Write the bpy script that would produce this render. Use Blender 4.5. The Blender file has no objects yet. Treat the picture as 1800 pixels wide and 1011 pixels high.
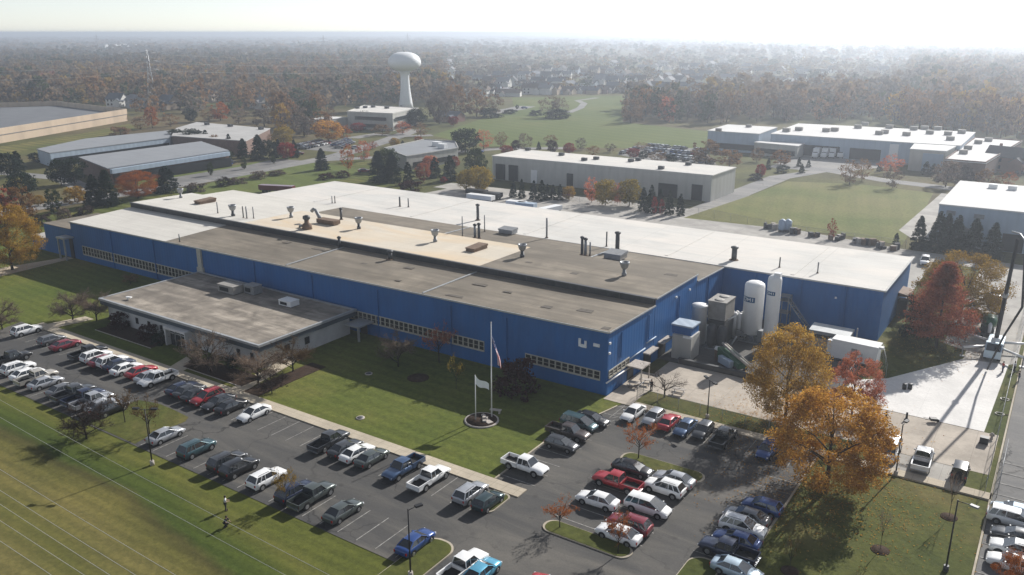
import bpy, math, random
import numpy as np
from mathutils import Vector, Matrix

# ------------------------------------------------------------------ basics
SC = bpy.context.scene
COL = SC.collection
H = 50.0                                   # drone height above the ground, metres
FPX = 1472.0                               # focal length for an 1800 px wide picture
PITCH = math.atan(448.5 / FPX)
YAW = math.radians(33.796)                 # camera looks this far left of the site's +Y axis
SUN_AZ = math.radians(9.0)                 # sun azimuth from +Y towards +X
SUN_EL = math.radians(30.5)


def ray(px, py):
    dx, dy = (px - 900.0) / FPX, (py - 505.5) / FPX
    fw = math.cos(PITCH) - dy * math.sin(PITCH)
    up = -dy * math.cos(PITCH) - math.sin(PITCH)
    return (dx * math.cos(YAW) - fw * math.sin(YAW), dx * math.sin(YAW) + fw * math.cos(YAW), up)


def at(px, py, z=0.0):
    """site position measured from the survey photo: a point of known height z"""
    d = ray(px, py)
    t = (z - H) / d[2]
    return Vector((d[0] * t, d[1] * t, z))


def proj(p):
    x, y, z = p
    R = x * math.cos(YAW) + y * math.sin(YAW)
    F = -x * math.sin(YAW) + y * math.cos(YAW)
    U = z - H
    fw = F * math.cos(PITCH) - U * math.sin(PITCH)
    dn = -F * math.sin(PITCH) - U * math.cos(PITCH)
    if fw <= 0:
        return (-9e9, -9e9)
    return (900 + FPX * R / fw, 505.5 + FPX * dn / fw)


def rot2(x, y, a):
    return x * math.cos(a) - y * math.sin(a), x * math.sin(a) + y * math.cos(a)


class MB:
    """collects simple shapes into one mesh"""

    def __init__(self):
        self.v, self.f, self.m, self.s = [], [], [], []

    def face(self, idx, mi=0, sm=False):
        self.f.append(tuple(idx)); self.m.append(mi); self.s.append(sm)

    def poly(self, pts, mi=0):
        b = len(self.v)
        self.v += [tuple(p) for p in pts]
        self.face(range(b, b + len(pts)), mi)
        return self

    def prism(self, xy, z0, z1, mi=0, top=True, bottom=True, sides=True, mtop=None):
        """z0/z1 numbers or lists per corner; xy counter-clockwise"""
        n = len(xy)
        a = z0 if isinstance(z0, (list, tuple)) else [z0] * n
        c = z1 if isinstance(z1, (list, tuple)) else [z1] * n
        b = len(self.v)
        self.v += [(xy[i][0], xy[i][1], a[i]) for i in range(n)]
        self.v += [(xy[i][0], xy[i][1], c[i]) for i in range(n)]
        if sides:
            for i in range(n):
                j = (i + 1) % n
                self.face((b + i, b + j, b + n + j, b + n + i), mi)
        if top:
            self.face(range(b + n, b + 2 * n), mi if mtop is None else mtop)
        if bottom:
            self.face(range(b + n - 1, b - 1, -1), mi)
        return self

    def box(self, x0, x1, y0, y1, z0, z1, mi=0, **k):
        return self.prism([(x0, y0), (x1, y0), (x1, y1), (x0, y1)], z0, z1, mi, **k)

    def rbox(self, cx, cy, lx, ly, z0, z1, ang=0.0, mi=0, **k):
        pts = []
        for sx, sy in ((-1, -1), (1, -1), (1, 1), (-1, 1)):
            x, y = rot2(sx * lx / 2, sy * ly / 2, ang)
            pts.append((cx + x, cy + y))
        return self.prism(pts, z0, z1, mi, **k)

    def tube(self, pts, rad, n=8, mi=0, caps=True, sm=True):
        pts = [Vector(p) for p in pts]
        r = rad if isinstance(rad, (list, tuple)) else [rad] * len(pts)
        b = len(self.v)
        prev = None
        for i, p in enumerate(pts):
            if i == 0:
                d = pts[1] - p
            elif i == len(pts) - 1:
                d = p - pts[i - 1]
            else:
                d = pts[i + 1] - pts[i - 1]
            d = d.normalized()
            if prev is None:
                ref = Vector((0, 0, 1)) if abs(d.z) < .9 else Vector((1, 0, 0))
                u = d.cross(ref).normalized()
            else:
                u = (prev - d * prev.dot(d)).normalized()
            prev = u
            w = d.cross(u)
            for k in range(n):
                t = 2 * math.pi * k / n
                q = p + (u * math.cos(t) + w * math.sin(t)) * r[i]
                self.v.append(tuple(q))
        for i in range(len(pts) - 1):
            for k in range(n):
                k2 = (k + 1) % n
                self.face((b + i * n + k, b + i * n + k2, b + (i + 1) * n + k2, b + (i + 1) * n + k), mi, sm)
        if caps:
            self.face(range(b + n - 1, b - 1, -1), mi)
            e = b + (len(pts) - 1) * n
            self.face(range(e, e + n), mi)
        return self

    def cyl(self, x, y, z0, z1, r0, r1=None, n=12, mi=0, caps=True):
        return self.tube([(x, y, z0), (x, y, z1)], [r0, r0 if r1 is None else r1], n, mi, caps)

    def lathe(self, cx, cy, prof, n=24, mi=0, sm=True):
        b = len(self.v)
        for r, z in prof:
            for k in range(n):
                t = 2 * math.pi * k / n
                self.v.append((cx + r * math.cos(t), cy + r * math.sin(t), z))
        for i in range(len(prof) - 1):
            for k in range(n):
                k2 = (k + 1) % n
                self.face((b + i * n + k, b + i * n + k2, b + (i + 1) * n + k2, b + (i + 1) * n + k), mi, sm)
        self.face(range(b + n - 1, b - 1, -1), mi)
        e = b + (len(prof) - 1) * n
        self.face(range(e, e + n), mi)
        return self

    def grid(self, rows, mi=0, sm=True):
        """rows: list of lists of points"""
        b = len(self.v)
        m = len(rows[0])
        for r in rows:
            self.v += [tuple(p) for p in r]
        for i in range(len(rows) - 1):
            for k in range(m - 1):
                self.face((b + i * m + k, b + i * m + k + 1, b + (i + 1) * m + k + 1, b + (i + 1) * m + k), mi, sm)
        return self

    def mesh(self, name, mats):
        me = bpy.data.meshes.new(name)
        me.from_pydata(self.v, [], self.f)
        for m in (mats if isinstance(mats, (list, tuple)) else [mats]):
            me.materials.append(m)
        me.polygons.foreach_set('material_index', self.m)
        me.polygons.foreach_set('use_smooth', self.s)
        me.update()
        return me

    def build(self, name, mats, parent=None, loc=None):
        """points are given in the parent's own space"""
        return put(name, self.mesh(name, mats), parent, loc)

    def world(self, name, mats, parent):
        """points are given in site space; parent is an unrotated thing"""
        o = origin(parent)
        self.v = [(x - o.x, y - o.y, z - o.z) for x, y, z in self.v]
        return self.build(name, mats, parent)


def put(name, me, parent=None, loc=None):
    o = bpy.data.objects.new(name, me)
    COL.objects.link(o)
    if parent is not None:
        o.parent = parent
    if loc is not None:
        o.location = loc
    return o


def origin(o):
    p = Vector((0, 0, 0))
    while o is not None:
        p += o.location
        o = o.parent
    return p


USED = {}


def tag(o, label, cat, group=None, kind=None):
    if label: o['label'] = label
    if cat: o['category'] = cat
    if group: o['group'] = group
    if kind: o['kind'] = kind
    return o


def thing(name, label, cat, loc=(0, 0, 0), rz=0.0, group=None, kind=None):
    o = bpy.data.objects.new(name, None)
    COL.objects.link(o)
    o.empty_display_size = .3
    o.location = loc
    o.rotation_euler = (0, 0, rz)
    return tag(o, label, cat, group, kind)


KIDS = {}


def kids(o):
    return KIDS.get(o.name) or list(o.children)


def dup(root, loc=None, rz=0.0, label=None, group=None, scale=None, cat=None):
    """copy of a thing with copies of its parts and sub-parts (meshes shared)"""
    r = root.copy()
    COL.objects.link(r)
    if loc is not None: r.location = loc
    r.rotation_euler = (0, 0, rz)
    if scale is not None: r.scale = scale
    if label: r['label'] = label
    if group: r['group'] = group
    if cat: r['category'] = cat
    for ch in kids(root):
        c = ch.copy(); COL.objects.link(c); c.parent = r
        for g in kids(ch):
            d = g.copy(); COL.objects.link(d); d.parent = c
    return r


def structure(name, mb, mats):
    o = mb.build(name, mats)
    o['kind'] = 'structure'
    return o


def paint(o, m, slot=0):
    o.material_slots[slot].link = 'OBJECT'
    o.material_slots[slot].material = m


# ------------------------------------------------------------------ materials
def srgb(r, g, b):
    def f(c):
        c /= 255.0
        return c / 12.92 if c <= .04045 else ((c + .055) / 1.055) ** 2.4
    return (f(r), f(g), f(b), 1.0)


class NT:
    def __init__(self, name):
        self.m = bpy.data.materials.new(name)
        self.m.use_nodes = True
        self.t = self.m.node_tree
        self.b = self.t.nodes['Principled BSDF']
        self.out = self.t.nodes['Material Output']

    def n(self, typ, **k):
        x = self.t.nodes.new(typ)
        for a, v in k.items():
            if a.startswith('i_'):
                x.inputs[a[2:].replace('_', ' ')].default_value = v
            else:
                setattr(x, a, v)
        return x

    def l(self, a, b):
        self.t.links.new(a, b)

    def pos(self):
        return self.n('ShaderNodeNewGeometry').outputs['Position']

    def obj(self):
        return self.n('ShaderNodeTexCoord').outputs['Object']

    def mapped(self, vec, scale=(1, 1, 1), rot=(0, 0, 0)):
        x = self.n('ShaderNodeMapping')
        x.inputs['Scale'].default_value = scale
        x.inputs['Rotation'].default_value = rot
        self.l(vec, x.inputs['Vector'])
        return x.outputs['Vector']

    def noise(self, vec, scale, detail=4, rough=.6, dist=0.0):
        x = self.n('ShaderNodeTexNoise')
        x.inputs['Scale'].default_value = scale
        x.inputs['Detail'].default_value = detail
        x.inputs['Roughness'].default_value = rough
        x.inputs['Distortion'].default_value = dist
        self.l(vec, x.inputs['Vector'])
        return x.outputs['Fac']

    def ramp(self, fac, stops, interp='LINEAR'):
        x = self.n('ShaderNodeValToRGB')
        x.color_ramp.interpolation = interp
        e = x.color_ramp.elements
        while len(e) < len(stops):
            e.new(.5)
        for i, (p, c) in enumerate(stops):
            e[i].position = p
            e[i].color = c if isinstance(c, (tuple, list)) else (c, c, c, 1)
        self.l(fac, x.inputs['Fac'])
        return x.outputs['Color']

    def mix(self, fac, a, b, mode='MIX'):
        x = self.n('ShaderNodeMix', data_type='RGBA', blend_type=mode)
        for i, v in ((0, fac), (6, a), (7, b)):
            if isinstance(v, bpy.types.NodeSocket):
                self.l(v, x.inputs[i])
            else:
                x.inputs[i].default_value = v
        return x.outputs[2]

    def math(self, op, a, b=None):
        x = self.n('ShaderNodeMath', operation=op)
        for i, v in ((0, a), (1, b)):
            if v is None: continue
            if isinstance(v, bpy.types.NodeSocket): self.l(v, x.inputs[i])
            else: x.inputs[i].default_value = v
        return x.outputs[0]

    def sep(self, vec):
        x = self.n('ShaderNodeSeparateXYZ')
        self.l(vec, x.inputs[0])
        return x.outputs

    def bump(self, fac, strength=.3, dist=.05):
        x = self.n('ShaderNodeBump')
        x.inputs['Strength'].default_value = strength
        x.inputs['Distance'].default_value = dist
        self.l(fac, x.inputs['Height'])
        self.l(x.outputs[0], self.b.inputs['Normal'])

    def col(self, c):
        if isinstance(c, bpy.types.NodeSocket): self.l(c, self.b.inputs['Base Color'])
        else: self.b.inputs['Base Color'].default_value = c

    def set(self, rough=None, metal=None, spec=None, coat=None):
        if rough is not None: self.b.inputs['Roughness'].default_value = rough
        if metal is not None: self.b.inputs['Metallic'].default_value = metal
        if spec is not None: self.b.inputs['Specular IOR Level'].default_value = spec
        if coat is not None: self.b.inputs['Coat Weight'].default_value = coat
        return self


def simple(name, c, rough=.7, metal=0.0, var=.25, scale=1.5, spec=.3, coat=0.0, local=False, bump=0.0):
    t = NT(name)
    t.set(rough, metal, spec, coat)
    if var:
        v = t.obj() if local else t.pos()
        f = t.noise(v, scale, 5, .65)
        lo, hi = 1 - var, 1 + var * .6
        t.col(t.mix(1.0, c, t.ramp(f, [(.3, (lo, lo, lo, 1)), (.7, (hi, hi, hi, 1))]), 'MULTIPLY'))
        if bump:
            t.bump(t.noise(v, scale * 6, 3), bump, .03)
    else:
        t.col(c)
    return t.m


def rgb(r, g, b):
    return (r, g, b, 1.0)


# --- vegetation on the ground
def grass_mat(name, a, b, c, stripes=None, patch=.05):
    t = NT(name)
    t.set(.95, 0, .1)
    p = t.pos()
    big = t.noise(p, patch, 5, .65)
    fine = t.noise(p, 1.3, 5, .75)
    colr = t.ramp(big, [(.32, a), (.52, b), (.70, c)])
    f2 = t.ramp(fine, [(.28, (.58, .6, .56, 1)), (.74, (1.28, 1.24, 1.12, 1))])
    colr = t.mix(1.0, colr, f2, 'MULTIPLY')
    if stripes:
        for ang, wid, amt in stripes:
            w = t.n('ShaderNodeTexWave', wave_type='BANDS', bands_direction='Y', wave_profile='SIN')
            w.inputs['Scale'].default_value = 1.0 / wid
            w.inputs['Distortion'].default_value = 1.2
            w.inputs['Detail'].default_value = 2
            w.inputs['Detail Scale'].default_value = .35
            t.l(t.mapped(p, (.314, .314, .314), (0, 0, ang)), w.inputs['Vector'])
            s = t.ramp(w.outputs['Fac'], [(.3, (1 - amt, 1 - amt * .9, 1 - amt, 1)), (.7, (1 + amt, 1 + amt, 1 + amt * .7, 1))])
            colr = t.mix(1.0, colr, s, 'MULTIPLY')
    t.col(colr)
    t.bump(fine, .5, .12)
    return t.m


G1, G2, G3 = rgb(.060, .085, .022), rgb(.085, .100, .026), rgb(.130, .118, .042)
M = {}
M['lawn'] = grass_mat('lawn_grass', rgb(.070, .098, .021), rgb(.104, .122, .028), rgb(.150, .146, .044), [(.05, 2.2, .07)], .045)
M['lawn_plain'] = grass_mat('rough_lawn', rgb(.060, .075, .022), rgb(.082, .090, .026), rgb(.135, .115, .045), [(.8, 3.0, .05)], .07)
M['verge'] = grass_mat('verge_grass', rgb(.056, .076, .018), rgb(.086, .098, .024), rgb(.142, .128, .040), [(.0, 4.0, .18), (.0, 1.5, .06)], .07)
M['dry'] = grass_mat('dry_field_grass', rgb(.075, .088, .024), rgb(.122, .115, .036), rgb(.178, .148, .060), [(-.03, 5.0, .22), (-.03, 1.6, .10)], .055)
def banded_grass():
    # mown bands that run along the car park: pale by the kerb, dark in the ditch, dry in the open field
    t = NT('banded_verge_and_field_grass')
    t.set(.95, 0, .1)
    p = t.pos()
    x = t.sep(p)
    shift = t.math('MULTIPLY', t.math('MAXIMUM', t.math('ADD', x[0], 84.0), 0.0), .15)
    wob = t.math('MULTIPLY', t.math('SUBTRACT', t.noise(p, .09, 5, .65), .5), 3.0)
    y = t.math('ADD', t.math('ADD', x[1], shift), wob)
    u = t.math('DIVIDE', t.math('SUBTRACT', y, 11.0), 43.0)
    tan, tg, dk = rgb(.148, .130, .050), rgb(.112, .110, .036), rgb(.068, .078, .022)
    st = [(11, tg), (15, dk), (18.5, tan), (21.5, dk), (25, tan), (28, tg), (31.5, rgb(.160, .138, .056)), (36, tg), (40, tan), (43.6, rgb(.115, .108, .036)), (45.3, rgb(.070, .066, .026)),
          (46.6, rgb(.052, .074, .018)), (48.8, rgb(.066, .086, .020)), (51.2, rgb(.112, .116, .032)), (53.0, rgb(.092, .104, .026))]
    c = t.ramp(u, [((a - 11) / 43.0, b) for a, b in st])
    big = t.noise(p, .05, 5, .65)
    c = t.mix(1.0, c, t.ramp(big, [(.3, (.80, .84, .82, 1)), (.7, (1.22, 1.16, 1.1, 1))]), 'MULTIPLY')
    w = t.n('ShaderNodeTexWave', wave_type='BANDS', bands_direction='Y', wave_profile='SIN')
    w.inputs['Scale'].default_value = .62
    w.inputs['Distortion'].default_value = 1.0
    w.inputs['Detail Scale'].default_value = .3
    t.l(t.mapped(p, (.314, .314, .314), (0, 0, -.02)), w.inputs['Vector'])
    c = t.mix(1.0, c, t.ramp(w.outputs['Fac'], [(.3, (.92, .93, .92, 1)), (.7, (1.08, 1.08, 1.05, 1))]), 'MULTIPLY')
    fine = t.noise(p, 1.6, 6, .78)
    c = t.mix(1.0, c, t.ramp(fine, [(.28, (.62, .64, .6, 1)), (.74, (1.26, 1.22, 1.12, 1))]), 'MULTIPLY')
    t.col(c)
    t.bump(fine, .5, .12)
    return t.m


M['banded'] = banded_grass()
M['meadow'] = grass_mat('meadow_grass', rgb(.085, .115, .030), rgb(.105, .130, .036), rgb(.140, .145, .048), [(.3, 9.0, .06)], .012)
M['field'] = grass_mat('mown_field_grass', rgb(.105, .130, .038), rgb(.155, .158, .060), rgb(.18, .168, .075), [(1.35, 6.0, .035)], .03)


def ground_mat():
    t = NT('countryside_ground')
    t.set(.95, 0, .1)
    p = t.pos()
    n1 = t.noise(p, .006, 6, .6)
    n2 = t.noise(p, .05, 5, .7)
    n3 = t.noise(p, .8, 4, .7)
    c = t.ramp(n1, [(.30, rgb(.055, .062, .022)), (.45, rgb(.085, .088, .030)), (.58, rgb(.110, .088, .045)), (.72, rgb(.075, .058, .036))])
    c = t.mix(1.0, c, t.ramp(n2, [(.3, (.6, .6, .6, 1)), (.7, (1.35, 1.3, 1.2, 1))]), 'MULTIPLY')
    c = t.mix(1.0, c, t.ramp(n3, [(.3, (.75, .75, .72, 1)), (.7, (1.2, 1.2, 1.15, 1))]), 'MULTIPLY')
    t.col(c)
    return t.m


M['ground'] = ground_mat()


def asphalt_mat(name, base=.06, dust=.35, tint=(1.0, .97, .93)):
    t = NT(name)
    t.set(.9, 0, .25)
    p = t.pos()
    big = t.noise(p, .05, 5, .6)
    track = t.noise(t.mapped(p, (.035, .16, .2)), 1.0, 6, .7, .8)
    grit = t.noise(p, 6.0, 3, .8)
    k = [base * x for x in tint]
    c = t.ramp(big, [(.3, rgb(k[0] * .78, k[1] * .80, k[2] * .84)), (.6, rgb(*k)), (.8, rgb(k[0] * 1.18, k[1] * 1.16, k[2] * 1.12))])
    d = t.ramp(track, [(.44, 0.0), (.66, dust)])
    c = t.mix(d, c, rgb(k[0] * 2.0, k[1] * 1.9, k[2] * 1.72))
    c = t.mix(1.0, c, t.ramp(grit, [(.3, (.86, .86, .86, 1)), (.7, (1.14, 1.14, 1.14, 1))]), 'MULTIPLY')
    vor = t.n('ShaderNodeTexVoronoi', feature='DISTANCE_TO_EDGE')
    vor.inputs['Scale'].default_value = .11
    wn = t.n('ShaderNodeTexNoise')
    wn.inputs['Scale'].default_value = .35
    wn.inputs['Detail'].default_value = 5
    t.l(p, wn.inputs['Vector'])
    wv = t.n('ShaderNodeVectorMath', operation='MULTIPLY_ADD')
    t.l(wn.outputs['Color'], wv.inputs[0]); wv.inputs[1].default_value = (5, 5, 0); t.l(p, wv.inputs[2])
    t.l(wv.outputs[0], vor.inputs['Vector'])
    crack = t.math('MULTIPLY', t.ramp(vor.outputs['Distance'], [(0.0, .8), (.014, 0.0)]), t.ramp(t.noise(p, .07, 3), [(.42, 0.0), (.58, 1.0)]))
    c = t.mix(crack, c, rgb(.02, .02, .02))
    spot = t.n('ShaderNodeTexVoronoi')
    spot.inputs['Scale'].default_value = .38
    t.l(p, spot.inputs['Vector'])
    c = t.mix(t.ramp(spot.outputs['Distance'], [(.05, .5), (.17, 0.0)]), c, rgb(k[0] * .5, k[1] * .5, k[2] * .5))
    t.col(c)
    t.bump(grit, .15, .02)
    return t.m


M['asphalt'] = asphalt_mat('parking_asphalt', .070, .75)
M['asphalt_pale'] = asphalt_mat('worn_asphalt', .155, .3)
M['asphalt_patch'] = asphalt_mat('fresh_asphalt_patch', .042, .1, (1.0, .9, .85))
M['road'] = asphalt_mat('road_asphalt', .20, .35)
M['yard_dark'] = asphalt_mat('stained_yard_paving', .085, .4)


def concrete_mat(name, c, joint=3.0, var=.25, dark=.5):
    t = NT(name)
    t.set(.9, 0, .2)
    p = t.pos()
    f = t.noise(p, .18, 6, .65, .4)
    g = t.noise(p, 2.5, 4, .7)
    cc = t.mix(1.0, c, t.ramp(f, [(.3, (1 - var, 1 - var, 1 - var, 1)), (.65, (1 + var * .4,) * 3 + (1,))]), 'MULTIPLY')
    cc = t.mix(1.0, cc, t.ramp(g, [(.3, (.92, .92, .92, 1)), (.7, (1.06, 1.06, 1.06, 1))]), 'MULTIPLY')
    if joint:
        b = t.n('ShaderNodeTexBrick', offset=0.0)
        b.inputs['Scale'].default_value = 1.0
        b.inputs['Brick Width'].default_value = joint
        b.inputs['Row Height'].default_value = joint
        b.inputs['Mortar Size'].default_value = .03
        b.inputs['Mortar Smooth'].default_value = .2
        t.l(p, b.inputs['Vector'])
        cc = t.mix(t.math('MULTIPLY', b.outputs['Fac'], dark), cc, rgb(c[0] * .4, c[1] * .4, c[2] * .4))
    t.col(cc)
    return t.m


M['walk'] = concrete_mat('sidewalk_concrete', rgb(.46, .40, .31), 1.6, .22)
M['kerb'] = concrete_mat('kerb_concrete', rgb(.42, .37, .29), 0, .3)
M['pad'] = concrete_mat('fresh_white_concrete', rgb(.66, .64, .61), 6.0, .16, .2)
M['drive'] = concrete_mat('old_beige_concrete', rgb(.42, .37, .31), 4.5, .30)
M['yard'] = concrete_mat('pale_yard_concrete', rgb(.36, .34, .31), 7.0, .30)
M['line'] = simple('worn_white_line_paint', rgb(.30, .29, .27), .9, 0, .6, 2.5)
M['mulch'] = simple('bark_mulch', rgb(.050, .032, .022), .95, 0, .5, 3.0, .1)


# --- roofs and walls
def roof_mat(name, c, var=.2, streak=.3, seam=None, stain=None, dark=.5, blot=.10):
    t = NT(name)
    t.set(.85, 0, .2)
    p = t.pos()
    f = t.noise(p, blot, 6, .65, .5)
    s = t.noise(t.mapped(p, (.06, .7, .5), (0, 0, .15)), 1.0, 5, .7)
    g = t.noise(p, 3.5, 3, .7)
    cc = t.mix(1.0, c, t.ramp(f, [(.28, (1 - var,) * 3 + (1,)), (.68, (1 + var * .4,) * 3 + (1,))]), 'MULTIPLY')
    cc = t.mix(1.0, cc, t.ramp(s, [(.3, (1 - streak,) * 3 + (1,)), (.6, (1.03, 1.03, 1.03, 1))]), 'MULTIPLY')
    cc = t.mix(1.0, cc, t.ramp(g, [(.3, (.94,) * 3 + (1,)), (.7, (1.05,) * 3 + (1,))]), 'MULTIPLY')
    if stain:
        z = t.noise(t.mapped(p, (.045, .11, .1)), 1.0, 5, .65, .8)
        cc = t.mix(t.ramp(z, [(.42, 0.0), (.72, .85)]), cc, stain)
    if seam:
        b = t.n('ShaderNodeTexBrick', offset=0.0)
        b.inputs['Scale'].default_value = 1.0
        b.inputs['Brick Width'].default_value = seam[0]
        b.inputs['Row Height'].default_value = seam[1]
        b.inputs['Mortar Size'].default_value = .09
        b.inputs['Mortar Smooth'].default_value = .4
        t.l(p, b.inputs['Vector'])
        cc = t.mix(t.math('MULTIPLY', b.outputs['Fac'], dark), cc, rgb(c[0] * .55, c[1] * .53, c[2] * .5))
    t.col(cc)
    t.bump(g, .12, .03)
    return t.m


M['roof_tan'] = roof_mat('weathered_built_up_roof', rgb(.235, .202, .158), .42, .38, (22.0, 5.7), rgb(.135, .118, .095), .5)
M['roof_slate'] = roof_mat('slate_grey_roof', rgb(.15, .155, .165), .2, .2, (12.0, 30.0), None, .2)
M['roof_pale'] = roof_mat('pale_grey_roof', rgb(.40, .39, .375), .14, .12, (12.0, 30.0), None, .2)
M['roof_dark'] = simple('dark_roof_patch', rgb(.11, .095, .078), .9, 0, .35, 1.2)
M['roof_white'] = roof_mat('white_membrane_roof', rgb(.56, .535, .485), .10, .07, (15.0, 3.0), None, .35)
M['roof_cream'] = roof_mat('rust_stained_cream_roof', rgb(.56, .50, .41), .10, .06, (15.0, 5.5), rgb(.58, .44, .28), .2)
M['roof_wing'] = roof_mat('white_roof_membrane', rgb(.55, .535, .50), .10, .09, (18.0, 25.0), rgb(.66, .61, .55), .30)
M['roof_office'] = roof_mat('stained_office_roof', rgb(.36, .315, .26), .66, .50, None, rgb(.135, .118, .10), .5, .26)
M['roof_grey'] = roof_mat('grey_metal_roof', rgb(.235, .245, .26), .08, .10, (6.0, 40.0), None, .15)
M['roof_far'] = roof_mat('bright_white_roof', rgb(.60, .59, .57), .06, .06, (9.0, 30.0), None, .10)


def metal_wall(name, c, rib=.9, amt=.06, var=.14, bmp=.35):
    t = NT(name)
    t.set(.55, 0, .35)
    p = t.pos()
    x = t.sep(p)
    u = t.math('ADD', x[0], x[1])
    w = t.math('SINE', t.math('MULTIPLY', u, 2 * math.pi / rib))
    f = t.noise(t.mapped(p, (.35, .35, .12)), 1.0, 5, .65)
    cc = t.mix(1.0, c, t.ramp(f, [(.3, (1 - var,) * 3 + (1,)), (.7, (1 + var,) * 3 + (1,))]), 'MULTIPLY')
    ww = t.ramp(t.math('ADD', t.math('MULTIPLY', w, .5), .5), [(.0, (1 - amt,) * 3 + (1,)), (.35, (1, 1, 1, 1))])
    cc = t.mix(1.0, cc, ww, 'MULTIPLY')
    t.col(cc)
    t.bump(w, bmp, .04)
    return t.m


M['blue'] = metal_wall('blue_ribbed_metal', rgb(.008, .094, .285), .9, .025, .14, .22)
M['grey_wall'] = metal_wall('pale_grey_metal_wall', rgb(.43, .42, .385), 3.0, .05, .10)
M['bluegrey_wall'] = metal_wall('blue_grey_metal_wall', rgb(.33, .40, .48), 2.0, .05, .08)
M['brick_red'] = simple('brown_brick_wall', rgb(.16, .105, .085), .9, 0, .25, .8)
M['precast'] = metal_wall('tan_precast_panel', rgb(.46, .36, .26), 9.0, .12, .08)
M['office_wall'] = simple('pale_office_brick', rgb(.53, .525, .515), .9, 0, .15, .5)
M['fascia'] = simple('dark_slate_fascia', rgb(.052, .070, .085), .6, 0, .15, .6)
M['flash'] = simple('pale_metal_flashing', rgb(.45, .46, .46), .45, .5, .15, .8)
M['clerestory'] = simple('dark_clerestory_glass', rgb(.045, .048, .052), .35, 0, .4, .8)
M['cream'] = simple('cream_window_frame', rgb(.42, .40, .34), .7, 0, .15, 2.0, local=True)
M['pane'] = simple('dark_window_glass', rgb(.018, .020, .023), .15, 0, .2, 3.0, .5)
M['dark'] = simple('dark_opening', rgb(.016, .017, .019), .7, 0, .3, 1.0)
M['black'] = simple('black_metal', rgb(.018, .018, .020), .5, 0, .2, 2.0, local=True)
M['steel'] = simple('galvanised_steel', rgb(.30, .31, .32), .5, .6, .25, 2.0, local=True)
M['greymetal'] = simple('grey_painted_metal', rgb(.24, .245, .25), .55, .2, .25, 1.5, local=True)
M['darkmetal'] = simple('dark_grey_metal', rgb(.075, .077, .08), .55, .3, .25, 1.5, local=True)
M['rusty'] = simple('rusty_brown_metal', rgb(.17, .115, .08), .8, .1, .35, 1.2, local=True)
M['white'] = simple('white_painted_metal', rgb(.74, .74, .73), .4, 0, .06, .7, local=True)
M['tankwhite'] = simple('white_tank_paint', rgb(.76, .76, .75), .35, 0, .07, .5, local=True)
M['tower'] = simple('pale_tower_paint', rgb(.76, .775, .78), .45, 0, .10, .12, local=True)
M['beige_box'] = simple('beige_unit_panel', rgb(.27, .255, .235), .7, 0, .22, 1.0, local=True)
M['green'] = simple('dark_green_paint', rgb(.012, .085, .035), .4, 0, .2, 1.5, local=True)
M['logo_blue'] = simple('logo_blue_paint', rgb(.035, .105, .21), .5, 0, .1, 2.0)
M['letter'] = simple('white_lettering', rgb(.72, .73, .74), .5, 0, .05, 2.0)
M['bark'] = simple('tree_bark', rgb(.062, .047, .036), .95, 0, .35, 4.0, .1, local=True)
M['bark_dark'] = simple('dark_tree_bark', rgb(.030, .024, .020), .95, 0, .35, 4.0, .1, local=True)
M['stone'] = simple('pale_stone', rgb(.42, .38, .34), .9, 0, .3, 3.0, local=True)
M['wire'] = simple('aluminium_conductor', rgb(.42, .42, .40), .5, .2, .05, .5)


def fence_mat():
    t = NT('chain_link_fabric')
    t.set(.5, .6, .4)
    t.col(rgb(.20, .20, .20))
    p = t.pos()
    x = t.sep(p)
    u = t.math('ADD', x[0], x[1])
    a = t.math('ABSOLUTE', t.math('SINE', t.math('MULTIPLY', t.math('ADD', u, x[2]), 28.0)))
    b = t.math('ABSOLUTE', t.math('SINE', t.math('MULTIPLY', t.math('SUBTRACT', u, x[2]), 28.0)))
    k = t.math('LESS_THAN', t.math('MINIMUM', a, b), .14)
    tr = t.n('ShaderNodeBsdfTransparent')
    mx = t.n('ShaderNodeMixShader')
    t.l(k, mx.inputs[0]); t.l(tr.outputs[0], mx.inputs[1]); t.l(t.b.outputs[0], mx.inputs[2])
    t.l(mx.outputs[0], t.out.inputs['Surface'])
    return t.m


M['chain'] = fence_mat()
# light and air settings
SKY_STRENGTH = .09
SUN_STRENGTH = 4.7
HAZE = .00038
HAZE_COLOR = (.82, .89, .99, 1.0)
EXPOSURE = .62
# ------------------------------------------------------------------ ground, roads, paving
def sheet(name, pts, z, m):
    return structure(name, MB().poly([(p[0], p[1], z) for p in pts]), m)


def rect(x0, x1, y0, y1):
    return [(x0, y0), (x1, y0), (x1, y1), (x0, y1)]


def curve(pts, w, z, name, m):
    mb = MB()
    rows = []
    for i, p in enumerate(pts):
        a, b = Vector(pts[max(0, i - 1)]), Vector(pts[min(len(pts) - 1, i + 1)])
        d = (b - a).normalized()
        n = Vector((-d.y, d.x))
        q = Vector(p)
        rows.append([(q.x + n.x * w / 2, q.y + n.y * w / 2, z), (q.x - n.x * w / 2, q.y - n.y * w / 2, z)])
    mb.grid(rows, 0, False)
    return structure(name, mb, m)


g = MB()
n = 64
g.poly([(14000 * math.cos(2 * math.pi * k / n) - 300, 14000 * math.sin(2 * math.pi * k / n) + 300, 0) for k in range(n)])
structure('ground', g, M['ground'])

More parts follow.
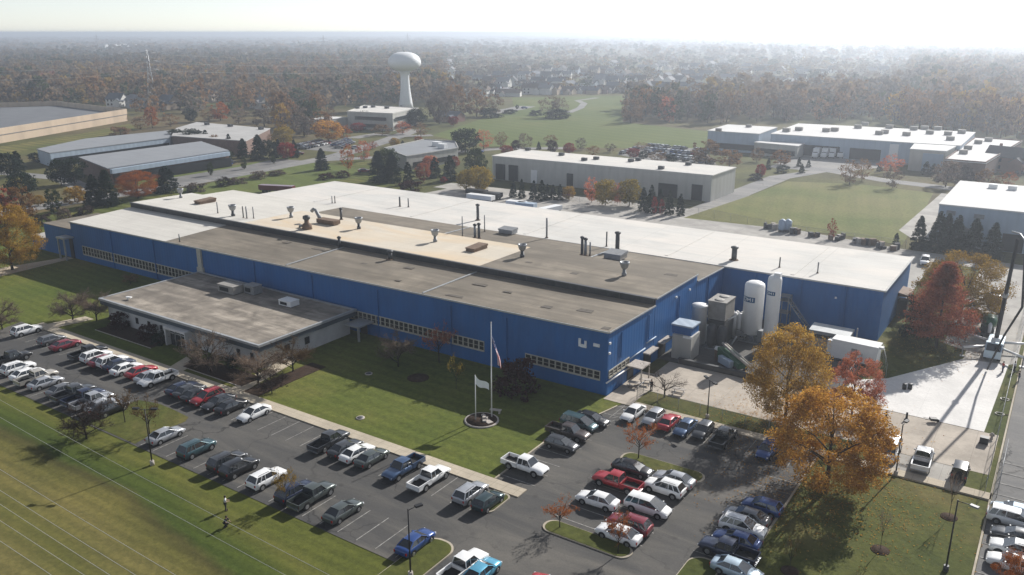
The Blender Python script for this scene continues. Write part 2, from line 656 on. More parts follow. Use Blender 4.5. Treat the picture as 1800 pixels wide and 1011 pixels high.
sheet('verge', [(-420, -40), (45, -40), (45, 53.2), (-152, 53.2), (-175, 56), (-420, 56)], .04, M['banded'])
sheet('lawn', [(-215, 56), (-175, 56), (-175, 63), (-151.5, 64.5), (-152.5, 69.2), (-50.2, 69.4), (-50.2, 99.4), (-245, 99.4), (-235, 75)], .05, M['lawn'])
sheet('lawn', [(-50.2, 71.2), (-50.2, 83), (-49.3, 88.4), (-47.4, 97.1), (-47.0, 99.3), (-50.2, 99.4)], .06, M['lawn'])
sheet('lawn', [(-20.2, 20), (-1.6, 20), (-1.6, 97.6), (-20.2, 97.6)], .06, M['lawn_plain'])
sheet('lawn', rect(-47, -15, 99.8, 104.4), .06, M['lawn_plain'])
sheet('lawn', rect(-5.0, -1.6, 99.8, 160), .045, M['lawn_plain'])
sheet('lawn', rect(-22.6, -13.2, 146, 206), .05, M['lawn_plain'])
sheet('lawn', rect(-246, -206, 99.4, 250), .05, M['verge'])
sheet('lawn', rect(-206, -178, 112, 214), .05, M['verge'])

# the two joined car parks
lot = [(-175, 53), (-48.2, 52.6), (-48.2, 10), (-20.2, 10), (-20.2, 98), (-47, 98), (-47.4, 97.1), (-49.3, 88.4),
       (-50.2, 83), (-50.2, 71.4), (-45.6, 71.2), (-45.6, 69.2), (-150, 69.2), (-153, 69.4), (-151.5, 64.5), (-175, 63)]
sheet('parking_lot', lot, .08, M['asphalt'])
sheet('asphalt_patch', [at(142, 652), at(174, 664), at(203, 652), at(172, 642)], .09, M['asphalt_patch'])
sheet('road', rect(-1.4, 26, -20, 160), .06, M['asphalt_pale'])
sheet('driveway', rect(-48, -2.2, 104.4, 116.6), .07, M['drive'])
sheet('driveway', rect(-15.2, -4.4, 98.6, 104.3), .072, M['yard'])
sheet('concrete_pad', [(-22.2, 116.7), (-3.9, 116.7), (-3.2, 145), tuple(at(1692, 632)[:2]), tuple(at(1560, 666)[:2]), (-22.2, 125)], .09, M['pad'])
sheet('lawn', [(-22.3, 124.5), tuple(at(1560, 668)[:2]), tuple(at(1692, 634)[:2]), (-9.5, 148), (-13.2, 150), (-22.6, 150)], .082, M['lawn_plain'])
sheet('yard', rect(-50.1, -22.4, 116.8, 144.9), .075, M['yard_dark'])
sheet('yard', [(-13.1, 132.5), (-2.2, 146.2), (-2.2, 214), (-13.1, 206)], .07, M['yard'])
sheet('yard', [(-178, 171), (-22.6, 171), (-22.6, 206), (-2.2, 206), (-2.2, 214), (-31, 215), (-60, 222), (-92, 228), (-172, 220)], .065, M['yard'])
sheet('sidewalk', rect(-50.1, -45.9, 98.2, 110.5), .10, M['drive'])

# raised walks and kerbs
def kerbed(name, pts, h, m):
    structure(name, MB().prism([(p[0], p[1]) for p in pts], .0, h, bottom=False), m)

kerbed('sidewalk', rect(-149, -45.6, 69.3, 71.2), .20, M['walk'])
kerbed('sidewalk', rect(-45.7, -1.5, 98.1, 99.7), .20, M['walk'])
kerbed('kerb', [(-50.2, 71.3), (-50.0, 71.3), (-50.0, 82.9), (-49.1, 88.4), (-47.2, 97.0), (-47.4, 97.1), (-49.3, 88.5), (-50.2, 83)], .20, M['kerb'])
kerbed('kerb', rect(-20.3, -20.1, 20, 98.0), .20, M['kerb'])
kerbed('kerb', rect(-1.65, -1.45, 20, 160), .20, M['kerb'])
kerbed('path', [at(280, 657), at(300, 665), at(345, 640), at(328, 628)], .11, M['walk'])
kerbed('path', [at(405, 684), at(428, 690), at(535, 628), at(520, 620)], .11, M['walk'])
kerbed('path', [(-195, 78), (-190.5, 99), (-188.2, 99), (-187.5, 90), (-186.2, 78)], .11, M['walk'])
kerbed('path', [at(60, 575), at(75, 582), at(165, 562), at(150, 557)], .11, M['walk'])

def island(name, pts, m, w=.28, label=None):
    """kerb ring with a planted top"""
    c = Vector((sum(p[0] for p in pts) / len(pts), sum(p[1] for p in pts) / len(pts)))
    inner = []
    for p in pts:
        d = c - Vector((p[0], p[1]))
        inner.append((p[0] + d.x / d.length * w, p[1] + d.y / d.length * w))
    structure('kerb', MB().prism(pts, 0, .20, bottom=False), M['kerb'])
    structure(name, MB().prism(inner, .1, .235, bottom=False), m)

def rounded(x0, x1, y0, y1, r, k=6):
    out = []
    for cx, cy, a0 in ((x1 - r, y0 + r, -90), (x1 - r, y1 - r, 0), (x0 + r, y1 - r, 90), (x0 + r, y0 + r, 180)):
        for i in range(k + 1):
            a = math.radians(a0 + 90 * i / k)
            out.append((cx + r * math.cos(a), cy + r * math.sin(a)))
    return out

island('traffic_island', rounded(-40.3, -29.7, 83.2, 85.9, 1.2), M['lawn_plain'])
island('traffic_island', rounded(-40.4, -30.2, 65.4, 67.7, 1.1), M['lawn_plain'])
island('traffic_island', rounded(-47.9, -46.2, 64.8, 69.2, .8), M['lawn_plain'])
island('traffic_island', rounded(-49.0, -45.3, 44, 58.2, 1.6), M['lawn_plain'])
island('traffic_island', rounded(-25.2, -22.0, 58, 70.2, 1.5), M['lawn_plain'])
sheet('grass_island', [(-106, 53.0), (-105.2, 58), (-104.6, 61.2), (-101, 62.0), (-97.5, 61.9), (-94, 61.6), (-93.2, 60.5), (-93.6, 55.7), (-93.0, 53.0)], .095, M['lawn_plain'])

# painted stall lines
ln = MB()
def line(x0, y0, x1, y1, w=.11):
    d = Vector((x1 - x0, y1 - y0)).normalized()
    a, b = -d.y * w / 2, d.x * w / 2
    ln.poly([(x0 - a, y0 - b, .1), (x1 - a, y1 - b, .1), (x1 + a, y1 + b, .1), (x0 + a, y0 + b, .1)])
x = -147.0
while x < -47.5:
    line(x, 64.2, x, 69.1); x += 2.66
x = -140.0
while x < -49:
    if not -106 < x < -92.5: line(x, 53.2, x, 58.2)
    x += 2.66
y = 72.5
while y < 95:
    line(-50.1 + max(0, (y - 83) * .2), y, -45.3, y); y += 2.7
x = -46.5
while x < -21:
    line(x, 93.2, x, 98.0); x += 2.66
y = 68.6
while y < 83:
    line(-40.2, y, -35.1, y); line(-34.9, y, -30, y); y += 2.75
line(-35.0, 67.9, -35.0, 82.9)
y = 60
while y < 92:
    line(-25.4, y, -20.4, y); y += 2.7
for k in range(7):   # hatched corner
    line(-47.2 + k * .32, 97.0 - k * 1.25, -45.6, 97.9 - k * 1.25, .1)
for k in range(13):
    line(-1.3, 74 + k * 2.9, 4.2, 74 + k * 2.9, .16)
for k in range(12):
    line(2.0 + .2 * (k % 2), 92 + k * 3.4, 2.0 + .2 * (k % 2), 94.6 + k * 3.4, .3)
structure('parking_lines', ln, M['line'])

# surrounding roads
curve([(-262, 40), (-256, 100), (-253, 165), (-255, 205), (-258, 250), (-275, 300), (-296, 350)], 9, .06, 'road', M['road'])
curve([(-268, 150), (-300, 158), (-345, 150)], 7, .07, 'road', M['road'])
curve([(-258, 238), (-240, 262), (-215, 310), (-190, 330)], 7, .07, 'road', M['road'])
curve([at(1240, 368)[:2], at(1300, 340)[:2], at(1370, 312)[:2], at(1450, 300)[:2], at(1560, 318)[:2], at(1700, 335)[:2]], 8, .06, 'road', M['road'])
curve([at(1420, 300)[:2], at(1440, 290)[:2], at(1470, 275)[:2]], 30, .055, 'road', M['road'])
sheet('yard', [at(1370, 292), at(1360, 262), at(1560, 268), at(1600, 290), at(1500, 300), at(1450, 296)], .05, M['road'])
sheet('yard', [at(1580, 405), at(1655, 340), at(1690, 345), at(1640, 425), at(1600, 418)], .075, M['yard'])
sheet('yard', [(-178, 228), (-92, 232), (-92, 243), (-88, 262), (-80, 262), (-84, 228), (-80, 222), (-178, 218)], .058, M['yard'])
curve([at(850, 200)[:2], at(905, 192)[:2], at(925, 187)[:2]], 14, .06, 'road', M['road'])
curve([at(1000, 198)[:2], at(1020, 190)[:2], at(1027, 182)[:2], at(1015, 177)[:2], at(1050, 172)[:2]], 5, .07, 'path', M['road'])
curve([at(760, 238)[:2], at(700, 240)[:2], at(660, 236)[:2], at(620, 243)[:2]], 8, .07, 'road', M['road'])
sheet('parking_lot', [at(520, 262), at(540, 248), at(618, 244), at(600, 268)], .06, M['asphalt_pale'])
sheet('parking_lot', [at(1085, 272), at(1120, 255), at(1235, 262), at(1260, 290), at(1150, 285)], .06, M['asphalt_pale'])
curve([(-262, 175), (-263, 215), (-268, 235)], 12, .062, 'parking_lot', M['asphalt_pale'])
sheet('meadow', [at(760, 238), at(850, 208), at(905, 195), at(900, 172), at(1100, 168), at(1095, 215), at(1255, 232), at(1245, 262), at(1000, 260), at(840, 258)], .045, M['meadow'])
sheet('field', [(-88.5, 219), (-84, 262), (-82, 296), (-60, 304), (-36, 300), (-33.5, 262), (-31.5, 219), (-45, 222)], .07, M['field'])
sheet('lawn', [at(300, 338), at(420, 310), at(560, 285), at(640, 300), at(560, 330), at(440, 345), at(330, 352)], .055, M['meadow'])
sheet('lawn', [(-262, 165), (-271, 165), (-274, 235), (-268, 240), (-262, 200)], .055, M['meadow'])
sheet('field', [at(0, 275), at(0, 258), at(120, 240), at(225, 218), at(260, 225), at(150, 245), at(60, 262)], .05, M['dry'])
# ------------------------------------------------------------------ the blue factory
FX0, FX1 = -188.0, -50.2
fac = thing('factory', 'long blue metal factory with stepped roofs and strips of cream framed windows', 'factory', (-119, 120, 0))


def lerp(a, b, t): return a + (b - a) * t


def bay(y0, y1, zl0, zr0, zl1, zr1, x0=FX0, x1=FX1, mat='blue', wall=True):
    pts = [(x0, y0), (x1, y0), (x1, y1), (x0, y1)]
    if wall:
        MB().prism(pts, 0, [zl0, zr0, zr1, zl1], top=False, bottom=False).world('wall', M[mat], fac)
    return pts, [zl0, zr0, zr1, zl1]


def roofq(name, x0, x1, y0, y1, zf, m, th=.16, over=.12, up=.02):
    """roof slab; zf(x, y) gives its height"""
    pts = [(x0 - over, y0 - over), (x1 + over, y0 - over), (x1 + over, y1 + over), (x0 - over, y1 + over)]
    zz = [zf(p[0], p[1]) + up for p in pts]
    return MB().prism(pts, zz, [z + th for z in zz]).world(name, m, fac)


def plane(x0, x1, y0, y1, zl0, zr0, zl1, zr1):
    def f(x, y):
        u, v = (x - x0) / (x1 - x0), (y - y0) / (y1 - y0)
        return lerp(lerp(zl0, zr0, u), lerp(zl1, zr1, u), v)
    return f


Z1 = plane(FX0, FX1, 99.4, 115, 8.5, 9.6, 9.3, 9.4)
Z2 = plane(FX0, FX1, 115, 132, 10.4, 10.4, 10.1, 10.3)
Z3 = plane(FX0, FX1, 132, 145, 9.2, 9.1, 8.9, 8.6)
ZW = lambda x, y: 8.7
bay(99.4, 114.9, 8.5, 9.6, 9.3, 9.4)
bay(115, 132, 10.4, 10.4, 10.1, 10.3)
bay(132.1, 145, 9.2, 9.1, 8.9, 8.6)
MB().prism([(-178, 145.1), (-22.6, 145.1), (-22.6, 171), (-176, 171)], 0, 8.7, top=False, bottom=False).world('wall', M['blue'], fac)
roofq('roof', FX0, -152.4, 99.4, 114.7, Z1, M['roof_white'])
roofq('roof', -152.1, FX1, 99.4, 114.7, Z1, M['roof_tan'])
roofq('roof', FX0, -147.2, 115.2, 131.9, Z2, M['roof_white'])
roofq('roof', -146.9, -84.2, 115.2, 131.9, Z2, M['roof_cream'])
roofq('roof', -83.9, FX1, 115.2, 131.9, Z2, M['roof_tan'])
roofq('roof', FX0, -147.2, 132.2, 144.8, Z3, M['roof_white'])
roofq('roof', -146.9, FX1, 132.2, 144.8, Z3, M['roof_tan'])
MB().prism([(-178.2, 144.95), (-22.4, 144.95), (-22.4, 171.2), (-176.2, 171.2)], 8.74, 8.92).world('roof', M['roof_wing'], fac)
# edge flashing
def trim(pts, h=.34, t=.10, m='flash', name='fascia'):
    mb = MB()
    for (x0, y0, z0), (x1, y1, z1) in zip(pts[:-1], pts[1:]):
        d = Vector((x1 - x0, y1 - y0)).normalized()
        nx, ny = d.y * t, -d.x * t
        mb.prism([(x0, y0), (x0 + nx, y0 + ny), (x1 + nx, y1 + ny), (x1, y1)], [z0 - h, z0 - h, z1 - h, z1 - h], [z0, z0, z1, z1])
    return mb.world(name, M[m], fac)
trim([(FX0 - .2, 99.26, 8.74), (FX1 + .14, 99.26, 9.84)], .24)
trim([(FX1 + .14, 99.3, 9.82), (FX1 + .14, 114.8, 9.6)], .22)
trim([(FX1 + .14, 115.05, 10.62), (FX1 + .14, 132, 10.52)], .22)
trim([(FX1 + .14, 132.1, 9.3), (FX1 + .14, 144.9, 8.8)], .22)
trim([(-50.1, 144.9, 8.95), (-22.3, 144.9, 8.95)], .26, m='flash')
trim([(-22.3, 144.9, 8.95), (-22.3, 171.2, 8.95)], .26, m='flash')
# clerestory band along the step, with gutter and posts
cl = MB()
cl.prism([(FX0, 114.72), (FX1 + .05, 114.72), (FX1 + .05, 114.98), (FX0, 114.98)], [9.46, 9.56, 9.56, 9.46], [10.45, 10.45, 10.45, 10.45])
clo = cl.world('clerestory', M['clerestory'], fac)
cb = MB()
cb.prism([(FX0, 114.5), (FX1 + .1, 114.5), (FX1 + .1, 115.05), (FX0, 115.05)], [10.48] * 4, [10.66] * 4)
for k in range(24):
    x = FX0 + 3 + k * 5.85
    cb.box(x - .06, x + .06, 114.62, 114.71, Z1(x, 114.6) + .15, 10.47)
o = cb.world('gutter', M['darkmetal'], fac)
# roof seams / ribs on the low bay and rear bay
for (x, y0, y1, zf) in ((-116.5, 99.8, 114.5, Z1), (-84.2, 99.8, 114.5, Z1), (-73.0, 132.5, 144.6, Z3), (-108, 132.5, 144.6, Z3)):
    MB().prism([(x - .16, y0), (x + .16, y0), (x + .16, y1), (x - .16, y1)], [zf(x, y0) + .17, zf(x, y0) + .17, zf(x, y1) + .17, zf(x, y1) + .17],
               [zf(x, y0) + .3, zf(x, y0) + .3, zf(x, y1) + .3, zf(x, y1) + .3]).world('expansion_joint', M['flash'], fac)
# raised membrane ridges on the white wing
for x in (-158, -126, -94.5, -62, -38):
    MB().box(x - .35, x + .35, 146, 170.6, 8.91, 8.99).world('expansion_joint', M['roof_wing'], fac)

# dark patches and puddle stains on the tan roofs
random.seed(14)
for px, py in ((1066, 579), (1030, 547), (893, 513), (845, 500), (962, 540), (720, 470), (640, 462), (560, 437), (505, 425), (470, 412), (1180, 492), (1010, 490), (930, 470), (700, 492), (800, 520)):
    q = at(px, py, 9.6)
    zf = Z1 if q.y < 114.5 else Z2
    z = zf(q.x, q.y) + .19
    a, b_ = random.uniform(.5, 1.7), random.uniform(.25, .8)
    MB().prism([(q.x - a, q.y - b_), (q.x + a, q.y - b_ * .8), (q.x + a * .8, q.y + b_), (q.x - a * .9, q.y + b_ * .7)], z, z + .03).world('roof_patch', M['roof_dark'], fac)

# annexes at the far left
MB().box(-199.8, -188.05, 99.4, 113, 0, 6.8, top=False, bottom=False).world('annex_wall', M['blue'], fac)
MB().box(-199.9, -188.06, 99.3, 113.1, 6.82, 6.95).world('annex_roof', M['roof_tan'], fac)
MB().box(-206.5, -199.85, 99.4, 110, 0, 3.0, top=False, bottom=False).world('annex_wall', M['blue'], fac)
MB().box(-206.6, -199.86, 99.3, 110.1, 3.02, 3.15).world('annex_roof', M['yard'], fac)

# entrance canopy at left end
MB().box(-190.4, -187.2, 96.9, 99.3, 5.0, 5.35).box(-190.2, -189.9, 97.0, 97.3, 0, 5.0).box(-187.7, -187.4, 97.0, 97.3, 0, 5.0).world('canopy', M['flash'], fac)
MB().box(-189.4, -187.9, 99.28, 99.38, 0, 4.6).world('door', M['dark'], fac)
# cream downspout pier in the middle of the front
MB().box(-141.7, -140.5, 99.0, 99.37, 4.3, 8.95).box(-142.0, -140.2, 98.9, 99.37, 4.2, 5.2).world('pier', M['cream'], fac)

# downpipes and panel joints along the front and the wing
for x in (-172, -156.5, -125, -109.5, -93.8, -78.2, -67.5):
    MB().box(x - .09, x + .09, 99.2, 99.36, 0, 8.6).world('downpipe', M['blue'], fac)
for x in (-44, -36, -28.5):
    MB().box(x - .09, x + .09, 144.8, 144.96, 0, 8.5).world('downpipe', M['blue'], fac)
for y in (103.5, 112.8, 124.5, 137.5):
    MB().box(-50.16, -50.03, y - .08, y + .08, 4.6 if y < 122 else 0, 8.6).world('downpipe', M['blue'], fac)

# windows -------------------------------------------------------------
def window_mesh(w, h, side=.10, low=.5):
    f = MB()
    f.box(-w / 2, -w / 2 + side, -.10, 0, 0, h)
    f.box(w / 2 - side, w / 2, -.10, 0, 0, h)
    f.box(-w / 2 + side, w / 2 - side, -.10, 0, h - .16, h)
    f.box(-w / 2 + side, w / 2 - side, -.12, 0, 0, .26)
    f.box(-w / 2 + side, w / 2 - side, -.06, 0, h * low - .03, h * low + .04)
    p = MB()
    p.box(-w / 2 + side, w / 2 - side, -.025, 0, .26, h - .16)
    return f.mesh('window', M['cream']), p.mesh('pane', M['pane'])

fo = fac.location
def window_row(x0, x1, n, z, h, y=99.4):
    step = (x1 - x0) / n
    fm, pm = window_mesh(step * .985, h)
    for k in range(n):
        w = put('window', fm, fac, (x0 + step * (k + .5) - fo.x, y - .012 - fo.y, z))
        put('pane', pm, w)
window_row(-184.2, -143.2, 36, 1.45, 2.15)
window_row(-100.6, -71.7, 28, 2.15, 1.75)
window_row(-64.1, -51.3, 12, 2.15, 1.5)
fm, pm = window_mesh(1.28, 1.25)
for k in range(5):
    w = put('window', fm, fac, (FX1 + .012 - fo.x, 100.4 + 1.32 * k - fo.y, 2.55))
    w.rotation_euler = (0, 0, math.pi / 2)
    put('pane', pm, w)

# right hand wall: pipes, doors, canopies, lamps
def pipe(pts, r, m, parent, name='pipe'):
    return MB().tube(pts, r, 6).world(name, m, parent)
pipe([(-50.05, 98.9, 2.25), (-50.05, 106.6, 2.1)], .12, M['white'], fac, 'handrail')
pipe([(-50.05, 106.2, 3.5), (-50.05, 111.6, 3.5)], .10, M['bluegrey_wall'], fac, 'handrail')
pipe([(-50.05, 112.0, 4.2), (-50.05, 115.5, 4.2)], .10, M['bluegrey_wall'], fac, 'handrail')
for y0, y1, ow, z in ((105.4, 108.4, 2.5, 2.55), (111.0, 114.6, 1.1, 2.75), (116.4, 120.2, 1.1, 2.8)):
    c = MB().box(-50.1, -50.1 + ow, y0, y1, z, z + .2)
    if ow > 2:
        for yy in (y0 + .15, y1 - .15):
            c.box(-50.1 + ow - .2, -50.1 + ow - .05, yy - .08, yy + .08, .1, z)
    c.world('canopy', M['stone'], fac)
    MB().box(-50.19, -50.1, y0 + .5, y1 - .5, .1, z - .25).world('door', M['dark'], fac)
MB().box(-50.19, -50.12, 109.3, 110.2, .1, 2.3).world('door', M['blue'], fac)
for y, z in ((99.0, 7.9), (98.99, 6.4), (122.3, 8.6), (128, 8.4)):
    MB().box(-50.18, -49.95, y + .5, y + .85, z, z + .28).world('wall_lamp', M['white'], fac)
MB().box(-30.2, -29.9, 144.85, 145.08, 6.2, 6.5).world('wall_lamp', M['white'], fac)
# sign plates near the corner: U shaped emblem and number plate
e = MB()
e.box(-54.9, -54.55, 99.2, 99.36, 6.75, 7.95).box(-53.95, -53.6, 99.2, 99.36, 6.7, 7.75).box(-54.55, -53.95, 99.2, 99.36, 6.7, 7.15)
e.world('emblem', M['letter'], fac)
MB().box(-52.5, -51.5, 99.2, 99.36, 7.25, 7.7).world('number_plate', M['letter'], fac)
# small outbuilding canopy on the right end wall of the wing
MB().prism([(-22.58, 160.5), (-20.6, 160.5), (-20.6, 165.5), (-22.58, 165.5)], 3.9, [4.6, 4.2, 4.2, 4.6]).world('canopy', M['rusty'], fac)
MB().box(-22.57, -20.9, 161.0, 163, .1, 3.0).world('loading_dock', M['dark'], fac)

# ------------------------------------------------------------------ the office in front
off = thing('office_building', 'low flat roofed pale office block with dark fascia in front of the blue factory', 'office', (-119.5, 88, 0))
MB().box(-140.2, -99.2, 78.6, 97.8, 0, 3.45, top=False, bottom=False).world('wall', M['office_wall'], off)
MB().box(-141.0, -98.4, 77.7, 98.6, 3.3, 4.25).world('fascia', M['fascia'], off)
MB().box(-140.8, -98.6, 77.9, 98.4, 4.26, 4.34).world('roof', M['roof_office'], off)
pr = MB()
pr.box(-141.15, -98.25, 77.55, 77.95, 4.1, 4.48).box(-141.15, -98.25, 98.35, 98.75, 4.1, 4.48)
pr.box(-141.15, -140.75, 77.95, 98.35, 4.1, 4.48).box(-98.65, -98.25, 77.95, 98.35, 4.1, 4.48)
pr.world('parapet', M['flash'], off)
MB().box(-121.0, -115.2, 76.6, 78.58, 3.0, 3.4).box(-120.9, -120.6, 76.7, 78.58, 0, 3.0).box(-115.5, -115.3, 76.7, 78.58, 0, 3.0).world('porch', M['office_wall'], off)
MB().box(-120.3, -116.0, 77.4, 78.5, .1, 2.9).world('door', M['pane'], off)
MB().box(-120.35, -115.95, 77.3, 77.39, 2.2, 2.35).box(-119.0, -118.9, 77.3, 77.39, .1, 2.9).box(-117.5, -117.4, 77.3, 77.39, .1, 2.9).world('door_frame', M['flash'], off)
for x in (-131.5, -128, -124.5, -112, -104.5, -101.3):
    MB().box(x - .35, x + .35, 78.5, 78.59, 1.2, 2.3).world('window', M['pane'], off)
for y in (83.8, 88.0):
    MB().box(-99.19, -99.1, y - .5, y + .5, 1.3, 2.5).world('window', M['pane'], off)
# link canopy behind the office
MB().box(-98.2, -94.9, 95.5, 99.3, 2.5, 2.75).box(-95.3, -95.0, 95.6, 95.9, 0, 2.5).world('canopy', M['flash'], off)
MB().box(-98.1, -96.5, 99.25, 99.33, 0, 2.3).world('door', M['dark'], off)

# ------------------------------------------------------------------ things standing on the roofs
def rooftop_unit(x, y, z, lx, ly, h, label, ang=0, m='beige_box', cap=True):
    t = thing('air_handler', label, 'rooftop unit', (x, y, z), ang)
    MB().box(-lx / 2, lx / 2, -ly / 2, ly / 2, .12, h - .1, top=False).box(-lx / 2 - .05, lx / 2 + .05, -ly / 2 - .05, ly / 2 + .05, h - .10, h).build('casing', M[m], t)
    MB().box(-lx / 2 + .1, lx / 2 - .1, -ly / 2 + .1, ly / 2 - .1, 0, .12).build('base', M['darkmetal'], t)
    MB().box(-lx * .35, lx * .2, -ly / 2 - .1, -ly / 2 - .06, h * .3, h * .75).build('vent_grille', M['dark'], t)
    return t

p = at(410, 510, 4.35)
rooftop_unit(-124.6, 93.4, 4.35, 4.4, 2.4, 1.6, 'large beige air handler on the shaded rear of the office roof', 0)
rooftop_unit(-120.6, 95.2, 4.35, 2.6, 2.0, 1.7, 'grey louvred air handler beside the large beige unit on the office roof', 0, 'greymetal')
rooftop_unit(-109.8, 94.0, 4.35, 3.0, 2.0, 1.1, 'small white air handler in shade near the right end of the office roof', 0, 'white')
tv = thing('roof_vent', 'small white vent near the left edge of the office roof', 'roof vent', (-136.2, 80.2, 4.35))
MB().cyl(0, 0, 0, .5, .18, .12).build('pipe', M['white'], tv)
MB().rbox(.2, .1, 1.0, .5, .35, .55, .4).build('cap', M['white'], tv)


def hopper(x, y, z, k, label, big=1.0, white=False):
    t = thing('exhaust_fan', label, 'exhaust fan', (x, y, z), 0, 'upblast exhaust fans on the factory roof')
    s = big
    MB().lathe(0, 0, [(.42 * s, 0), (.42 * s, .5 * s), (.30 * s, .55 * s), (.30 * s, 1.15 * s)], 12).build('stem', M['darkmetal'] if k % 2 else M['greymetal'], t)
    MB().lathe(0, 0, [(.30 * s, 1.15 * s), (.62 * s, 1.5 * s), (.82 * s, 2.2 * s), (.85 * s, 2.45 * s), (.7 * s, 2.45 * s), (.45 * s, 1.8 * s)], 14).build('hopper', M['steel'], t)
    return t

FANS = [(318, 347, 'near the far left end of the white roof', .95), (410, 380, 'tall one with a dark stem beside three thin pipes', 1.05),
        (512, 382, 'on the cream roof left of the swan neck duct', 1.0), (631, 402, 'on the cream roof right of the swan neck duct', 1.0),
        (765, 425, 'in the middle of the rusty cream roof', 1.0), (918, 452, 'just beyond the end of the cream roof on tan roofing', 1.0),
        (1097, 485, 'nearest the right end of the tan roof', 1.0)]
for k, (px, py, w, s) in enumerate(FANS):
    q = at(px, py, 10.5)
    hopper(q.x, q.y, Z2(q.x, q.y) + .18, k, 'upblast exhaust fan ' + w, s)


def stack(px, py, z, h, r, label, m='greymetal', cap=False, group=None):
    q = at(px, py, z)
    t = thing('roof_pipe', label, 'pipe', (q.x, q.y, z), 0, group)
    MB().cyl(0, 0, .1, h, r, r, 10).build('stack', M[m], t)
    MB().cyl(0, 0, 0, .12, r * 1.8, r * 1.6, 10).build('flashing', M['rusty'], t)
    if cap:
        MB().lathe(0, 0, [(r * 1.05, h), (r * 1.5, h + .12), (r * 1.5, h + .35), (r * .4, h + .5)], 10).build('cap', M['darkmetal'], t)
    return t

ROOFP = [(383, 375, 10.5, 2.6, .13, 'thin grey pipe left of the tall dark stemmed fan'), (428, 383, 10.5, 2.6, .13, 'leftmost of three thin pipes right of the tall fan'),
         (434, 384, 10.5, 2.7, .15, 'middle one of three thin pipes right of the tall fan'), (446, 384, 10.5, 2.6, .12, 'rightmost of three thin pipes right of the tall fan'),
         (600, 386, 10.4, 2.2, .26, 'short stack at the back edge of the cream roof'),
         (813, 415, 9.3, 4.2, .12, 'tall thin pale pipe left of the paired stacks on tan roof'),
         (835, 418, 9.3, 2.5, .28, 'left one of a pair of grey stacks behind the cream roof'), (842, 419, 9.3, 2.8, .28, 'right one of a pair of grey stacks behind the cream roof'),
         (852, 407, 9.0, 3.6, .12, 'thin mast with a crossarm at the edge of the white roof'),
         (840, 387, 8.95, 3.3, .34, 'thick dark stack standing on the white roof'), (703, 363, 8.95, 2.4, .2, 'left one of two dark pipes on the far white roof'),
         (718, 364, 8.95, 2.2, .16, 'right one of two dark pipes on the far white roof'),
         (961, 418, 8.95, 4.2, .2, 'tall dark stack with rust stain at the edge of the white roof'),
         (1023, 448, 9.2, 3.2, .28, 'left one of three grey stacks on the tan roof'), (1029, 449, 9.2, 3.0, .28, 'middle one of three grey stacks on the tan roof'),
         (1037, 449, 9.2, 2.6, .16, 'thinnest, right one of three grey stacks on the tan roof'),
         (1066, 433, 8.95, 3.0, .14, 'thin pipe left of the thick stack behind the flat unit'), (1085, 439, 9.0, 3.2, .42, 'thick grey stack behind the flat rooftop unit'),
         (1290, 457, 8.95, 2.2, .5, 'short thick pale stack near the front edge of the white wing'),
         (1370, 470, 8.95, 1.9, .12, 'thin pipe left one of two near the right end of the white wing'), (1437, 480, 8.95, 2.0, .12, 'thin pipe nearest the right end of the white wing'),
         (316, 425, 9.3, 1.6, .12, 'bent black pipe at the front corner of the tan roof'), (597, 436, 9.4, 1.9, .28, 'pale pipe against the dark clerestory band, left'),
         (686, 456, 9.5, 1.3, .4, 'white pipe with a cap below the dark clerestory band'), (584, 357, 8.95, 1.8, .12, 'left thin vent pipe at the far corner of the tan strip'),
         (589, 357, 8.95, 1.8, .12, 'right thin vent pipe at the far corner of the tan strip')]
for k, (px, py, z, h, r, w) in enumerate(ROOFP):
    stack(px, py, z, h, r, w, 'darkmetal' if r > .3 or k % 3 == 1 else 'greymetal', r > .25)


def curb_box(px, py, z, lx, ly, h, label, m='rusty', ang=0.0, cat='roof hatch', name='roof_hatch'):
    q = at(px, py, z)
    t = thing(name, label, cat, (q.x, q.y, z), ang)
    MB().box(-lx / 2, lx / 2, -ly / 2, ly / 2, 0, h * .6).build('kerb_box', M[m], t)
    MB().prism([(-lx / 2 - .1, -ly / 2 - .1), (lx / 2 + .1, -ly / 2 - .1), (lx / 2 + .1, ly / 2 + .1), (-lx / 2 - .1, ly / 2 + .1)], h * .6, [h * .8, h * .8, h, h]).build('cover', M['rusty' if m == 'rusty' else 'greymetal'], t)
    return t

curb_box(361, 356, 10.5, 2.2, 4.6, .9, 'low brown hatch on the far left white roof')
curb_box(838, 439, 10.5, 2.0, 4.2, .9, 'low rusty hatch near the right end of the cream roof')
curb_box(1082, 453, 9.3, 3.4, 3.0, 1.3, 'flat brown rooftop unit with a white hood in front of a thick stack', 'beige_box')
curb_box(893, 409, 9.1, 3.4, 2.2, 1.1, 'cluster of pale pipe stubs on a frame at the edge of the white roof', 'steel', 0, 'pipe cluster', 'pipe_cluster')
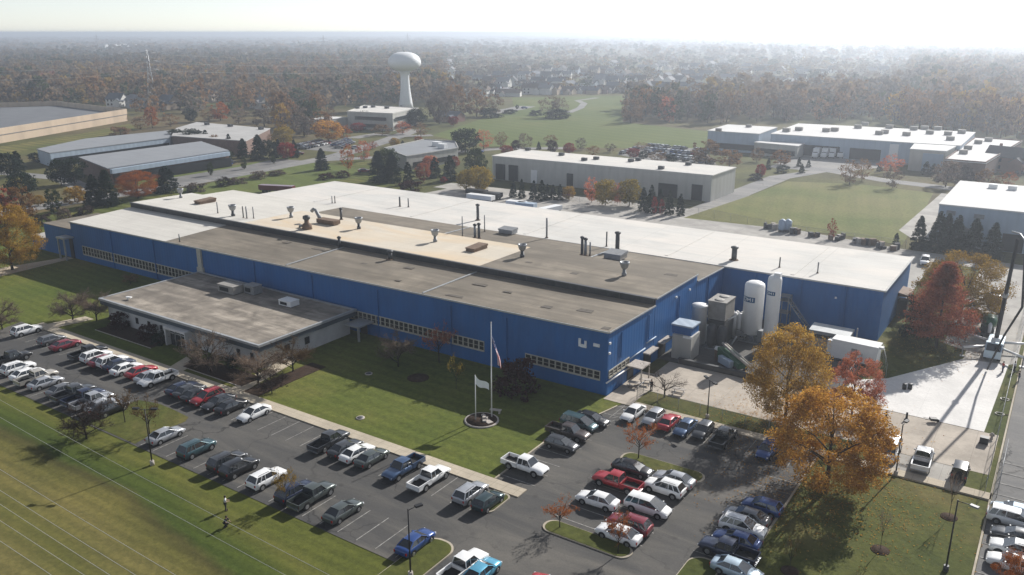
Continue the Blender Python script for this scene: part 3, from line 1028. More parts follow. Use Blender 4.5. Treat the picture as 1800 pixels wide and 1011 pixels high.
# swan neck duct and dust collector
q = at(575, 393, 10.5)
t = thing('swan_neck_duct', 'brown swan neck duct lying on the cream roof', 'duct', (q.x, q.y, 10.5))
MB().box(-2.2, 3.0, -1.0, 1.0, .15, 1.0).box(-1.8, -1.5, -.9, .9, 0, .15).box(2.3, 2.6, -.9, .9, 0, .15).build('body', M['rusty'], t)
MB().tube([(-2.0, 0, .7), (-2.6, 0, 1.6), (-3.2, 0, 2.5), (-3.9, 0, 2.7), (-4.5, 0, 2.2)], [.42, .38, .36, .36, .4], 10).build('neck', M['greymetal'], t)
q = at(540, 403, 10.5)
t = thing('dust_collector', 'dark lumpy dust collector with a round top at the front of the cream roof', 'duct', (q.x, q.y, 10.5))
MB().lathe(0, 0, [(1.1, 0), (1.0, 1.0), (.5, 1.4), (.5, 2.0)], 12).build('housing', M['rusty'], t)
MB().lathe(0, 0, [(.5, 2.0), (.8, 2.3), (.75, 2.8), (.3, 3.0)], 12).build('hood', M['darkmetal'], t)
MB().tube([(-.8, 0, .5), (-2.2, .2, .5), (-2.4, .2, .1)], .3, 8).build('pipe', M['greymetal'], t)

# ------------------------------------------------------------------ gas tanks and plant at the right end
def tank(px, py, r, h, leg, label, logo=False, flat=False, crown=False):
    q = at(px, py, 0)
    t = thing('storage_tank', label, 'tank', (q.x, q.y, .08), 0)
    z0 = leg
    prof = [(r * .55, z0), (r, z0 + .45), (r, h - .8), (r * .93, h - .42), (r * .65, h - .12), (.1, h)]
    if flat:
        prof = [(r, z0), (r, h - .15), (r * 1.06, h - .15), (r * 1.06, h), (.1, h + .12)]
    MB().lathe(0, 0, prof, 32).build('shell', M['tankwhite'], t)
    lm = MB()
    if leg > .1:
        for k in range(4):
            a = math.pi / 4 + k * math.pi / 2
            lm.rbox(r * .8 * math.cos(a), r * .8 * math.sin(a), .28, .28, 0, z0 + .6, a)
    lm.box(-r, r, -r, r, -.02, .12)
    lm.build('leg_frame', M['greymetal'], t)
    if crown:
        MB().rbox(.35, .2, r * .9, r * .9, h - .6, h + .35).build('valve_box', M['tankwhite'], t)
    if logo:
        w = logo
        a0 = math.radians(-105)        # facing the camera side
        mb = MB(); rows = []
        hl = w * .42
        zc = h - 2.9
        for k in range(9):
            a = a0 + (k - 4) / 8 * w / r
            rows.append([((r + .02) * math.cos(a), (r + .02) * math.sin(a), zc - hl / 2), ((r + .02) * math.cos(a), (r + .02) * math.sin(a), zc + hl / 2)])
        mb.grid(rows, 0, True)
        mb.build('logo_panel', M['logo_blue'], t)
        lt = MB()
        def stroke(u0, v0, u1, v1, th=.16):
            """letter stroke in panel units, wrapped round the shell"""
            n = 3
            d = Vector((u1 - u0, v1 - v0)); d.normalize()
            nx, ny = -d.y * th / 2, d.x * th / 2
            rr = []
            for i in range(n + 1):
                f = i / n
                u, v = lerp(u0, u1, f), lerp(v0, v1, f)
                row = []
                for s in (-1, 1):
                    uu, vv = (u + s * nx) * w / 2, (v + s * ny) * w / 2
                    a = a0 + uu / r
                    row.append(((r + .035) * math.cos(a), (r + .035) * math.sin(a), zc + vv))
                rr.append(row)
            lt.grid(rr, 0, False)
        hgt = .24
        for s in [(-.82, -hgt, -.82, hgt), (-.82, hgt, -.45, hgt), (-.82, -hgt, -.45, -hgt), (-.40, -hgt, -.40, hgt),           # D
                  (-.16, -hgt, -.16, hgt), (-.16, hgt, .08, -hgt * .3), (.08, -hgt * .3, .32, hgt), (.32, hgt, .32, -hgt),        # M
                  (.66, -hgt, .66, hgt)]:                                                                                       # I
            stroke(*s, th=.11)
        lt.build('lettering', M['letter'], t)
    return t

T1 = tank(1319, 598, 1.65, 10.4, 1.0, 'thick white storage tank with a blue lettered panel', 2.2)
T2 = tank(1351, 613, 1.1, 12.6, .8, 'tallest, slim white storage tank with a blue lettered panel', 1.6, crown=True)
T3 = tank(1226, 604, 1.25, 6.8, .1, 'shorter flat topped white silo beside the blue wall', flat=True)
MB().rbox(1.35, .4, .5, .5, .5, 3.4).build('ladder_box', M['white'], T3)
MB().tube([(0, .6, 4.0), (1.0, 1.8, 4.6)], .16, 6).build('pipe', M['white'], T3)
MB().rbox(1.8, -.6, .8, 1.2, .3, 2.3).build('valve_box', M['greymetal'], T1)
MB().rbox(-1.2, -1.2, 1.8, .6, .9, 1.7).build('control_panel', M['greymetal'], T1)

q = at(1290, 592)
t = thing('tank_cluster', 'cluster of short white domed tanks on one skid beside the thick tank', 'tank', (q.x, q.y, .08))
for k in range(5):
    for j in range(2):
        MB().lathe(-1.6 + .85 * k, -.5 + 1.0 * j, [(.42, .5), (.42, 4.1), (.3, 4.4), (.05, 4.55)], 12).build('cylinder', M['tankwhite'], t)
MB().box(-2.2, 2.3, -1.1, 1.1, .1, .5).build('skid', M['greymetal'], t)

q = at(1262, 602)
t = thing('cooling_tower', 'tall beige boxy cooling tower between the silo and the white tanks', 'cooling tower', (-45.0, 130.4, .08))
MB().box(-1.5, 1.5, -2.2, 2.2, 4.2, 7.2).build('upper_casing', M['beige_box'], t)
MB().box(-1.6, 1.6, -2.3, 2.3, 7.2, 7.4).build('casing_band', M['beige_box'], t)
MB().box(-1.5, 1.5, -2.2, 2.2, 0, 4.0).build('lower_casing', M['darkmetal'], t)
MB().lathe(0, -1.1, [(.85, 7.4), (.85, 7.46), (.3, 7.48)], 14).lathe(0, 1.1, [(.85, 7.4), (.85, 7.46), (.3, 7.48)], 14).build('fan_ring', M['beige_box'], t)
MB().tube([(1.8, -1.5, 4.4), (3.0, -1.2, 5.2)], .14, 6).build('pipe', M['white'], t)
q = at(1258, 614)
t = thing('filter_vessel', 'dark grey twin filter vessels below the beige cooling tower', 'vessel', (q.x, q.y, .08))
for k in range(2):
    MB().lathe(-.9 + 1.8 * k, 0, [(.5, .3), (.8, .8), (.8, 3.6), (.5, 4.1)], 14).build('vessel', M['darkmetal'], t)
MB().box(-2.0, 2.0, -.9, .9, .0, .3).build('skid', M['greymetal'], t)
MB().tube([(1.8, 0, .6), (2.6, -.4, 1.2), (3.4, -.2, 3.0)], .14, 6).build('pipe', M['steel'], t)

t = thing('utility_shed', 'grey ribbed utility shed with a pale blue overhanging roof box', 'shed', (-46.9, 120.2, .08))
MB().box(-1.6, 1.6, -1.8, 1.8, 0, 4.0).build('wall', M['grey_wall'], t)
MB().box(-2.0, 1.3, -1.2, 1.9, 4.0, 5.3).build('upper_box', M['blue'], t)
MB().box(-2.1, 1.5, -1.35, 2.05, 5.3, 5.55).build('roof', M['bluegrey_wall'], t)
MB().box(.2, 1.66, -1.86, -1.8, 3.7, 4.1).build('lintel', M['white'], t)

# grey gantry stairs against the wing
t = thing('stair_gantry', 'grey steel stair tower with a sloping flight against the blue wing', 'stairs', (-37.0, 143.2, .08))
s = MB()
for x in (-1.8, -.2):
    for y in (-1.0, .9):
        s.cyl(x, y, 0, 5.8, .09, n=6)
for z in (2.8, 5.0, 5.8):
    s.box(-1.9, -.1, -1.05, 1.0, z - .06, z)
s.build('tower', M['greymetal'], t)
st = MB()
for k in range(14):
    st.box(-.1 + k * .28, .2 + k * .28, -.9, .1, 4.9 - k * .36, 4.96 - k * .36)
st.tube([(-.1, -.95, 4.9), (3.9, -.95, .1)], .08, 5).tube([(-.1, .15, 4.9), (3.9, .15, .1)], .08, 5).tube([(-.1, -.95, 5.9), (3.9, -.95, 1.1)], .05, 5)
st.build('flight', M['steel'], t)

# generator container and white tank container
t = thing('generator_container', 'dark grey generator container with pale silver roof against the blue wing', 'container', (-28.2, 135.8, .08), math.radians(0))
MB().box(-3.1, 3.1, -1.5, 1.5, .2, 3.4).build('body', M['greymetal'], t)
MB().prism([(-3.2, -1.6), (3.2, -1.6), (3.2, 1.6), (-3.2, 1.6)], 3.4, [3.5, 3.5, 3.8, 3.8]).build('roof', M['flash'], t)
MB().box(-2.2, .6, -1.56, -1.5, 2.3, 2.9).build('louvre', M['dark'], t)
MB().cyl(3.8, .6, 0, 4.4, .12, n=6).build('exhaust_pipe', M['greymetal'], t)
t = thing('white_container', 'white insulated container with a bright flat roof right of the generator', 'container', (-23.6, 133.0, .08), math.radians(-3))
MB().box(-3.4, 3.4, -1.3, 1.3, .4, 3.3).build('body', M['white'], t)
MB().box(-3.5, 3.5, -1.4, 1.4, 3.3, 3.5).box(3.4, 4.0, -.4, .4, 3.0, 3.3).build('roof', M['white'], t)
MB().box(-.4, .5, -1.36, -1.3, .6, 2.5).build('door', M['greymetal'], t)
MB().box(-4.3, -3.4, -.7, .7, .5, 2.9).build('end_unit', M['white'], t)
MB().box(-3.3, 3.3, -1.2, 1.2, 0, .4).build('base_frame', M['darkmetal'], t)
t = thing('pipe_rack', 'white cluttered pipe rack behind the orange tree at the foot of the stairs', 'pipes', (-33.0, 136.0, .08))
random.seed(3)
for k in range(5):
    MB().tube([(-3.5, -1 + k * .5, .8 + .1 * k), (3.5, -1 + k * .5, .8 + .1 * k)], .16, 6).build('pipe', M['stone'] if k % 2 else M['white'], t)
for k in range(4):
    MB().box(-3.3 + 2.1 * k, -3.1 + 2.1 * k, -1.3, 1.4, 0, .7).build('support', M['greymetal'], t)

# green roll-off machine, barrier wall
t = thing('green_conveyor', 'dark green conveyor machine with a pale sloping boom in the plant yard', 'machine', (-38.9, 120.0, .08), math.radians(-35))
MB().prism([(-3.0, -.9), (2.6, -.9), (2.6, .9), (-3.0, .9)], .7, [2.4, 1.5, 1.5, 2.4]).build('hopper', M['green'], t)
MB().tube([(-3.0, 0, 2.9), (0, 0, 2.2), (4.6, 0, 1.5)], .22, 6).tube([(-3.0, .5, 2.9), (4.6, .5, 1.5)], .12, 6).build('boom', M['stone'], t)
MB().box(-1.6, 1.4, -1.7, -.95, .5, 1.6).build('engine_cover', M['bluegrey_wall'], t)
for x in (-2.0, 1.8):
    for y in (-.95, .95):
        MB().tube([(x, y - .15, .45), (x, y + .15, .45)], .45, 12).build('wheel', M['black'], t)
q = at(1275, 598)
t = thing('steel_bin', 'round rusty bin with a white lid left of the green machine', 'bin', (-41.9, 121.6, .08))
MB().lathe(0, 0, [(.6, 0), (.65, 1.7), (.65, 1.8)], 14).build('drum', M['rusty'], t)
MB().lathe(0, 0, [(.7, 1.8), (.6, 2.1), (.1, 2.2)], 14).build('lid', M['white'], t)
t = thing('barrier_wall', 'dark low barrier wall along the front of the plant yard', 'wall', (-39, 117, .0))
MB().box(-7.6, 6.0, -.2, .2, .05, .75).build('base_course', M['yard_dark'], t)
MB().box(-7.7, 6.1, -.3, .3, .75, .9).build('coping', M['darkmetal'], t)

# ------------------------------------------------------------------ flag island
t = thing('flag_bed', 'oval mulch bed edged with stone under the two flagpoles', 'planting bed', (-60.4, 82.9, .05))
MB().lathe(0, 0, [(2.35, 0), (2.35, .14), (2.1, .16)], 28).build('stone_edge', M['stone'], t)
MB().lathe(0, 0, [(2.12, .0), (2.1, .17), (.1, .2)], 28).build('mulch', M['mulch'], t)
for x, y, s in ((.3, .4, .7), (-.4, 1.0, .55), (.7, -.3, .5)):
    MB().rbox(x, y, s, s * .7, .15, .15 + s * .5, x).build('boulder', M['stone'], t)
MB().rbox(.9, .1, 1.7, .8, .15, .25, -.4).build('slab', M['stone'], t)
t = thing('stone_bench', 'pale stone bench behind the tall flagpole', 'bench', (-60.2, 85.9, .05), .3)
MB().box(-.8, .8, -.25, .25, .42, .56).build('seat', M['stone'], t)
MB().box(-.65, -.45, -.2, .2, 0, .42).build('leg', M['stone'], t)
MB().box(.45, .65, -.2, .2, 0, .42).build('leg', M['stone'], t)

tp = thing('flagpole', 'tall white flagpole standing on the lawn before the factory', 'flagpole', (-59.8, 84.4, .2))
MB().tube([(0, 0, 0), (0, 0, 13.4)], [.10, .055], 10).build('pole', M['white'], tp)
MB().lathe(0, 0, [(.02, 13.38), (.12, 13.5), (.02, 13.62)], 10).build('finial', M['flash'], tp)
sp = thing('flagpole', 'short white flagpole beside the tall one', 'flagpole', (-61.05, 82.45, .2))
MB().tube([(0, 0, 0), (0, 0, 6.5)], [.085, .055], 10).build('pole', M['white'], sp)


def flag_grid(w, h, nx, ny, fn):
    return [[fn(i / nx, j / ny) for j in range(ny + 1)] for i in range(nx + 1)]

M['flag_white'] = simple('white_flag_cloth', rgb(.72, .74, .75), .8, 0, .05, 2, local=True)
M['flag_red'] = simple('red_flag_cloth', rgb(.42, .03, .04), .8, 0, .05, 2, local=True)
t = NT('navy_flag_cloth')
vo = t.n('ShaderNodeTexVoronoi')
vo.inputs['Scale'].default_value = 5.5
vo.inputs['Randomness'].default_value = .15
t.l(t.obj(), vo.inputs['Vector'])
t.col(t.ramp(vo.outputs['Distance'], [(.28, rgb(.6, .6, .6)), (.34, rgb(.02, .035, .14))]))
t.set(.8)
M['flag_blue'] = t.m
wf = thing('flag', 'plain white flag blowing from the short flagpole', 'flag', (-60.98, 82.45, 6.6))
def wfn(u, v):
    return (u * 2.05, -.25 * math.sin(u * 5.0) * (u + .1) - .1 * u, -1.15 * v - .75 * u - .12 * math.sin(u * 6) + .25 * u * v)
MB().grid(flag_grid(2, 1.2, 16, 8, wfn)).build('cloth', M['flag_white'], wf)
uf = thing('flag', 'limp striped flag with a starred navy corner hanging from the tall flagpole', 'flag', (-59.72, 84.4, 12.0))
# hanging cloth: the fly end droops steeply, stripes run along it
def ufn(u, v):
    drop = 3.7 * u
    fold = .16 * math.sin(v * 9 + u * 2)
    return (.80 * math.sin(min(1, u * 1.25) * math.pi * .5) + .90 * v * (.35 + u * .5) + .05, -.12 + fold + .12 * u, -drop - 1.5 * v * (1 - .45 * u))
NX, NY = 14, 13
cl = MB(); rows = flag_grid(1, 1, NX, NY, ufn)
b = 0
for r in rows: cl.v += [tuple(p) for p in r]
for i in range(NX):
    for j in range(NY):
        a = i * (NY + 1) + j
        mi = 2 if (i < 6 and j < 7) else (0 if j % 2 == 0 else 1)
        cl.face((a, a + 1, a + NY + 2, a + NY + 1), mi, True)
cl.build('cloth', [M['flag_red'], M['flag_white'], M['flag_blue']], uf)
# ------------------------------------------------------------------ vehicles
def car_paint(name, c, metal=.25, rough=.32):
    t = NT(name)
    t.set(rough, metal, .5, .6)
    t.b.inputs['Coat Roughness'].default_value = .08
    f = t.noise(t.obj(), 1.2, 3, .6)
    t.col(t.mix(1.0, c, t.ramp(f, [(.3, (.90, .90, .90, 1)), (.7, (1.05, 1.05, 1.05, 1))]), 'MULTIPLY'))
    return t.m


P = {k: car_paint('car_paint_' + k, rgb(*c), m) for k, c, m in (
    ('white', (.78, .78, .77), 0), ('silver', (.42, .43, .45), .45), ('grey', (.16, .165, .175), .4), ('charcoal', (.055, .058, .064), .35),
    ('black', (.014, .015, .018), .1), ('navy', (.018, .028, .065), .3), ('blue', (.020, .062, .22), .3), ('steel_blue', (.055, .10, .19), .35),
    ('light_blue', (.10, .36, .52), .3), ('teal', (.05, .10, .115), .4), ('dark_teal', (.020, .045, .05), .35), ('red', (.36, .022, .03), .15),
    ('dark_red', (.14, .014, .022), .2), ('maroon', (.20, .016, .03), .2), ('bronze', (.085, .068, .062), .4), ('beige', (.46, .43, .38), .3),
    ('grey_green', (.085, .10, .095), .4), ('pale_blue', (.42, .52, .60), .3), ('plum', (.05, .035, .07), .3))}
M['tyre'] = simple('tyre_rubber', rgb(.014, .014, .015), .9, 0, .2, 6, local=True)
M['rim'] = simple('alloy_rim', rgb(.42, .43, .44), .35, .8, .15, 5, local=True)
M['glass'] = simple('car_glass', rgb(.024, .029, .034), .06, 0, .1, 2, .8, .4, local=True)
M['trim'] = simple('black_plastic_trim', rgb(.018, .018, .019), .7, 0, .2, 4, local=True)
M['head'] = simple('clear_headlight', rgb(.70, .72, .74), .12, .1, .1, 6, .7, local=True)
M['tail'] = simple('red_taillight', rgb(.30, .012, .012), .2, 0, .1, 6, .6, local=True)
M['chrome'] = simple('bright_chrome', rgb(.60, .61, .62), .2, .9, .1, 6, local=True)
M['bed'] = simple('black_bed_liner', rgb(.020, .020, .021), .85, 0, .25, 4, local=True)


def ring(x, zb, zt, w):
    """body cross-section, lower sill to beltline; rounded shoulders"""
    return [(x, -w * .86, zb), (x, -w * .98, zb + .10), (x, -w, zb + (zt - zb) * .45), (x, -w * .985, zt - .10), (x, -w * .90, zt),
            (x, -w * .45, zt + .025), (x, 0, zt + .035), (x, w * .45, zt + .025),
            (x, w * .90, zt), (x, w * .985, zt - .10), (x, w, zt * .45 + zb * .55), (x, w * .98, zb + .10), (x, w * .86, zb)]


SPEC = {
    # stations: x, z bottom, z belt, half width;  house: rear base x, rear roof x, front roof x, front base x, base z, roof z, half width base / roof
    'sedan': dict(st=[(-2.42, .42, .80, .72), (-2.36, .28, .95, .83), (-2.0, .24, 1.0, .88), (-1.3, .22, 1.0, .90), (0, .20, .97, .91), (1.2, .20, .95, .90), (1.9, .22, .86, .87), (2.3, .26, .73, .80), (2.44, .36, .58, .68)],
                  hs=(-1.95, -1.10, .25, 1.25, .98, 1.45, .84, .62), wh=(-1.42, 1.45, .33), W=.91),
    'hatch': dict(st=[(-2.1, .42, .85, .74), (-2.05, .28, 1.0, .83), (-1.6, .24, 1.03, .87), (0, .20, 1.0, .89), (1.1, .20, .98, .88), (1.7, .22, .88, .85), (2.05, .27, .74, .78), (2.16, .36, .58, .68)],
                  hs=(-2.02, -1.55, .15, 1.15, 1.0, 1.50, .83, .64), wh=(-1.28, 1.30, .32), W=.89),
    'suv': dict(st=[(-2.36, .48, 1.0, .78), (-2.32, .34, 1.12, .88), (-1.8, .30, 1.14, .93), (0, .28, 1.12, .95), (1.1, .28, 1.10, .94), (1.8, .30, 1.04, .91), (2.25, .34, .92, .86), (2.38, .44, .72, .76)],
                hs=(-2.28, -1.78, .18, 1.22, 1.12, 1.73, .86, .67), wh=(-1.42, 1.46, .38), W=.95),
    'minivan': dict(st=[(-2.52, .42, .98, .80), (-2.48, .28, 1.08, .90), (-1.8, .24, 1.10, .95), (0, .22, 1.08, .97), (1.3, .22, 1.04, .95), (2.0, .24, .93, .91), (2.42, .28, .78, .84), (2.54, .36, .62, .74)],
                    hs=(-2.44, -2.02, .45, 1.80, 1.07, 1.74, .88, .69), wh=(-1.50, 1.55, .35), W=.97),
    'pickup': dict(st=[(-.62, .42, 1.12, .94), (0, .42, 1.15, .96), (1.2, .42, 1.14, .96), (1.9, .42, 1.10, .94), (2.6, .44, 1.02, .91), (2.86, .50, .86, .86), (2.92, .58, .74, .80)],
                   hs=(-.66, -.52, .72, 1.38, 1.12, 1.84, .88, .70), wh=(-1.75, 1.82, .42), W=.97),
    'jeep': dict(st=[(-1.9, .48, 1.0, .76), (-1.86, .42, 1.08, .80), (0, .42, 1.08, .82), (.7, .42, 1.08, .80), (1.0, .44, 1.08, .70), (1.8, .46, 1.04, .66), (1.9, .5, .9, .62)],
                 hs=(-1.86, -1.80, .35, .62, 1.06, 1.82, .76, .70), wh=(-1.18, 1.32, .42), W=.82),
}


def car_parts(kind):
    """list of (part name, mesh, child list)"""
    S = SPEC[kind]
    parts = []
    b = MB()
    rows = [ring(*s) for s in S['st']]
    b.grid(rows, 0, True)
    b.poly(rows[0], 0)
    b.poly(rows[-1][::-1], 0)
    x0, x1, x2, x3, zb, zr, wb, wr = S['hs']
    zb -= .03
    # roof skin with a gentle crown
    rr = []
    for i in range(6):
        f = i / 5
        x = lerp(x1 - .06, x2 + .06, f)
        cz = .05 * math.sin(math.pi * f)
        rr.append([(x, -wr - .02, zr - .035), (x, -wr * .8, zr + cz * .7), (x, 0, zr + .03 + cz), (x, wr * .8, zr + cz * .7), (x, wr + .02, zr - .035)])
    b.grid(rr, 0, True)
    # pillars
    def bar(p, q, t=.045):
        b.tube([p, q], t, 4, 0, True, False)
    for s in (-1, 1):
        bar((x0 + .04, s * wb, zb), (x1, s * wr, zr - .03), .07)
        bar((x3 - .03, s * wb, zb), (x2, s * wr, zr - .03), .05)
        xm = lerp(x1, x2, .52)
        bar((xm - .05, s * (wb + .005), zb), (xm, s * (wr + .005), zr - .02), .05)
        if kind in ('suv', 'minivan'):
            bar((x0 + .75, s * (wb + .005), zb), (x1 + .62, s * (wr + .005), zr - .02), .055)
    # door mirrors
    for s in (-1, 1):
        b.rbox(x3 - .45, s * (wb + .14), .12, .2, zb + .02, zb + .18)
    # dark wheel arches and sill
    for xw in S['wh'][:2]:
        if kind == 'pickup' and xw < 0: continue
        for s in (-1, 1):
            r = S['wh'][2] + .09
            n = 14
            pts = [(xw + r * math.cos(math.pi * k / n), s * (S['W'] + .012), S['wh'][2] + r * math.sin(math.pi * k / n)) for k in range(n + 1)]
            pts += [(xw - r, s * (S['W'] + .012), .22), (xw + r, s * (S['W'] + .012), .22)]
            b.poly(pts if s < 0 else pts[::-1], 1)
    fx, rx = S['st'][-1][0], S['st'][0][0]
    b.box(fx - .05, fx + .035, -.5, .5, S['st'][-1][1] + .02, S['st'][-1][1] + .2, 1)
    parts.append(('body', b.mesh('body', [P['white'], M['trim']]), []))

    def pane(name, pts):
        parts.append((name, MB().poly(pts).mesh(name, M['glass']), []))
    e = .004
    pane('windshield', [(x3, -wb, zb), (x3, wb, zb), (x2, wr, zr - .03), (x2, -wr, zr - .03)])
    pane('rear_window', [(x0, wb, zb), (x0, -wb, zb), (x1, -wr, zr - .03), (x1, wr, zr - .03)])
    pane('side_window', [(x0, -wb, zb), (x3, -wb, zb), (x2, -wr, zr - .03), (x1, -wr, zr - .03)])
    pane('side_window', [(x3, wb, zb), (x0, wb, zb), (x1, wr, zr - .03), (x2, wr, zr - .03)])
    # wheels
    r = S['wh'][2]
    for xw in S['wh'][:2]:
        for s in (-1, 1):
            y = s * (S['W'] - .10)
            ty = MB().tube([(xw, y - .12, r), (xw, y + .12, r)], r, 16).mesh('wheel', M['tyre'])
            ri = MB().tube([(xw, y + s * .10, r), (xw, y + s * .128, r)], r * .62, 12).mesh('rim', M['rim'])
            parts.append(('wheel', ty, [('rim', ri)]))
    # lights
    zf = S['st'][-2][2]
    for s in (-1, 1):
        w = S['st'][-2][3]
        parts.append(('headlight', MB().rbox(fx - .13, s * (w - .16), .16, .30, zf - .20, zf - .045, -s * .35).mesh('headlight', M['head']), []))
        rxx = rx if kind != 'pickup' else -2.92
        zt = S['st'][1][2] if kind != 'pickup' else 1.1
        wt = S['st'][1][3] if kind != 'pickup' else .94
        parts.append(('taillight', MB().rbox(rxx + .04, s * (wt - .10), .12, .18, zt - .36, zt - .10).mesh('taillight', M['tail']), []))
    if kind == 'pickup':
        d = MB()
        d.box(-2.9, -.70, -.95, -.84, .52, 1.12).box(-2.9, -.70, .84, .95, .52, 1.12).box(-.80, -.70, -.84, .84, .52, 1.10)
        d.box(-2.9, -.7, -.97, -.90, 1.12, 1.15).box(-2.9, -.7, .90, .97, 1.12, 1.15)
        for s in (-1, 1):
            rr_ = .53; n = 12
            pts = [(-1.75 + rr_ * math.cos(math.pi * k / n), s * .958, .42 + rr_ * math.sin(math.pi * k / n)) for k in range(n + 1)]
            d.poly(pts if s < 0 else pts[::-1], 1)
        parts.append(('bed_side', d.mesh('bed_side', [P['white'], M['trim']]), []))
        parts.append(('bed_floor', MB().box(-2.86, -.8, -.84, .84, .55, .70).mesh('bed_floor', M['bed']), []))
        parts.append(('tailgate', MB().box(-2.97, -2.88, -.93, .93, .56, 1.13).mesh('tailgate', P['white']), []))
        parts.append(('rear_bumper', MB().box(-3.06, -2.92, -.90, .90, .44, .60).mesh('rear_bumper', M['chrome']), []))
    if kind in ('suv', 'jeep', 'minivan'):
        parts.append(('rear_bumper', MB().box(rx - .06, rx + .05, -.80, .80, .36, .56).mesh('rear_bumper', M['trim']), []))
    if kind == 'suv':
        for s in (-1, 1):
            parts.append(('roof_rail', MB().tube([(x1 + .2, s * (wr - .08), zr + .03), (x1 + .3, s * (wr - .08), zr + .09), (x2 - .4, s * (wr - .08), zr + .09), (x2 - .25, s * (wr - .08), zr + .03)], .022, 5).mesh('roof_rail', M['trim']), []))
    if kind == 'jeep':
        parts.append(('spare_wheel', MB().tube([(-1.92, 0, .98), (-2.12, 0, .98)], .38, 14).mesh('spare_wheel', M['tyre']), []))
    return parts


PARTS = {k: car_parts(k) for k in SPEC}
PAINTED = ('body', 'tailgate', 'bed_side')
KNAME = {'sedan': ('parked_sedan', 'car'), 'hatch': ('parked_hatchback', 'car'), 'suv': ('parked_suv', 'suv'), 'minivan': ('parked_minivan', 'minivan'), 'pickup': ('parked_pickup', 'pickup truck'), 'jeep': ('parked_offroader', 'off-roader')}


def car(kind, colour, x, y, heading, label, group, z=.09, s=1.0):
    nm, cat = KNAME[kind]
    t = thing(nm, label, cat, (x, y, z), heading, group)
    t.scale = (s, s, s)
    for pn, me, ch in PARTS[kind]:
        o = put(pn, me, t)
        if pn in PAINTED:
            paint(o, P[colour])
        for cn, cm in ch:
            put(cn, cm, o)
    return t


N_, S_, E_, W_ = math.pi / 2, -math.pi / 2, 0.0, math.pi
random.seed(11)


def xat(px, py, y):
    """x where the sight line through the photo point meets the row line y"""
    d = ray(px, py)
    return d[0] * y / d[1]


GA = 'cars parked nose to the sidewalk along the office lawn'
ROWA = [  # px, py (middle of the car), kind, colour, heading, label, optional row y
    (45, 572, 'suv', 'white', N_, 'white SUV alone at the far left end of the sidewalk row', 66.6),
    (88, 581, 'hatch', 'grey', N_, 'dark grey hatchback left of the dark red car near the far left', 66.6),
    (112, 587, 'sedan', 'maroon', N_, 'dark red sedan second from a gap near the far left end of the sidewalk row', 66.6),
    (152, 600, 'pickup', 'black', N_, 'black pickup right of the gap at the left of the office lawn', 66.6),
    (166, 606, 'suv', 'white', N_, 'white SUV right beside the black pickup left of the office entrance', 66.4),
    (180, 611, 'sedan', 'maroon', N_, 'dark red sedan squeezed between two white SUVs', 66.2),
    (195, 617, 'suv', 'white', N_, 'white SUV between a dark red sedan and a dark blue sedan', 66.6),
    (207, 622, 'sedan', 'navy', N_, 'dark blue sedan between a white SUV and a white sedan', 66.6),
    (219, 627, 'sedan', 'white', N_, 'white sedan at the right end of the tight group by the office path', 66.2),
    (246, 634, 'sedan', 'red', N_, 'low red coupe parked opposite the office entrance path', 66.8),
    (262, 643, 'sedan', 'silver', N_, 'silver sedan half hidden behind a white crew cab pickup', 66.4),
    (275, 648, 'pickup', 'white', S_, 'white crew cab pickup backed in against the office sidewalk', 66.4),
    (318, 660, 'sedan', 'navy', N_, 'navy sedan first of a dark group right of the white pickup', 66.4),
    (331, 667, 'sedan', 'charcoal', N_, 'charcoal sedan second in the dark group right of the white pickup', 66.4),
    (345, 674, 'sedan', 'black', N_, 'black sedan left of the bright red car', 66.2),
    (362, 678, 'suv', 'red', S_, 'bright red SUV facing the drive among dark cars', 66.2),
    (382, 687, 'sedan', 'charcoal', S_, 'dark grey sedan facing the drive right of the red SUV', 66.2),
    (405, 692, 'sedan', 'black', N_, 'black sedan at the right end of the dark group by the path', 66.4),
    (445, 711, 'sedan', 'white', S_, 'white sedan parked alone facing the drive near empty stalls', 66.6),
    (578, 760, 'pickup', 'charcoal', N_, 'black pickup with open bed first after the empty stalls', 66.4),
    (606, 768, 'sedan', 'charcoal', N_, 'charcoal sedan between a black pickup and a white car', 66.3),
    (627, 782, 'sedan', 'white', N_, 'white sedan with dark rear glass between two dark cars', 66.2),
    (653, 789, 'sedan', 'grey_green', N_, 'grey green sedan right of the white sedan with dark glass', 66.3),
    (708, 806, 'pickup', 'steel_blue', S_, 'blue pickup backed in with its empty bed over the sidewalk', 66.4),
    (755, 834, 'pickup', 'white', N_, 'white pickup nosed in with a grey bed floor beside the blue pickup', 66.3),
    (827, 852, 'suv', 'silver', N_, 'silver SUV second from the end island of the sidewalk row', 66.3),
    (858, 867, 'hatch', 'dark_teal', N_, 'dark green black hatchback beside the small end island', 66.1)]
for px, py, k, c, h, lb, y in ROWA:
    car(k, c, xat(px, py, y), y, h + random.uniform(-.03, .03), lb, GA)

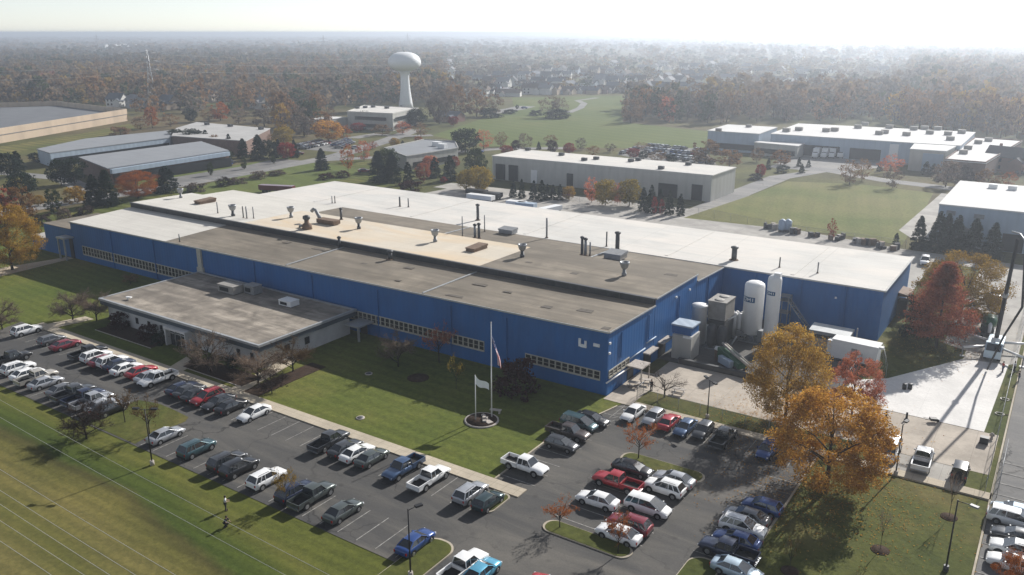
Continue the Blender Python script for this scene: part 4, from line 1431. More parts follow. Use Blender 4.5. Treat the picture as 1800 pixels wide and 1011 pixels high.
GB = 'cars parked along the grass verge'
ROWB = [
    (20, 630, 'pickup', 'black', N_, 'black pickup at the far left end of the verge row', 58.5),
    (32, 647, 'suv', 'white', N_, 'white SUV beside the black pickup at the far left of the verge row', 57.0),
    (47, 654, 'sedan', 'white', N_, 'white sedan between the white SUV and the pale beige pickup', 56.6),
    (64, 661, 'pickup', 'beige', N_, 'pale beige pickup behind the silver sedan on the verge', 56.6),
    (79, 667, 'sedan', 'silver', N_, 'silver sedan ending the first group on the verge', 56.4),
    (113, 687, 'sedan', 'grey', N_, 'grey sedan first of the group left of the bare trees', 56.6),
    (130, 693, 'pickup', 'charcoal', N_, 'dark grey pickup second in the group left of the bare trees', 56.6),
    (148, 700, 'pickup', 'navy', N_, 'navy pickup in the middle of the group by the bare trees', 56.6),
    (163, 705, 'pickup', 'silver', N_, 'silver pickup right of the navy pickup by the bare trees', 56.6),
    (180, 713, 'sedan', 'silver', N_, 'silver sedan half hidden by a bare tree', 56.6),
    (195, 722, 'suv', 'black', N_, 'black SUV right behind the bare trees at the grass island', 56.6),
    (291, 766, 'sedan', 'silver', N_, 'silver sedan next to the grass island and lamp post', 56.0),
    (347, 796, 'suv', 'teal', N_, 'blue green SUV alone on the verge row', 55.9),
    (400, 818, 'suv', 'charcoal', N_, 'charcoal SUV left of a black SUV on the verge row', 55.9),
    (421, 826, 'suv', 'black', N_, 'black SUV right of a charcoal SUV on the verge row', 55.7),
    (470, 850, 'suv', 'white', N_, 'white SUV alone left of the small olive tree', 55.8),
    (520, 872, 'suv', 'navy', N_, 'navy SUV under the small olive tree', 55.6),
    (550, 880, 'pickup', 'grey_green', N_, 'grey green pickup right of the small olive tree', 56.1),
    (604, 910, 'sedan', 'grey_green', N_, 'grey green sedan last before the empty verge stalls', 55.8),
    (731, 967, 'sedan', 'blue', N_, 'blue sedan behind the lamp post beside the bottom island', 55.7)]
for px, py, k, c, h, lb, y in ROWB:
    car(k, c, xat(px, py, y), y, h + random.uniform(-.03, .03), lb, GB)


def yx(px, py, x):
    d = ray(px, py)
    return d[1] * x / d[0]


GC = 'cars in the east car park'
ROWC = [  # cars parked across: px, py, kind, colour, heading, label, x
    (917, 816, 'pickup', 'white', E_, 'white regular pickup nosing out from the lawn edge alone', -47.2),
    (981, 778, 'hatch', 'charcoal', E_, 'charcoal hatchback beside the brown pickup at the lawn edge', -47.3),
    (993, 758, 'pickup', 'bronze', E_, 'dark brown pickup between a charcoal hatchback and a teal minivan', -47.0),
    (1012, 742, 'minivan', 'teal', E_, 'blue green minivan between a brown pickup and a black sedan', -46.8),
    (1034, 734, 'sedan', 'black', E_, 'black sedan with bright bonnet nearest the factory corner', -46.2),
    (1111, 822, 'sedan', 'black', E_, 'black sedan under the small orange tree on the upper island', -37.4),
    (1090, 849, 'pickup', 'red', W_, 'red pickup with a dark bed in the middle block', -37.4),
    (1054, 879, 'sedan', 'white', W_, 'white sedan alone in the left half of the middle block', -37.5),
    (1180, 840, 'sedan', 'silver', W_, 'silver sedan at the end of the upper island', -32.3),
    (1164, 856, 'suv', 'white', W_, 'white SUV beside the silver sedan in the middle block', -32.4),
    (1142, 891, 'minivan', 'white', E_, 'white minivan facing right in the middle block', -32.3),
    (1106, 922, 'suv', 'maroon', W_, 'dark red SUV behind the white sedan near the lower island', -32.4),
    (1089, 938, 'sedan', 'white', W_, 'white sedan partly covered by orange leaves at the lower island', -32.6),
    (1348, 892, 'hatch', 'blue', W_, 'blue hatchback at the shaded end of the lawn edge row', -22.6),
    (1321, 909, 'sedan', 'grey', W_, 'dark grey sedan between a blue hatchback and a white pickup style SUV', -22.8),
    (1314, 929, 'suv', 'white', E_, 'white boxy SUV facing the lawn between grey and blue cars', -22.6),
    (1304, 951, 'sedan', 'blue', W_, 'bright blue sedan between the white boxy SUV and the navy pickup', -22.8),
    (1289, 971, 'pickup', 'navy', W_, 'navy pickup with a pale rimmed empty bed by the curved kerb', -23.3),
    (1304, 1003, 'sedan', 'pale_blue', E_, 'pale blue sedan cut by the bottom edge beside the navy pickup', -22.4)]
for px, py, k, c, h, lb, x in ROWC:
    q = at(px, py, .75)
    car(k, c, q.x + max(-.5, min(.5, x - q.x)), q.y, h + random.uniform(-.03, .03), lb, GC)

ROWD = [
    (1113, 724, 'sedan', 'white', S_, 'white sedan nearest the hatched corner in the back row', 95.2),
    (1149, 728, 'hatch', 'silver', S_, 'silver hatchback second in the back row', 95.4),
    (1176, 743, 'sedan', 'red', N_, 'red sedan half hidden by orange leaves in the back row', 95.4),
    (1204, 757, 'sedan', 'steel_blue', S_, 'slate blue sedan between a red and a dark grey car in the back row', 95.0),
    (1235, 764, 'hatch', 'charcoal', S_, 'dark grey hatchback right of the slate blue sedan', 95.4),
    (1272, 773, 'pickup', 'black', N_, 'black pickup with shiny roof right of the dark grey hatchback', 95.0),
    (1348, 797, 'hatch', 'blue', S_, 'vivid blue hatchback in the shade of the orange trees', 94.8)]
for px, py, k, c, h, lb, y in ROWD:
    car(k, c, xat(px, py, y), y, h + random.uniform(-.03, .03), lb, 'cars in the back row of the east car park')

q = at(815, 995, .8)
car('pickup', 'white', q.x, q.y, N_ - .05, 'white crew cab pickup with a cluttered bed at the bottom island', GB)
q = at(846, 1004, .8)
car('sedan', 'light_blue', q.x, q.y, N_, 'light blue sedan at the bottom edge beside the white pickup', GB)
q = at(942, 1034, .8)
car('sedan', 'red', q.x, q.y, N_ + .3, 'red car just peeping over the bottom edge', GB)
for px, py, k, c, h, lb in ((1785, 899, 'sedan', 'pale_blue', W_, 'pale blue sedan topmost at the right edge of the photo'),
                            (1782, 913, 'minivan', 'white', E_, 'white van second from the top at the right edge'),
                            (1789, 943, 'sedan', 'charcoal', W_, 'dark sedan between white vehicles at the right edge'),
                            (1786, 968, 'suv', 'white', W_, 'white SUV with dark side windows at the right edge'),
                            (1784, 991, 'sedan', 'white', W_, 'white sedan lowest at the right edge behind orange leaves')):
    q = at(px, py, .7)
    car(k, c, q.x, q.y, h, lb, 'cars at the right edge of the photo')
# yard vehicles
car('minivan', 'white', -13.0, 103.0, S_, 'white van partly behind the orange tree in the yard', 'vehicles in the side yard', s=1.12)
q = at(1622, 806, .8)
car('pickup', 'white', q.x, q.y, N_ + .04, 'white pickup with a black bed in the side yard', 'vehicles in the side yard', s=1.05)
q = at(1688, 830, .6)
car('jeep', 'black', q.x, q.y, N_, 'black off-roader with a pale roof alone in the side yard', 'vehicles in the side yard')
for px, py, k, c, h, lb in ((1626, 459, 'suv', 'white', S_, 'white SUV on the pale drive beyond the white wing'),
                            (1751, 518, 'suv', 'silver', S_, 'white SUV behind the golden tree on the side drive'),
                            (1714, 552, 'pickup', 'plum', S_, 'dark plum pickup beside the golden tree')):
    q = at(px, py, .8)
    car(k, c, q.x, q.y, h + .1, lb, 'vehicles on the side drive', s=1.05)

# ------------------------------------------------------------------ concrete pump truck, mixer
t = thing('concrete_pump_truck', 'concrete pump truck with outriggers spread and its long dark boom raised', 'pump truck', (-5.6, 150.6, .09), math.radians(90))
MB().box(-4.6, 3.0, -1.1, 1.1, .7, 1.25).build('chassis', M['darkmetal'], t)
b = MB()
b.prism([(-6.2, -1.2), (-4.5, -1.2), (-4.5, 1.2), (-6.2, 1.2)], .7, [1.9, 2.9, 2.9, 1.9]).box(-4.9, -4.3, -1.2, 1.2, .7, 2.9)
b.build('cab', P['pale_blue'], t)
MB().poly([(-6.22, -1.0, 1.95), (-6.22, 1.0, 1.95), (-5.0, 1.0, 2.72), (-5.0, -1.0, 2.72)][::-1]).build('windshield', M['glass'], t)
MB().box(-4.0, 1.8, -1.15, 1.15, 1.3, 2.2).build('deck_box', P['pale_blue'], t)
MB().prism([(1.9, -1.0), (3.3, -1.0), (3.3, 1.0), (1.9, 1.0)], .6, [1.9, 1.5, 1.5, 1.9]).build('hopper', M['darkmetal'], t)
for x in (-4.6, -.4, 1.0):
    for y in (-1.0, 1.0):
        w_ = MB().tube([(x, y - .2, .5), (x, y + .2, .5)], .5, 14).build('wheel', M['tyre'], t)
        s_ = 1 if y > 0 else -1
        MB().tube([(x, y + s_ * .19, .5), (x, y + s_ * .22, .5)], .28, 10).build('rim', M['rim'], w_)
for x0, y0, x1, y1 in ((-2.8, -1.1, -5.6, -4.2), (-2.8, 1.1, -5.6, 4.2), (.4, -1.1, 1.9, -4.6), (.4, 1.1, 1.9, 4.6)):
    o = MB().tube([(x0, y0, 1.5), (x1, y1, 1.55)], .22, 4).build('outrigger', M['white'], t)
    MB().cyl(x1, y1, .12, 1.6, .10, n=8).cyl(x1, y1, 0, .12, .4, n=10).build('jack_leg', M['greymetal'], o)
MB().cyl(-2.2, 0, 2.2, 3.0, .7, .55, 14).build('turret', M['white'], t)
# boom: mast goes up and leans away, elbow, then the placing arm comes down towards the camera
o2 = Vector((-5.6, 150.6, .09))
def wl(p):
    d = Vector(p) - o2
    return (d.y, -d.x, d.z)          # site space into the truck's turned space
base = Vector((-5.6, 148.4, 3.0))
top = at(1789, 420, 21.5)
j1 = base.lerp(top, .45)
m_ = MB().tube([wl(base), wl(top)], [.34, .22], 4)
m_.build('boom_section', M['black'], t)
MB().tube([wl(j1 + Vector((0, -.4, .1))), wl(j1 + Vector((0, .4, .2)))], .42, 8).build('boom_joint', M['steel'], t)
el = at(1803, 440, 20.8)
MB().tube([wl(top + Vector((-.9, .4, .9))), wl(top + Vector((.2, 0, .75))), wl(el + Vector((.3, 0, .6)))], .13, 6).build('boom_elbow', M['steel'], t)
low = at(1735, 650, .3)
MB().tube([wl(el), wl(at(1797, 540, 12.0)), wl(at(1765, 590, 6.5)), wl(low)], [.20, .17, .15, .12], 4).build('placing_arm', M['black'], t)

t = thing('mixer_truck', 'green and white concrete mixer truck behind the pump truck', 'mixer truck', (-7.4, 159.4, .09), math.radians(95))
MB().box(-3.6, 3.6, -1.0, 1.0, .7, 1.1).build('chassis', M['darkmetal'], t)
MB().prism([(2.4, -1.15), (4.0, -1.15), (4.0, 1.15), (2.4, 1.15)], .8, [2.8, 2.3, 2.3, 2.8]).build('cab', P['white'], t)
MB().poly([(3.2, -1.0, 2.58), (4.02, -1.0, 1.8), (4.02, 1.0, 1.8), (3.2, 1.0, 2.58)]).build('windshield', M['glass'], t)
MB().tube([(2.2, 0, 1.9), (1.2, 0, 2.1), (-.6, 0, 2.4), (-2.2, 0, 2.8), (-3.4, 0, 3.1)], [.5, 1.05, 1.25, .95, .5], 16).build('drum', M['green'], t)
MB().tube([(-3.2, 0, 2.8), (-4.3, 0, 1.5)], [.35, .25], 8).build('chute', M['white'], t)
for x in (-2.6, -1.2, 3.0):
    for y in (-.95, .95):
        MB().tube([(x, y - .2, .5), (x, y + .2, .5)], .5, 14).build('wheel', M['tyre'], t)
t = thing('flatbed_truck', 'cream flatbed truck behind the plum pickup on the side drive', 'truck', (-8.8, 169.5, .09), math.radians(60))
MB().box(-2.8, 1.6, -1.1, 1.1, .9, 1.15).build('bed_floor', M['stone'], t)
MB().prism([(1.7, -1.0), (3.3, -1.0), (3.3, 1.0), (1.7, 1.0)], .6, [2.2, 1.7, 1.7, 2.2]).build('cab', P['beige'], t)
MB().poly([(2.6, -.9, 2.05), (3.32, -.9, 1.45), (3.32, .9, 1.45), (2.6, .9, 2.05)]).build('windshield', M['glass'], t)
for x in (-1.8, 2.3):
    for y in (-.9, .9):
        MB().tube([(x, y - .16, .42), (x, y + .16, .42)], .42, 12).build('wheel', M['tyre'], t)

# ------------------------------------------------------------------ lamp posts, fences, small yard things
def lamp_post(px, py, h, head, label, foot=False, arm=.9):
    q = at(px, py)
    t = thing('lamp_post', label, 'lamp post', (q.x, q.y, .05), 0, 'car park lamp posts')
    MB().cyl(0, 0, 0, .6, .26, .24, 12).build('concrete_base', M['darkmetal' if foot else 'stone'], t)
    MB().tube([(0, 0, .6), (0, 0, h)], [.09, .06], 8).build('pole', M['black'], t)
    for a in head:
        c, s = math.cos(a), math.sin(a)
        o = MB().tube([(0, 0, h - .15), (arm * c, arm * s, h)], .04, 6).build('arm', M['black'], t)
        MB().rbox(arm * c * 1.25, arm * s * 1.25, .75, .38, h - .10, h + .08, a).build('lamp_head', M['greymetal'] if foot else M['black'], o)
    return t

lamp_post(268, 818, 7.4, (.6, 3.6), 'lamp post on the grass island left of the silver sedan')
lamp_post(722, 1015, 7.4, (1.2, ), 'lamp post beside the blue sedan at the bottom edge')
lamp_post(1243, 736, 5.6, (-.6, 2.4), 'thin lamp post on the walk behind the back row')
lamp_post(1574, 836, 6.6, (1.4, ), 'lamp post at the walk right of the big orange tree')
lamp_post(1662, 1004, 7.8, (-.3, ), 'lamp post with a dark box base on the right hand lawn', True, 1.2)


def chain_fence(pts, h, label, n_every=3.0, rail=True):
    t = thing('chain_link_fence', label, 'fence', (pts[0][0], pts[0][1], .05))
    ps = MB(); fb = MB(); rl = MB()
    ox, oy = pts[0]
    for (x0, y0), (x1, y1) in zip(pts[:-1], pts[1:]):
        L = math.hypot(x1 - x0, y1 - y0)
        k = max(1, round(L / n_every))
        for i in range(k + 1):
            f = i / k
            MB().cyl(lerp(x0, x1, f) - ox, lerp(y0, y1, f) - oy, 0, h, .035, n=6).build('post', M['steel'], t)
        rl.tube([(x0 - ox, y0 - oy, h), (x1 - ox, y1 - oy, h)], .025, 5)
        fb.poly([(x0 - ox, y0 - oy, .05), (x1 - ox, y1 - oy, .05), (x1 - ox, y1 - oy, h), (x0 - ox, y0 - oy, h)])
    rl.build('top_rail', M['steel'], t)
    fb.build('fabric', M['chain'], t)
    return t

chain_fence([(-46.3, 103.4), (-46.0, 100.6), (-24.0, 100.4)], 1.8, 'chain link fence on the grass strip behind the back row')
chain_fence([(-2.2, 99.5), (-2.6, 170), (-2.6, 205)], 2.0, 'chain link fence along the right hand side drive', 4.0)
chain_fence([(-33.2, 117.6), (-22.6, 118.2), (-22.4, 131.5)], 2.0, 'chain link fence around the tank yard behind the orange trees')
chain_fence([(-20.4, 137.2), (-18.2, 128.6)], 2.2, 'short fence panel right of the white container')
chain_fence([(-130, 221), (-92, 227), (-60, 217), (-30, 215)], 2.2, 'long chain link fence along the yard behind the white wing', 6.0)
chain_fence([(-1.0, 99.2), (-1.0, 111.2)], 2.2, 'dark privacy fence at the corner of the right hand road', 3.0)


def picnic_table(x, y, a, label):
    t = thing('picnic_table', label, 'picnic table', (x, y, .12), a, 'picnic tables by the factory corner')
    MB().box(-.9, .9, -.4, .4, .70, .76).build('tabletop', M['stone'], t)
    for s in (-1, 1):
        MB().box(-.9, .9, s * .72 - .14, s * .72 + .14, .42, .47).build('bench_seat', M['stone'], t)
        MB().prism([(s * .65 - .05, -.75), (s * .65 + .05, -.75), (s * .65 + .05, .75), (s * .65 - .05, .75)], 0, .08).box(s * .65 - .04, s * .65 + .04, -.06, .06, .08, .7).build('leg', M['greymetal'], t)
    return t

picnic_table(-48.3, 104.4, .2, 'picnic table nearest the factory wall')
picnic_table(-47.4, 106.3, .3, 'picnic table under the flat canopy')
q = at(1193, 693)
picnic_table(q.x, q.y, .1, 'pale picnic table alone on the grass strip')
for i, (px, py, lb) in enumerate(((1557, 736, 'left black post on the old concrete'), (1593, 738, 'right black post on the old concrete'))):
    q = at(px, py)
    t = thing('traffic_post', lb, 'bollard', (q.x, q.y, .09), 0, 'black posts on the concrete')
    MB().cyl(0, 0, .08, 1.0, .16, .13, 10).build('post', M['black'], t)
    MB().cyl(0, 0, 0, .08, .32, .30, 10).build('base', M['black'], t)
for i, (px, lb) in enumerate(((1589, 'left black drum on the fresh concrete pad'), (1599, 'right black drum on the fresh concrete pad'))):
    q = at(px, 685)
    t = thing('black_drum', lb, 'drum', (q.x, q.y, .1), 0, 'black drums on the concrete pad')
    MB().lathe(0, 0, [(.30, 0), (.30, .3), (.27, .32), (.30, .36), (.30, .8)], 14).build('drum', M['black'], t)
    MB().lathe(0, 0, [(.31, .8), (.31, .84), (.1, .85)], 14).build('lid', M['darkmetal'], t)
q = at(1640, 743)
t = thing('wheelbarrow', 'dark tipped wheelbarrow on the old concrete below the fresh pad', 'wheelbarrow', (q.x, q.y, .09), .5)
MB().prism([(-.45, -.35), (.45, -.35), (.45, .35), (-.45, .35)], [.3, .2, .2, .3], [.62, .58, .58, .62]).build('tray', M['black'], t)
MB().tube([(-1.2, -.28, .5), (.3, -.2, .25)], .03, 5).tube([(-1.2, .28, .5), (.3, .2, .25)], .03, 5).build('handle', M['rusty'], t)
MB().tube([(.6, -.05, .2), (.6, .05, .2)], .2, 10).build('wheel', M['tyre'], t)
for px, py, lb in ((1766, 703, 'yellow hose coil on the grass, upper one'), (1757, 729, 'yellow hose coil on the grass, lower one')):
    q = at(px, py)
    t = thing('hose_coil', lb, 'hose', (q.x, q.y, .06), 0, 'hose coils by the fresh concrete')
    MB().tube([(.55 * math.cos(a), .45 * math.sin(a), .06 + .01 * (k % 3)) for k, a in enumerate([i * .5 for i in range(26)])], .06, 5).build('hose', P['beige'], t)
    MB().tube([(.5, .1, .1), (1.0, .3, .06)], .05, 5).build('nozzle', M['rusty'], t)
q = at(1740, 766)
t = thing('fire_hydrant', 'pale hydrant with a dark cap by the right hand grass', 'hydrant', (-2.9, 115.0, .06))
MB().lathe(0, 0, [(.22, 0), (.16, .1), (.16, .6), (.24, .65), (.2, .8), (.05, .9)], 12).build('barrel', M['stone'], t)
MB().tube([(-.3, 0, .5), (.3, 0, .5)], .09, 8).build('outlet', M['black'], t)
t = thing('utility_box', 'black utility box on the grass right of the old concrete', 'box', (-3.6, 113.0, .06))
MB().box(-.5, .5, -.4, .4, .06, .95).build('housing', M['black'], t)
MB().box(-.6, .6, -.5, .5, 0, .06).build('plinth', M['stone'], t)
for x, y, lb in ((-74.5, 74.4, 'round pale drain cover on the front lawn'), (-84.2, 86.4, 'round pale drain cover in the shade of the factory')):
    t = thing('drain_cover', lb, 'drain cover', (x, y, .05))
    MB().lathe(0, 0, [(.6, 0), (.6, .1), (.45, .11)], 18).build('collar', M['stone'], t)
    MB().lathe(0, 0, [(.44, .0), (.44, .12), (.1, .125)], 18).build('lid', M['darkmetal'], t)

# machinery scattered behind the white wing
random.seed(21)
for k, (px, py, lb) in enumerate(((1352, 402, 'low dark pallet stack behind the wing, left'), (1364, 404, 'white topped machine behind the wing'), (1394, 412, 'small dark pallet stack behind the wing'),
                                  (1432, 417, 'dark upright machine behind the wing'), (1466, 423, 'long dark scrap pile behind the wing'), (1478, 421, 'tall dark scrap pile behind the wing'),
                                  (1505, 428, 'forked dark scrap pile behind the wing'), (1517, 430, 'dark barrel pile behind the wing'), (1535, 432, 'low scrap pile behind the wing'), (1546, 436, 'scrap heap behind the wing'), (1570, 440, 'single dark crate behind the wing'))):
    q = at(px, py, 0)
    t = thing('scrap_pile', lb, 'scrap', (q.x, q.y, .07), random.uniform(0, 3), 'scrap and pallets in the rear yard')
    for j in range(random.choice((3, 4, 5))):
        MB().rbox(random.uniform(-1.2, 1.2), random.uniform(-.6, .6), random.uniform(.6, 1.8), random.uniform(.5, 1.0), 0, random.uniform(.6, 1.7), random.uniform(0, 3)).build('crate', random.choice((M['dark'], M['darkmetal'], M['rusty'], M['stone'])), t)
for px, lb in ((1374, 'left of two blue grey silos in the rear yard'), (1384, 'right of two blue grey silos in the rear yard')):
    q = at(px, 408)
    t = thing('yard_silo', lb, 'silo', (q.x, q.y, .07), 0, 'blue grey silos in the rear yard')
    MB().lathe(0, 0, [(.9, .6), (1.0, 1.0), (1.0, 2.9), (.3, 3.4)], 12).build('shell', M['bluegrey_wall'], t)
    MB().box(-.7, .7, -.7, .7, 0, .6).build('base_frame', M['darkmetal'], t)
t = thing('red_trailer', 'long dark red flat trailer on the grass beyond the white roof', 'trailer', (-186.5, 172.5, .06), math.radians(20))
q = at(487, 334, 1.0); t.location = (q.x, q.y, .06)
MB().box(-6, 6, -1.2, 1.2, 1.0, 2.5).build('load_box', P['dark_red'], t)
for x in (-4.4, -3.2, 4.2):
    for y in (-1.0, 1.0):
        MB().tube([(x, y - .15, .5), (x, y + .15, .5)], .5, 12).build('wheel', M['tyre'], t)
MB().box(-5.8, 5.8, -.9, .9, .7, 1.0).build('chassis', M['darkmetal'], t)

# ------------------------------------------------------------------ people
def skin_figure(name, parent, pts, edges, rad, m, lv=1):
    me = bpy.data.meshes.new(name)
    me.from_pydata([tuple(p) for p in pts], edges, [])
    me.materials.append(m)
    o = put(name, me, parent)
    md = o.modifiers.new('skin', 'SKIN')
    sv = me.skin_vertices[0].data
    for i, r in enumerate(rad):
        sv[i].radius = (r, r) if not isinstance(r, tuple) else r
    sv[0].use_root = True
    md.use_smooth_shade = True
    sd_ = o.modifiers.new('sub', 'SUBSURF')
    sd_.levels = lv; sd_.render_levels = lv
    return o


M['skin'] = simple('skin', rgb(.42, .26, .19), .6, 0, .05, 8, local=True)
M['hair'] = simple('dark_hair', rgb(.03, .02, .015), .7, 0, .2, 20, local=True)


def cloth(name, c):
    return simple(name, rgb(*c), .9, 0, .15, 8, local=True)


M['grey_shirt'] = cloth('pale_grey_shirt', (.52, .54, .56)); M['dark_trousers'] = cloth('dark_trousers', (.03, .032, .036))
M['black_cloth'] = cloth('black_clothing', (.015, .015, .017)); M['jeans'] = cloth('blue_jeans', (.06, .085, .14)); M['red_vest'] = cloth('red_work_vest', (.40, .04, .03))


def person(x, y, rz, label, shirt, trousers, crouch=False, reach=True, group=None):
    t = thing('person', label, 'person', (x, y, .06), rz, group)
    d = -.42 if crouch else 0.0
    hip = .95 + d
    lean = .25 if crouch else .03
    sh = hip + .50
    kx = .34 if crouch else .04
    # joints, front is +x
    J = {'pelvis': (0, 0, hip), 'chest': (lean * .6, 0, hip + .28), 'neck': (lean, 0, sh + .06), 'head': (lean + .03, 0, sh + .18), 'crown': (lean + .03, 0, sh + .31)}
    L = []
    for s in (-1, 1):
        J['sh%d' % s] = (lean * .95, s * .19, sh)
        J['el%d' % s] = (lean + (.10 if reach else .0), s * .26, sh - .28)
        J['wr%d' % s] = (lean + (.32 if reach else .05), s * (.14 if reach else .27), sh - (.30 if reach else .52))
        J['hip%d' % s] = (0, s * .10, hip - .04)
        J['kn%d' % s] = (kx, s * (.12 + (.1 if crouch else .0)), .50 if not crouch else .46)
        J['an%d' % s] = (0 if not crouch else .02, s * .12, .09)
        J['to%d' % s] = (.17, s * .14, .04)
        w = Vector(J['wr%d' % s])
        J['pa%d' % s] = tuple(w + Vector((.07, 0, -.02)))
        for f in range(4):
            J['fa%d%d' % (s, f)] = tuple(w + Vector((.11, (f - 1.5) * .018, -.025)))
            J['fb%d%d' % (s, f)] = tuple(w + Vector((.145 + .01 * (f in (1, 2)), (f - 1.5) * .02, -.05)))
        J['ta%d' % s] = tuple(w + Vector((.06, -s * .035, .0)))
        J['tb%d' % s] = tuple(w + Vector((.10, -s * .05, -.01)))
        L += [('chest', 'sh%d' % s), ('sh%d' % s, 'el%d' % s), ('el%d' % s, 'wr%d' % s), ('wr%d' % s, 'pa%d' % s),
              ('pelvis', 'hip%d' % s), ('hip%d' % s, 'kn%d' % s), ('kn%d' % s, 'an%d' % s), ('an%d' % s, 'to%d' % s), ('wr%d' % s, 'ta%d' % s), ('ta%d' % s, 'tb%d' % s)]
        for f in range(4):
            L += [('pa%d' % s, 'fa%d%d' % (s, f)), ('fa%d%d' % (s, f), 'fb%d%d' % (s, f))]
    L += [('pelvis', 'chest'), ('chest', 'neck'), ('neck', 'head'), ('head', 'crown')]
    R = {'pelvis': .13, 'chest': .145, 'neck': .06, 'head': .095, 'crown': .07, 'sh': .075, 'el': .05, 'wr': .032, 'pa': .03, 'fa': .009, 'fb': .008, 'ta': .011, 'tb': .009, 'hip': .10, 'kn': .06, 'an': .042, 'to': .035}
    def rad(k):
        for kk in (k, k[:2], ''.join(c for c in k if c.isalpha())):
            if kk in R: return R[kk]
        return .05
    names = list(J)
    idx = {k: i for i, k in enumerate(names)}
    skin_figure('body', t, [J[k] for k in names], [(idx[a], idx[b_]) for a, b_ in L], [rad(k) for k in names], M['skin'])
    def garment(nm, keys, links, grow, m):
        ix = {k: i for i, k in enumerate(keys)}
        skin_figure(nm, t, [J[k] for k in keys], [(ix[a], ix[b_]) for a, b_ in links], [rad(k) + grow for k in keys], m)
    garment('shirt', ['chest', 'pelvis', 'sh-1', 'sh1', 'el-1', 'el1'], [('chest', 'pelvis'), ('chest', 'sh-1'), ('chest', 'sh1'), ('sh-1', 'el-1'), ('sh1', 'el1')], .022, shirt)
    garment('trousers', ['pelvis', 'hip-1', 'hip1', 'kn-1', 'kn1', 'an-1', 'an1'], [('pelvis', 'hip-1'), ('pelvis', 'hip1'), ('hip-1', 'kn-1'), ('hip1', 'kn1'), ('kn-1', 'an-1'), ('kn1', 'an1')], .026, trousers)
    hx, hz_ = lean + .02, sh + .25
    hm = MB().lathe(hx, 0, [(.115, hz_ - .06), (.118, hz_), (.10, hz_ + .07), (.05, hz_ + .115), (.01, hz_ + .12)], 14)
    hm.build('hair', M['hair'], t)
    fx_ = lean + .125
    MB().rbox(fx_ + .012, 0, .04, .03, sh + .16, sh + .21).build('nose', M['skin'], t)
    for s in (-1, 1):
        MB().rbox(fx_ - .005, s * .035, .02, .025, sh + .205, sh + .222).build('eye', M['black'], t)
        MB().rbox(lean + .03, s * .098, .04, .03, sh + .15, sh + .215).build('ear', M['skin'], t)
        MB().rbox(.06, s * .13, .27, .10, 0, .09).build('shoe', M['black'], t)
    MB().rbox(fx_ - .004, 0, .02, .05, sh + .125, sh + .14).build('mouth', M['dark_red_lip'], t)
    return t


M['dark_red_lip'] = simple('lip', rgb(.25, .09, .08), .6, 0, .05, 8, local=True)
q = at(397, 898)
person(q.x, q.y, .9, 'person in a pale grey shirt and dark trousers standing on the verge', M['grey_shirt'], M['dark_trousers'])
q = at(396, 927)
person(q.x, q.y, .2, 'person in black crouching on the grass near the person in grey', M['black_cloth'], M['black_cloth'], True)
person(-45.6, 104.6, 2.5, 'person in black standing on the walk by the picnic tables', M['black_cloth'], M['dark_trousers'], False, False)
q = at(1762, 655)
person(q.x, q.y, 3.6, 'worker in a red vest at the corner of the fresh concrete', M['red_vest'], M['jeans'], False, True)
q = at(1790, 672)
person(q.x, q.y, 3.2, 'worker in black at the grass edge right of the fresh concrete', M['black_cloth'], M['jeans'], False, True)
q = at(1782, 655)
person(q.x, q.y, 3.9, 'worker in a grey shirt beside the right hand fence', M['grey_shirt'], M['dark_trousers'], False, True)
# ------------------------------------------------------------------ trees
def leaf_mat(name, cols, trans=.38):
    t = NT(name)
    gi = t.n('ShaderNodeNewGeometry')
    oi = t.n('ShaderNodeObjectInfo')
    stops = [(i / (len(cols) - 1), rgb(*c)) for i, c in enumerate(cols)]
    c = t.ramp(gi.outputs['Random Per Island'], stops)
    clump = t.noise(t.obj(), 5.5, 3, .6)
    c = t.mix(1.0, c, t.ramp(clump, [(.32, (.58, .56, .58, 1)), (.68, (1.30, 1.32, 1.25, 1))]), 'MULTIPLY')
    c = t.mix(1.0, c, t.ramp(oi.outputs['Random'], [(0, (.78, .80, .82, 1)), (1, (1.18, 1.12, 1.05, 1))]), 'MULTIPLY')
    d = t.n('ShaderNodeBsdfDiffuse'); tr = t.n('ShaderNodeBsdfTranslucent'); mx = t.n('ShaderNodeMixShader')
    t.l(c, d.inputs['Color']); t.l(c, tr.inputs['Color'])
    mx.inputs[0].default_value = trans
    t.l(d.outputs[0], mx.inputs[1]); t.l(tr.outputs[0], mx.inputs[2])
    t.l(mx.outputs[0], t.out.inputs['Surface'])
    return t.m


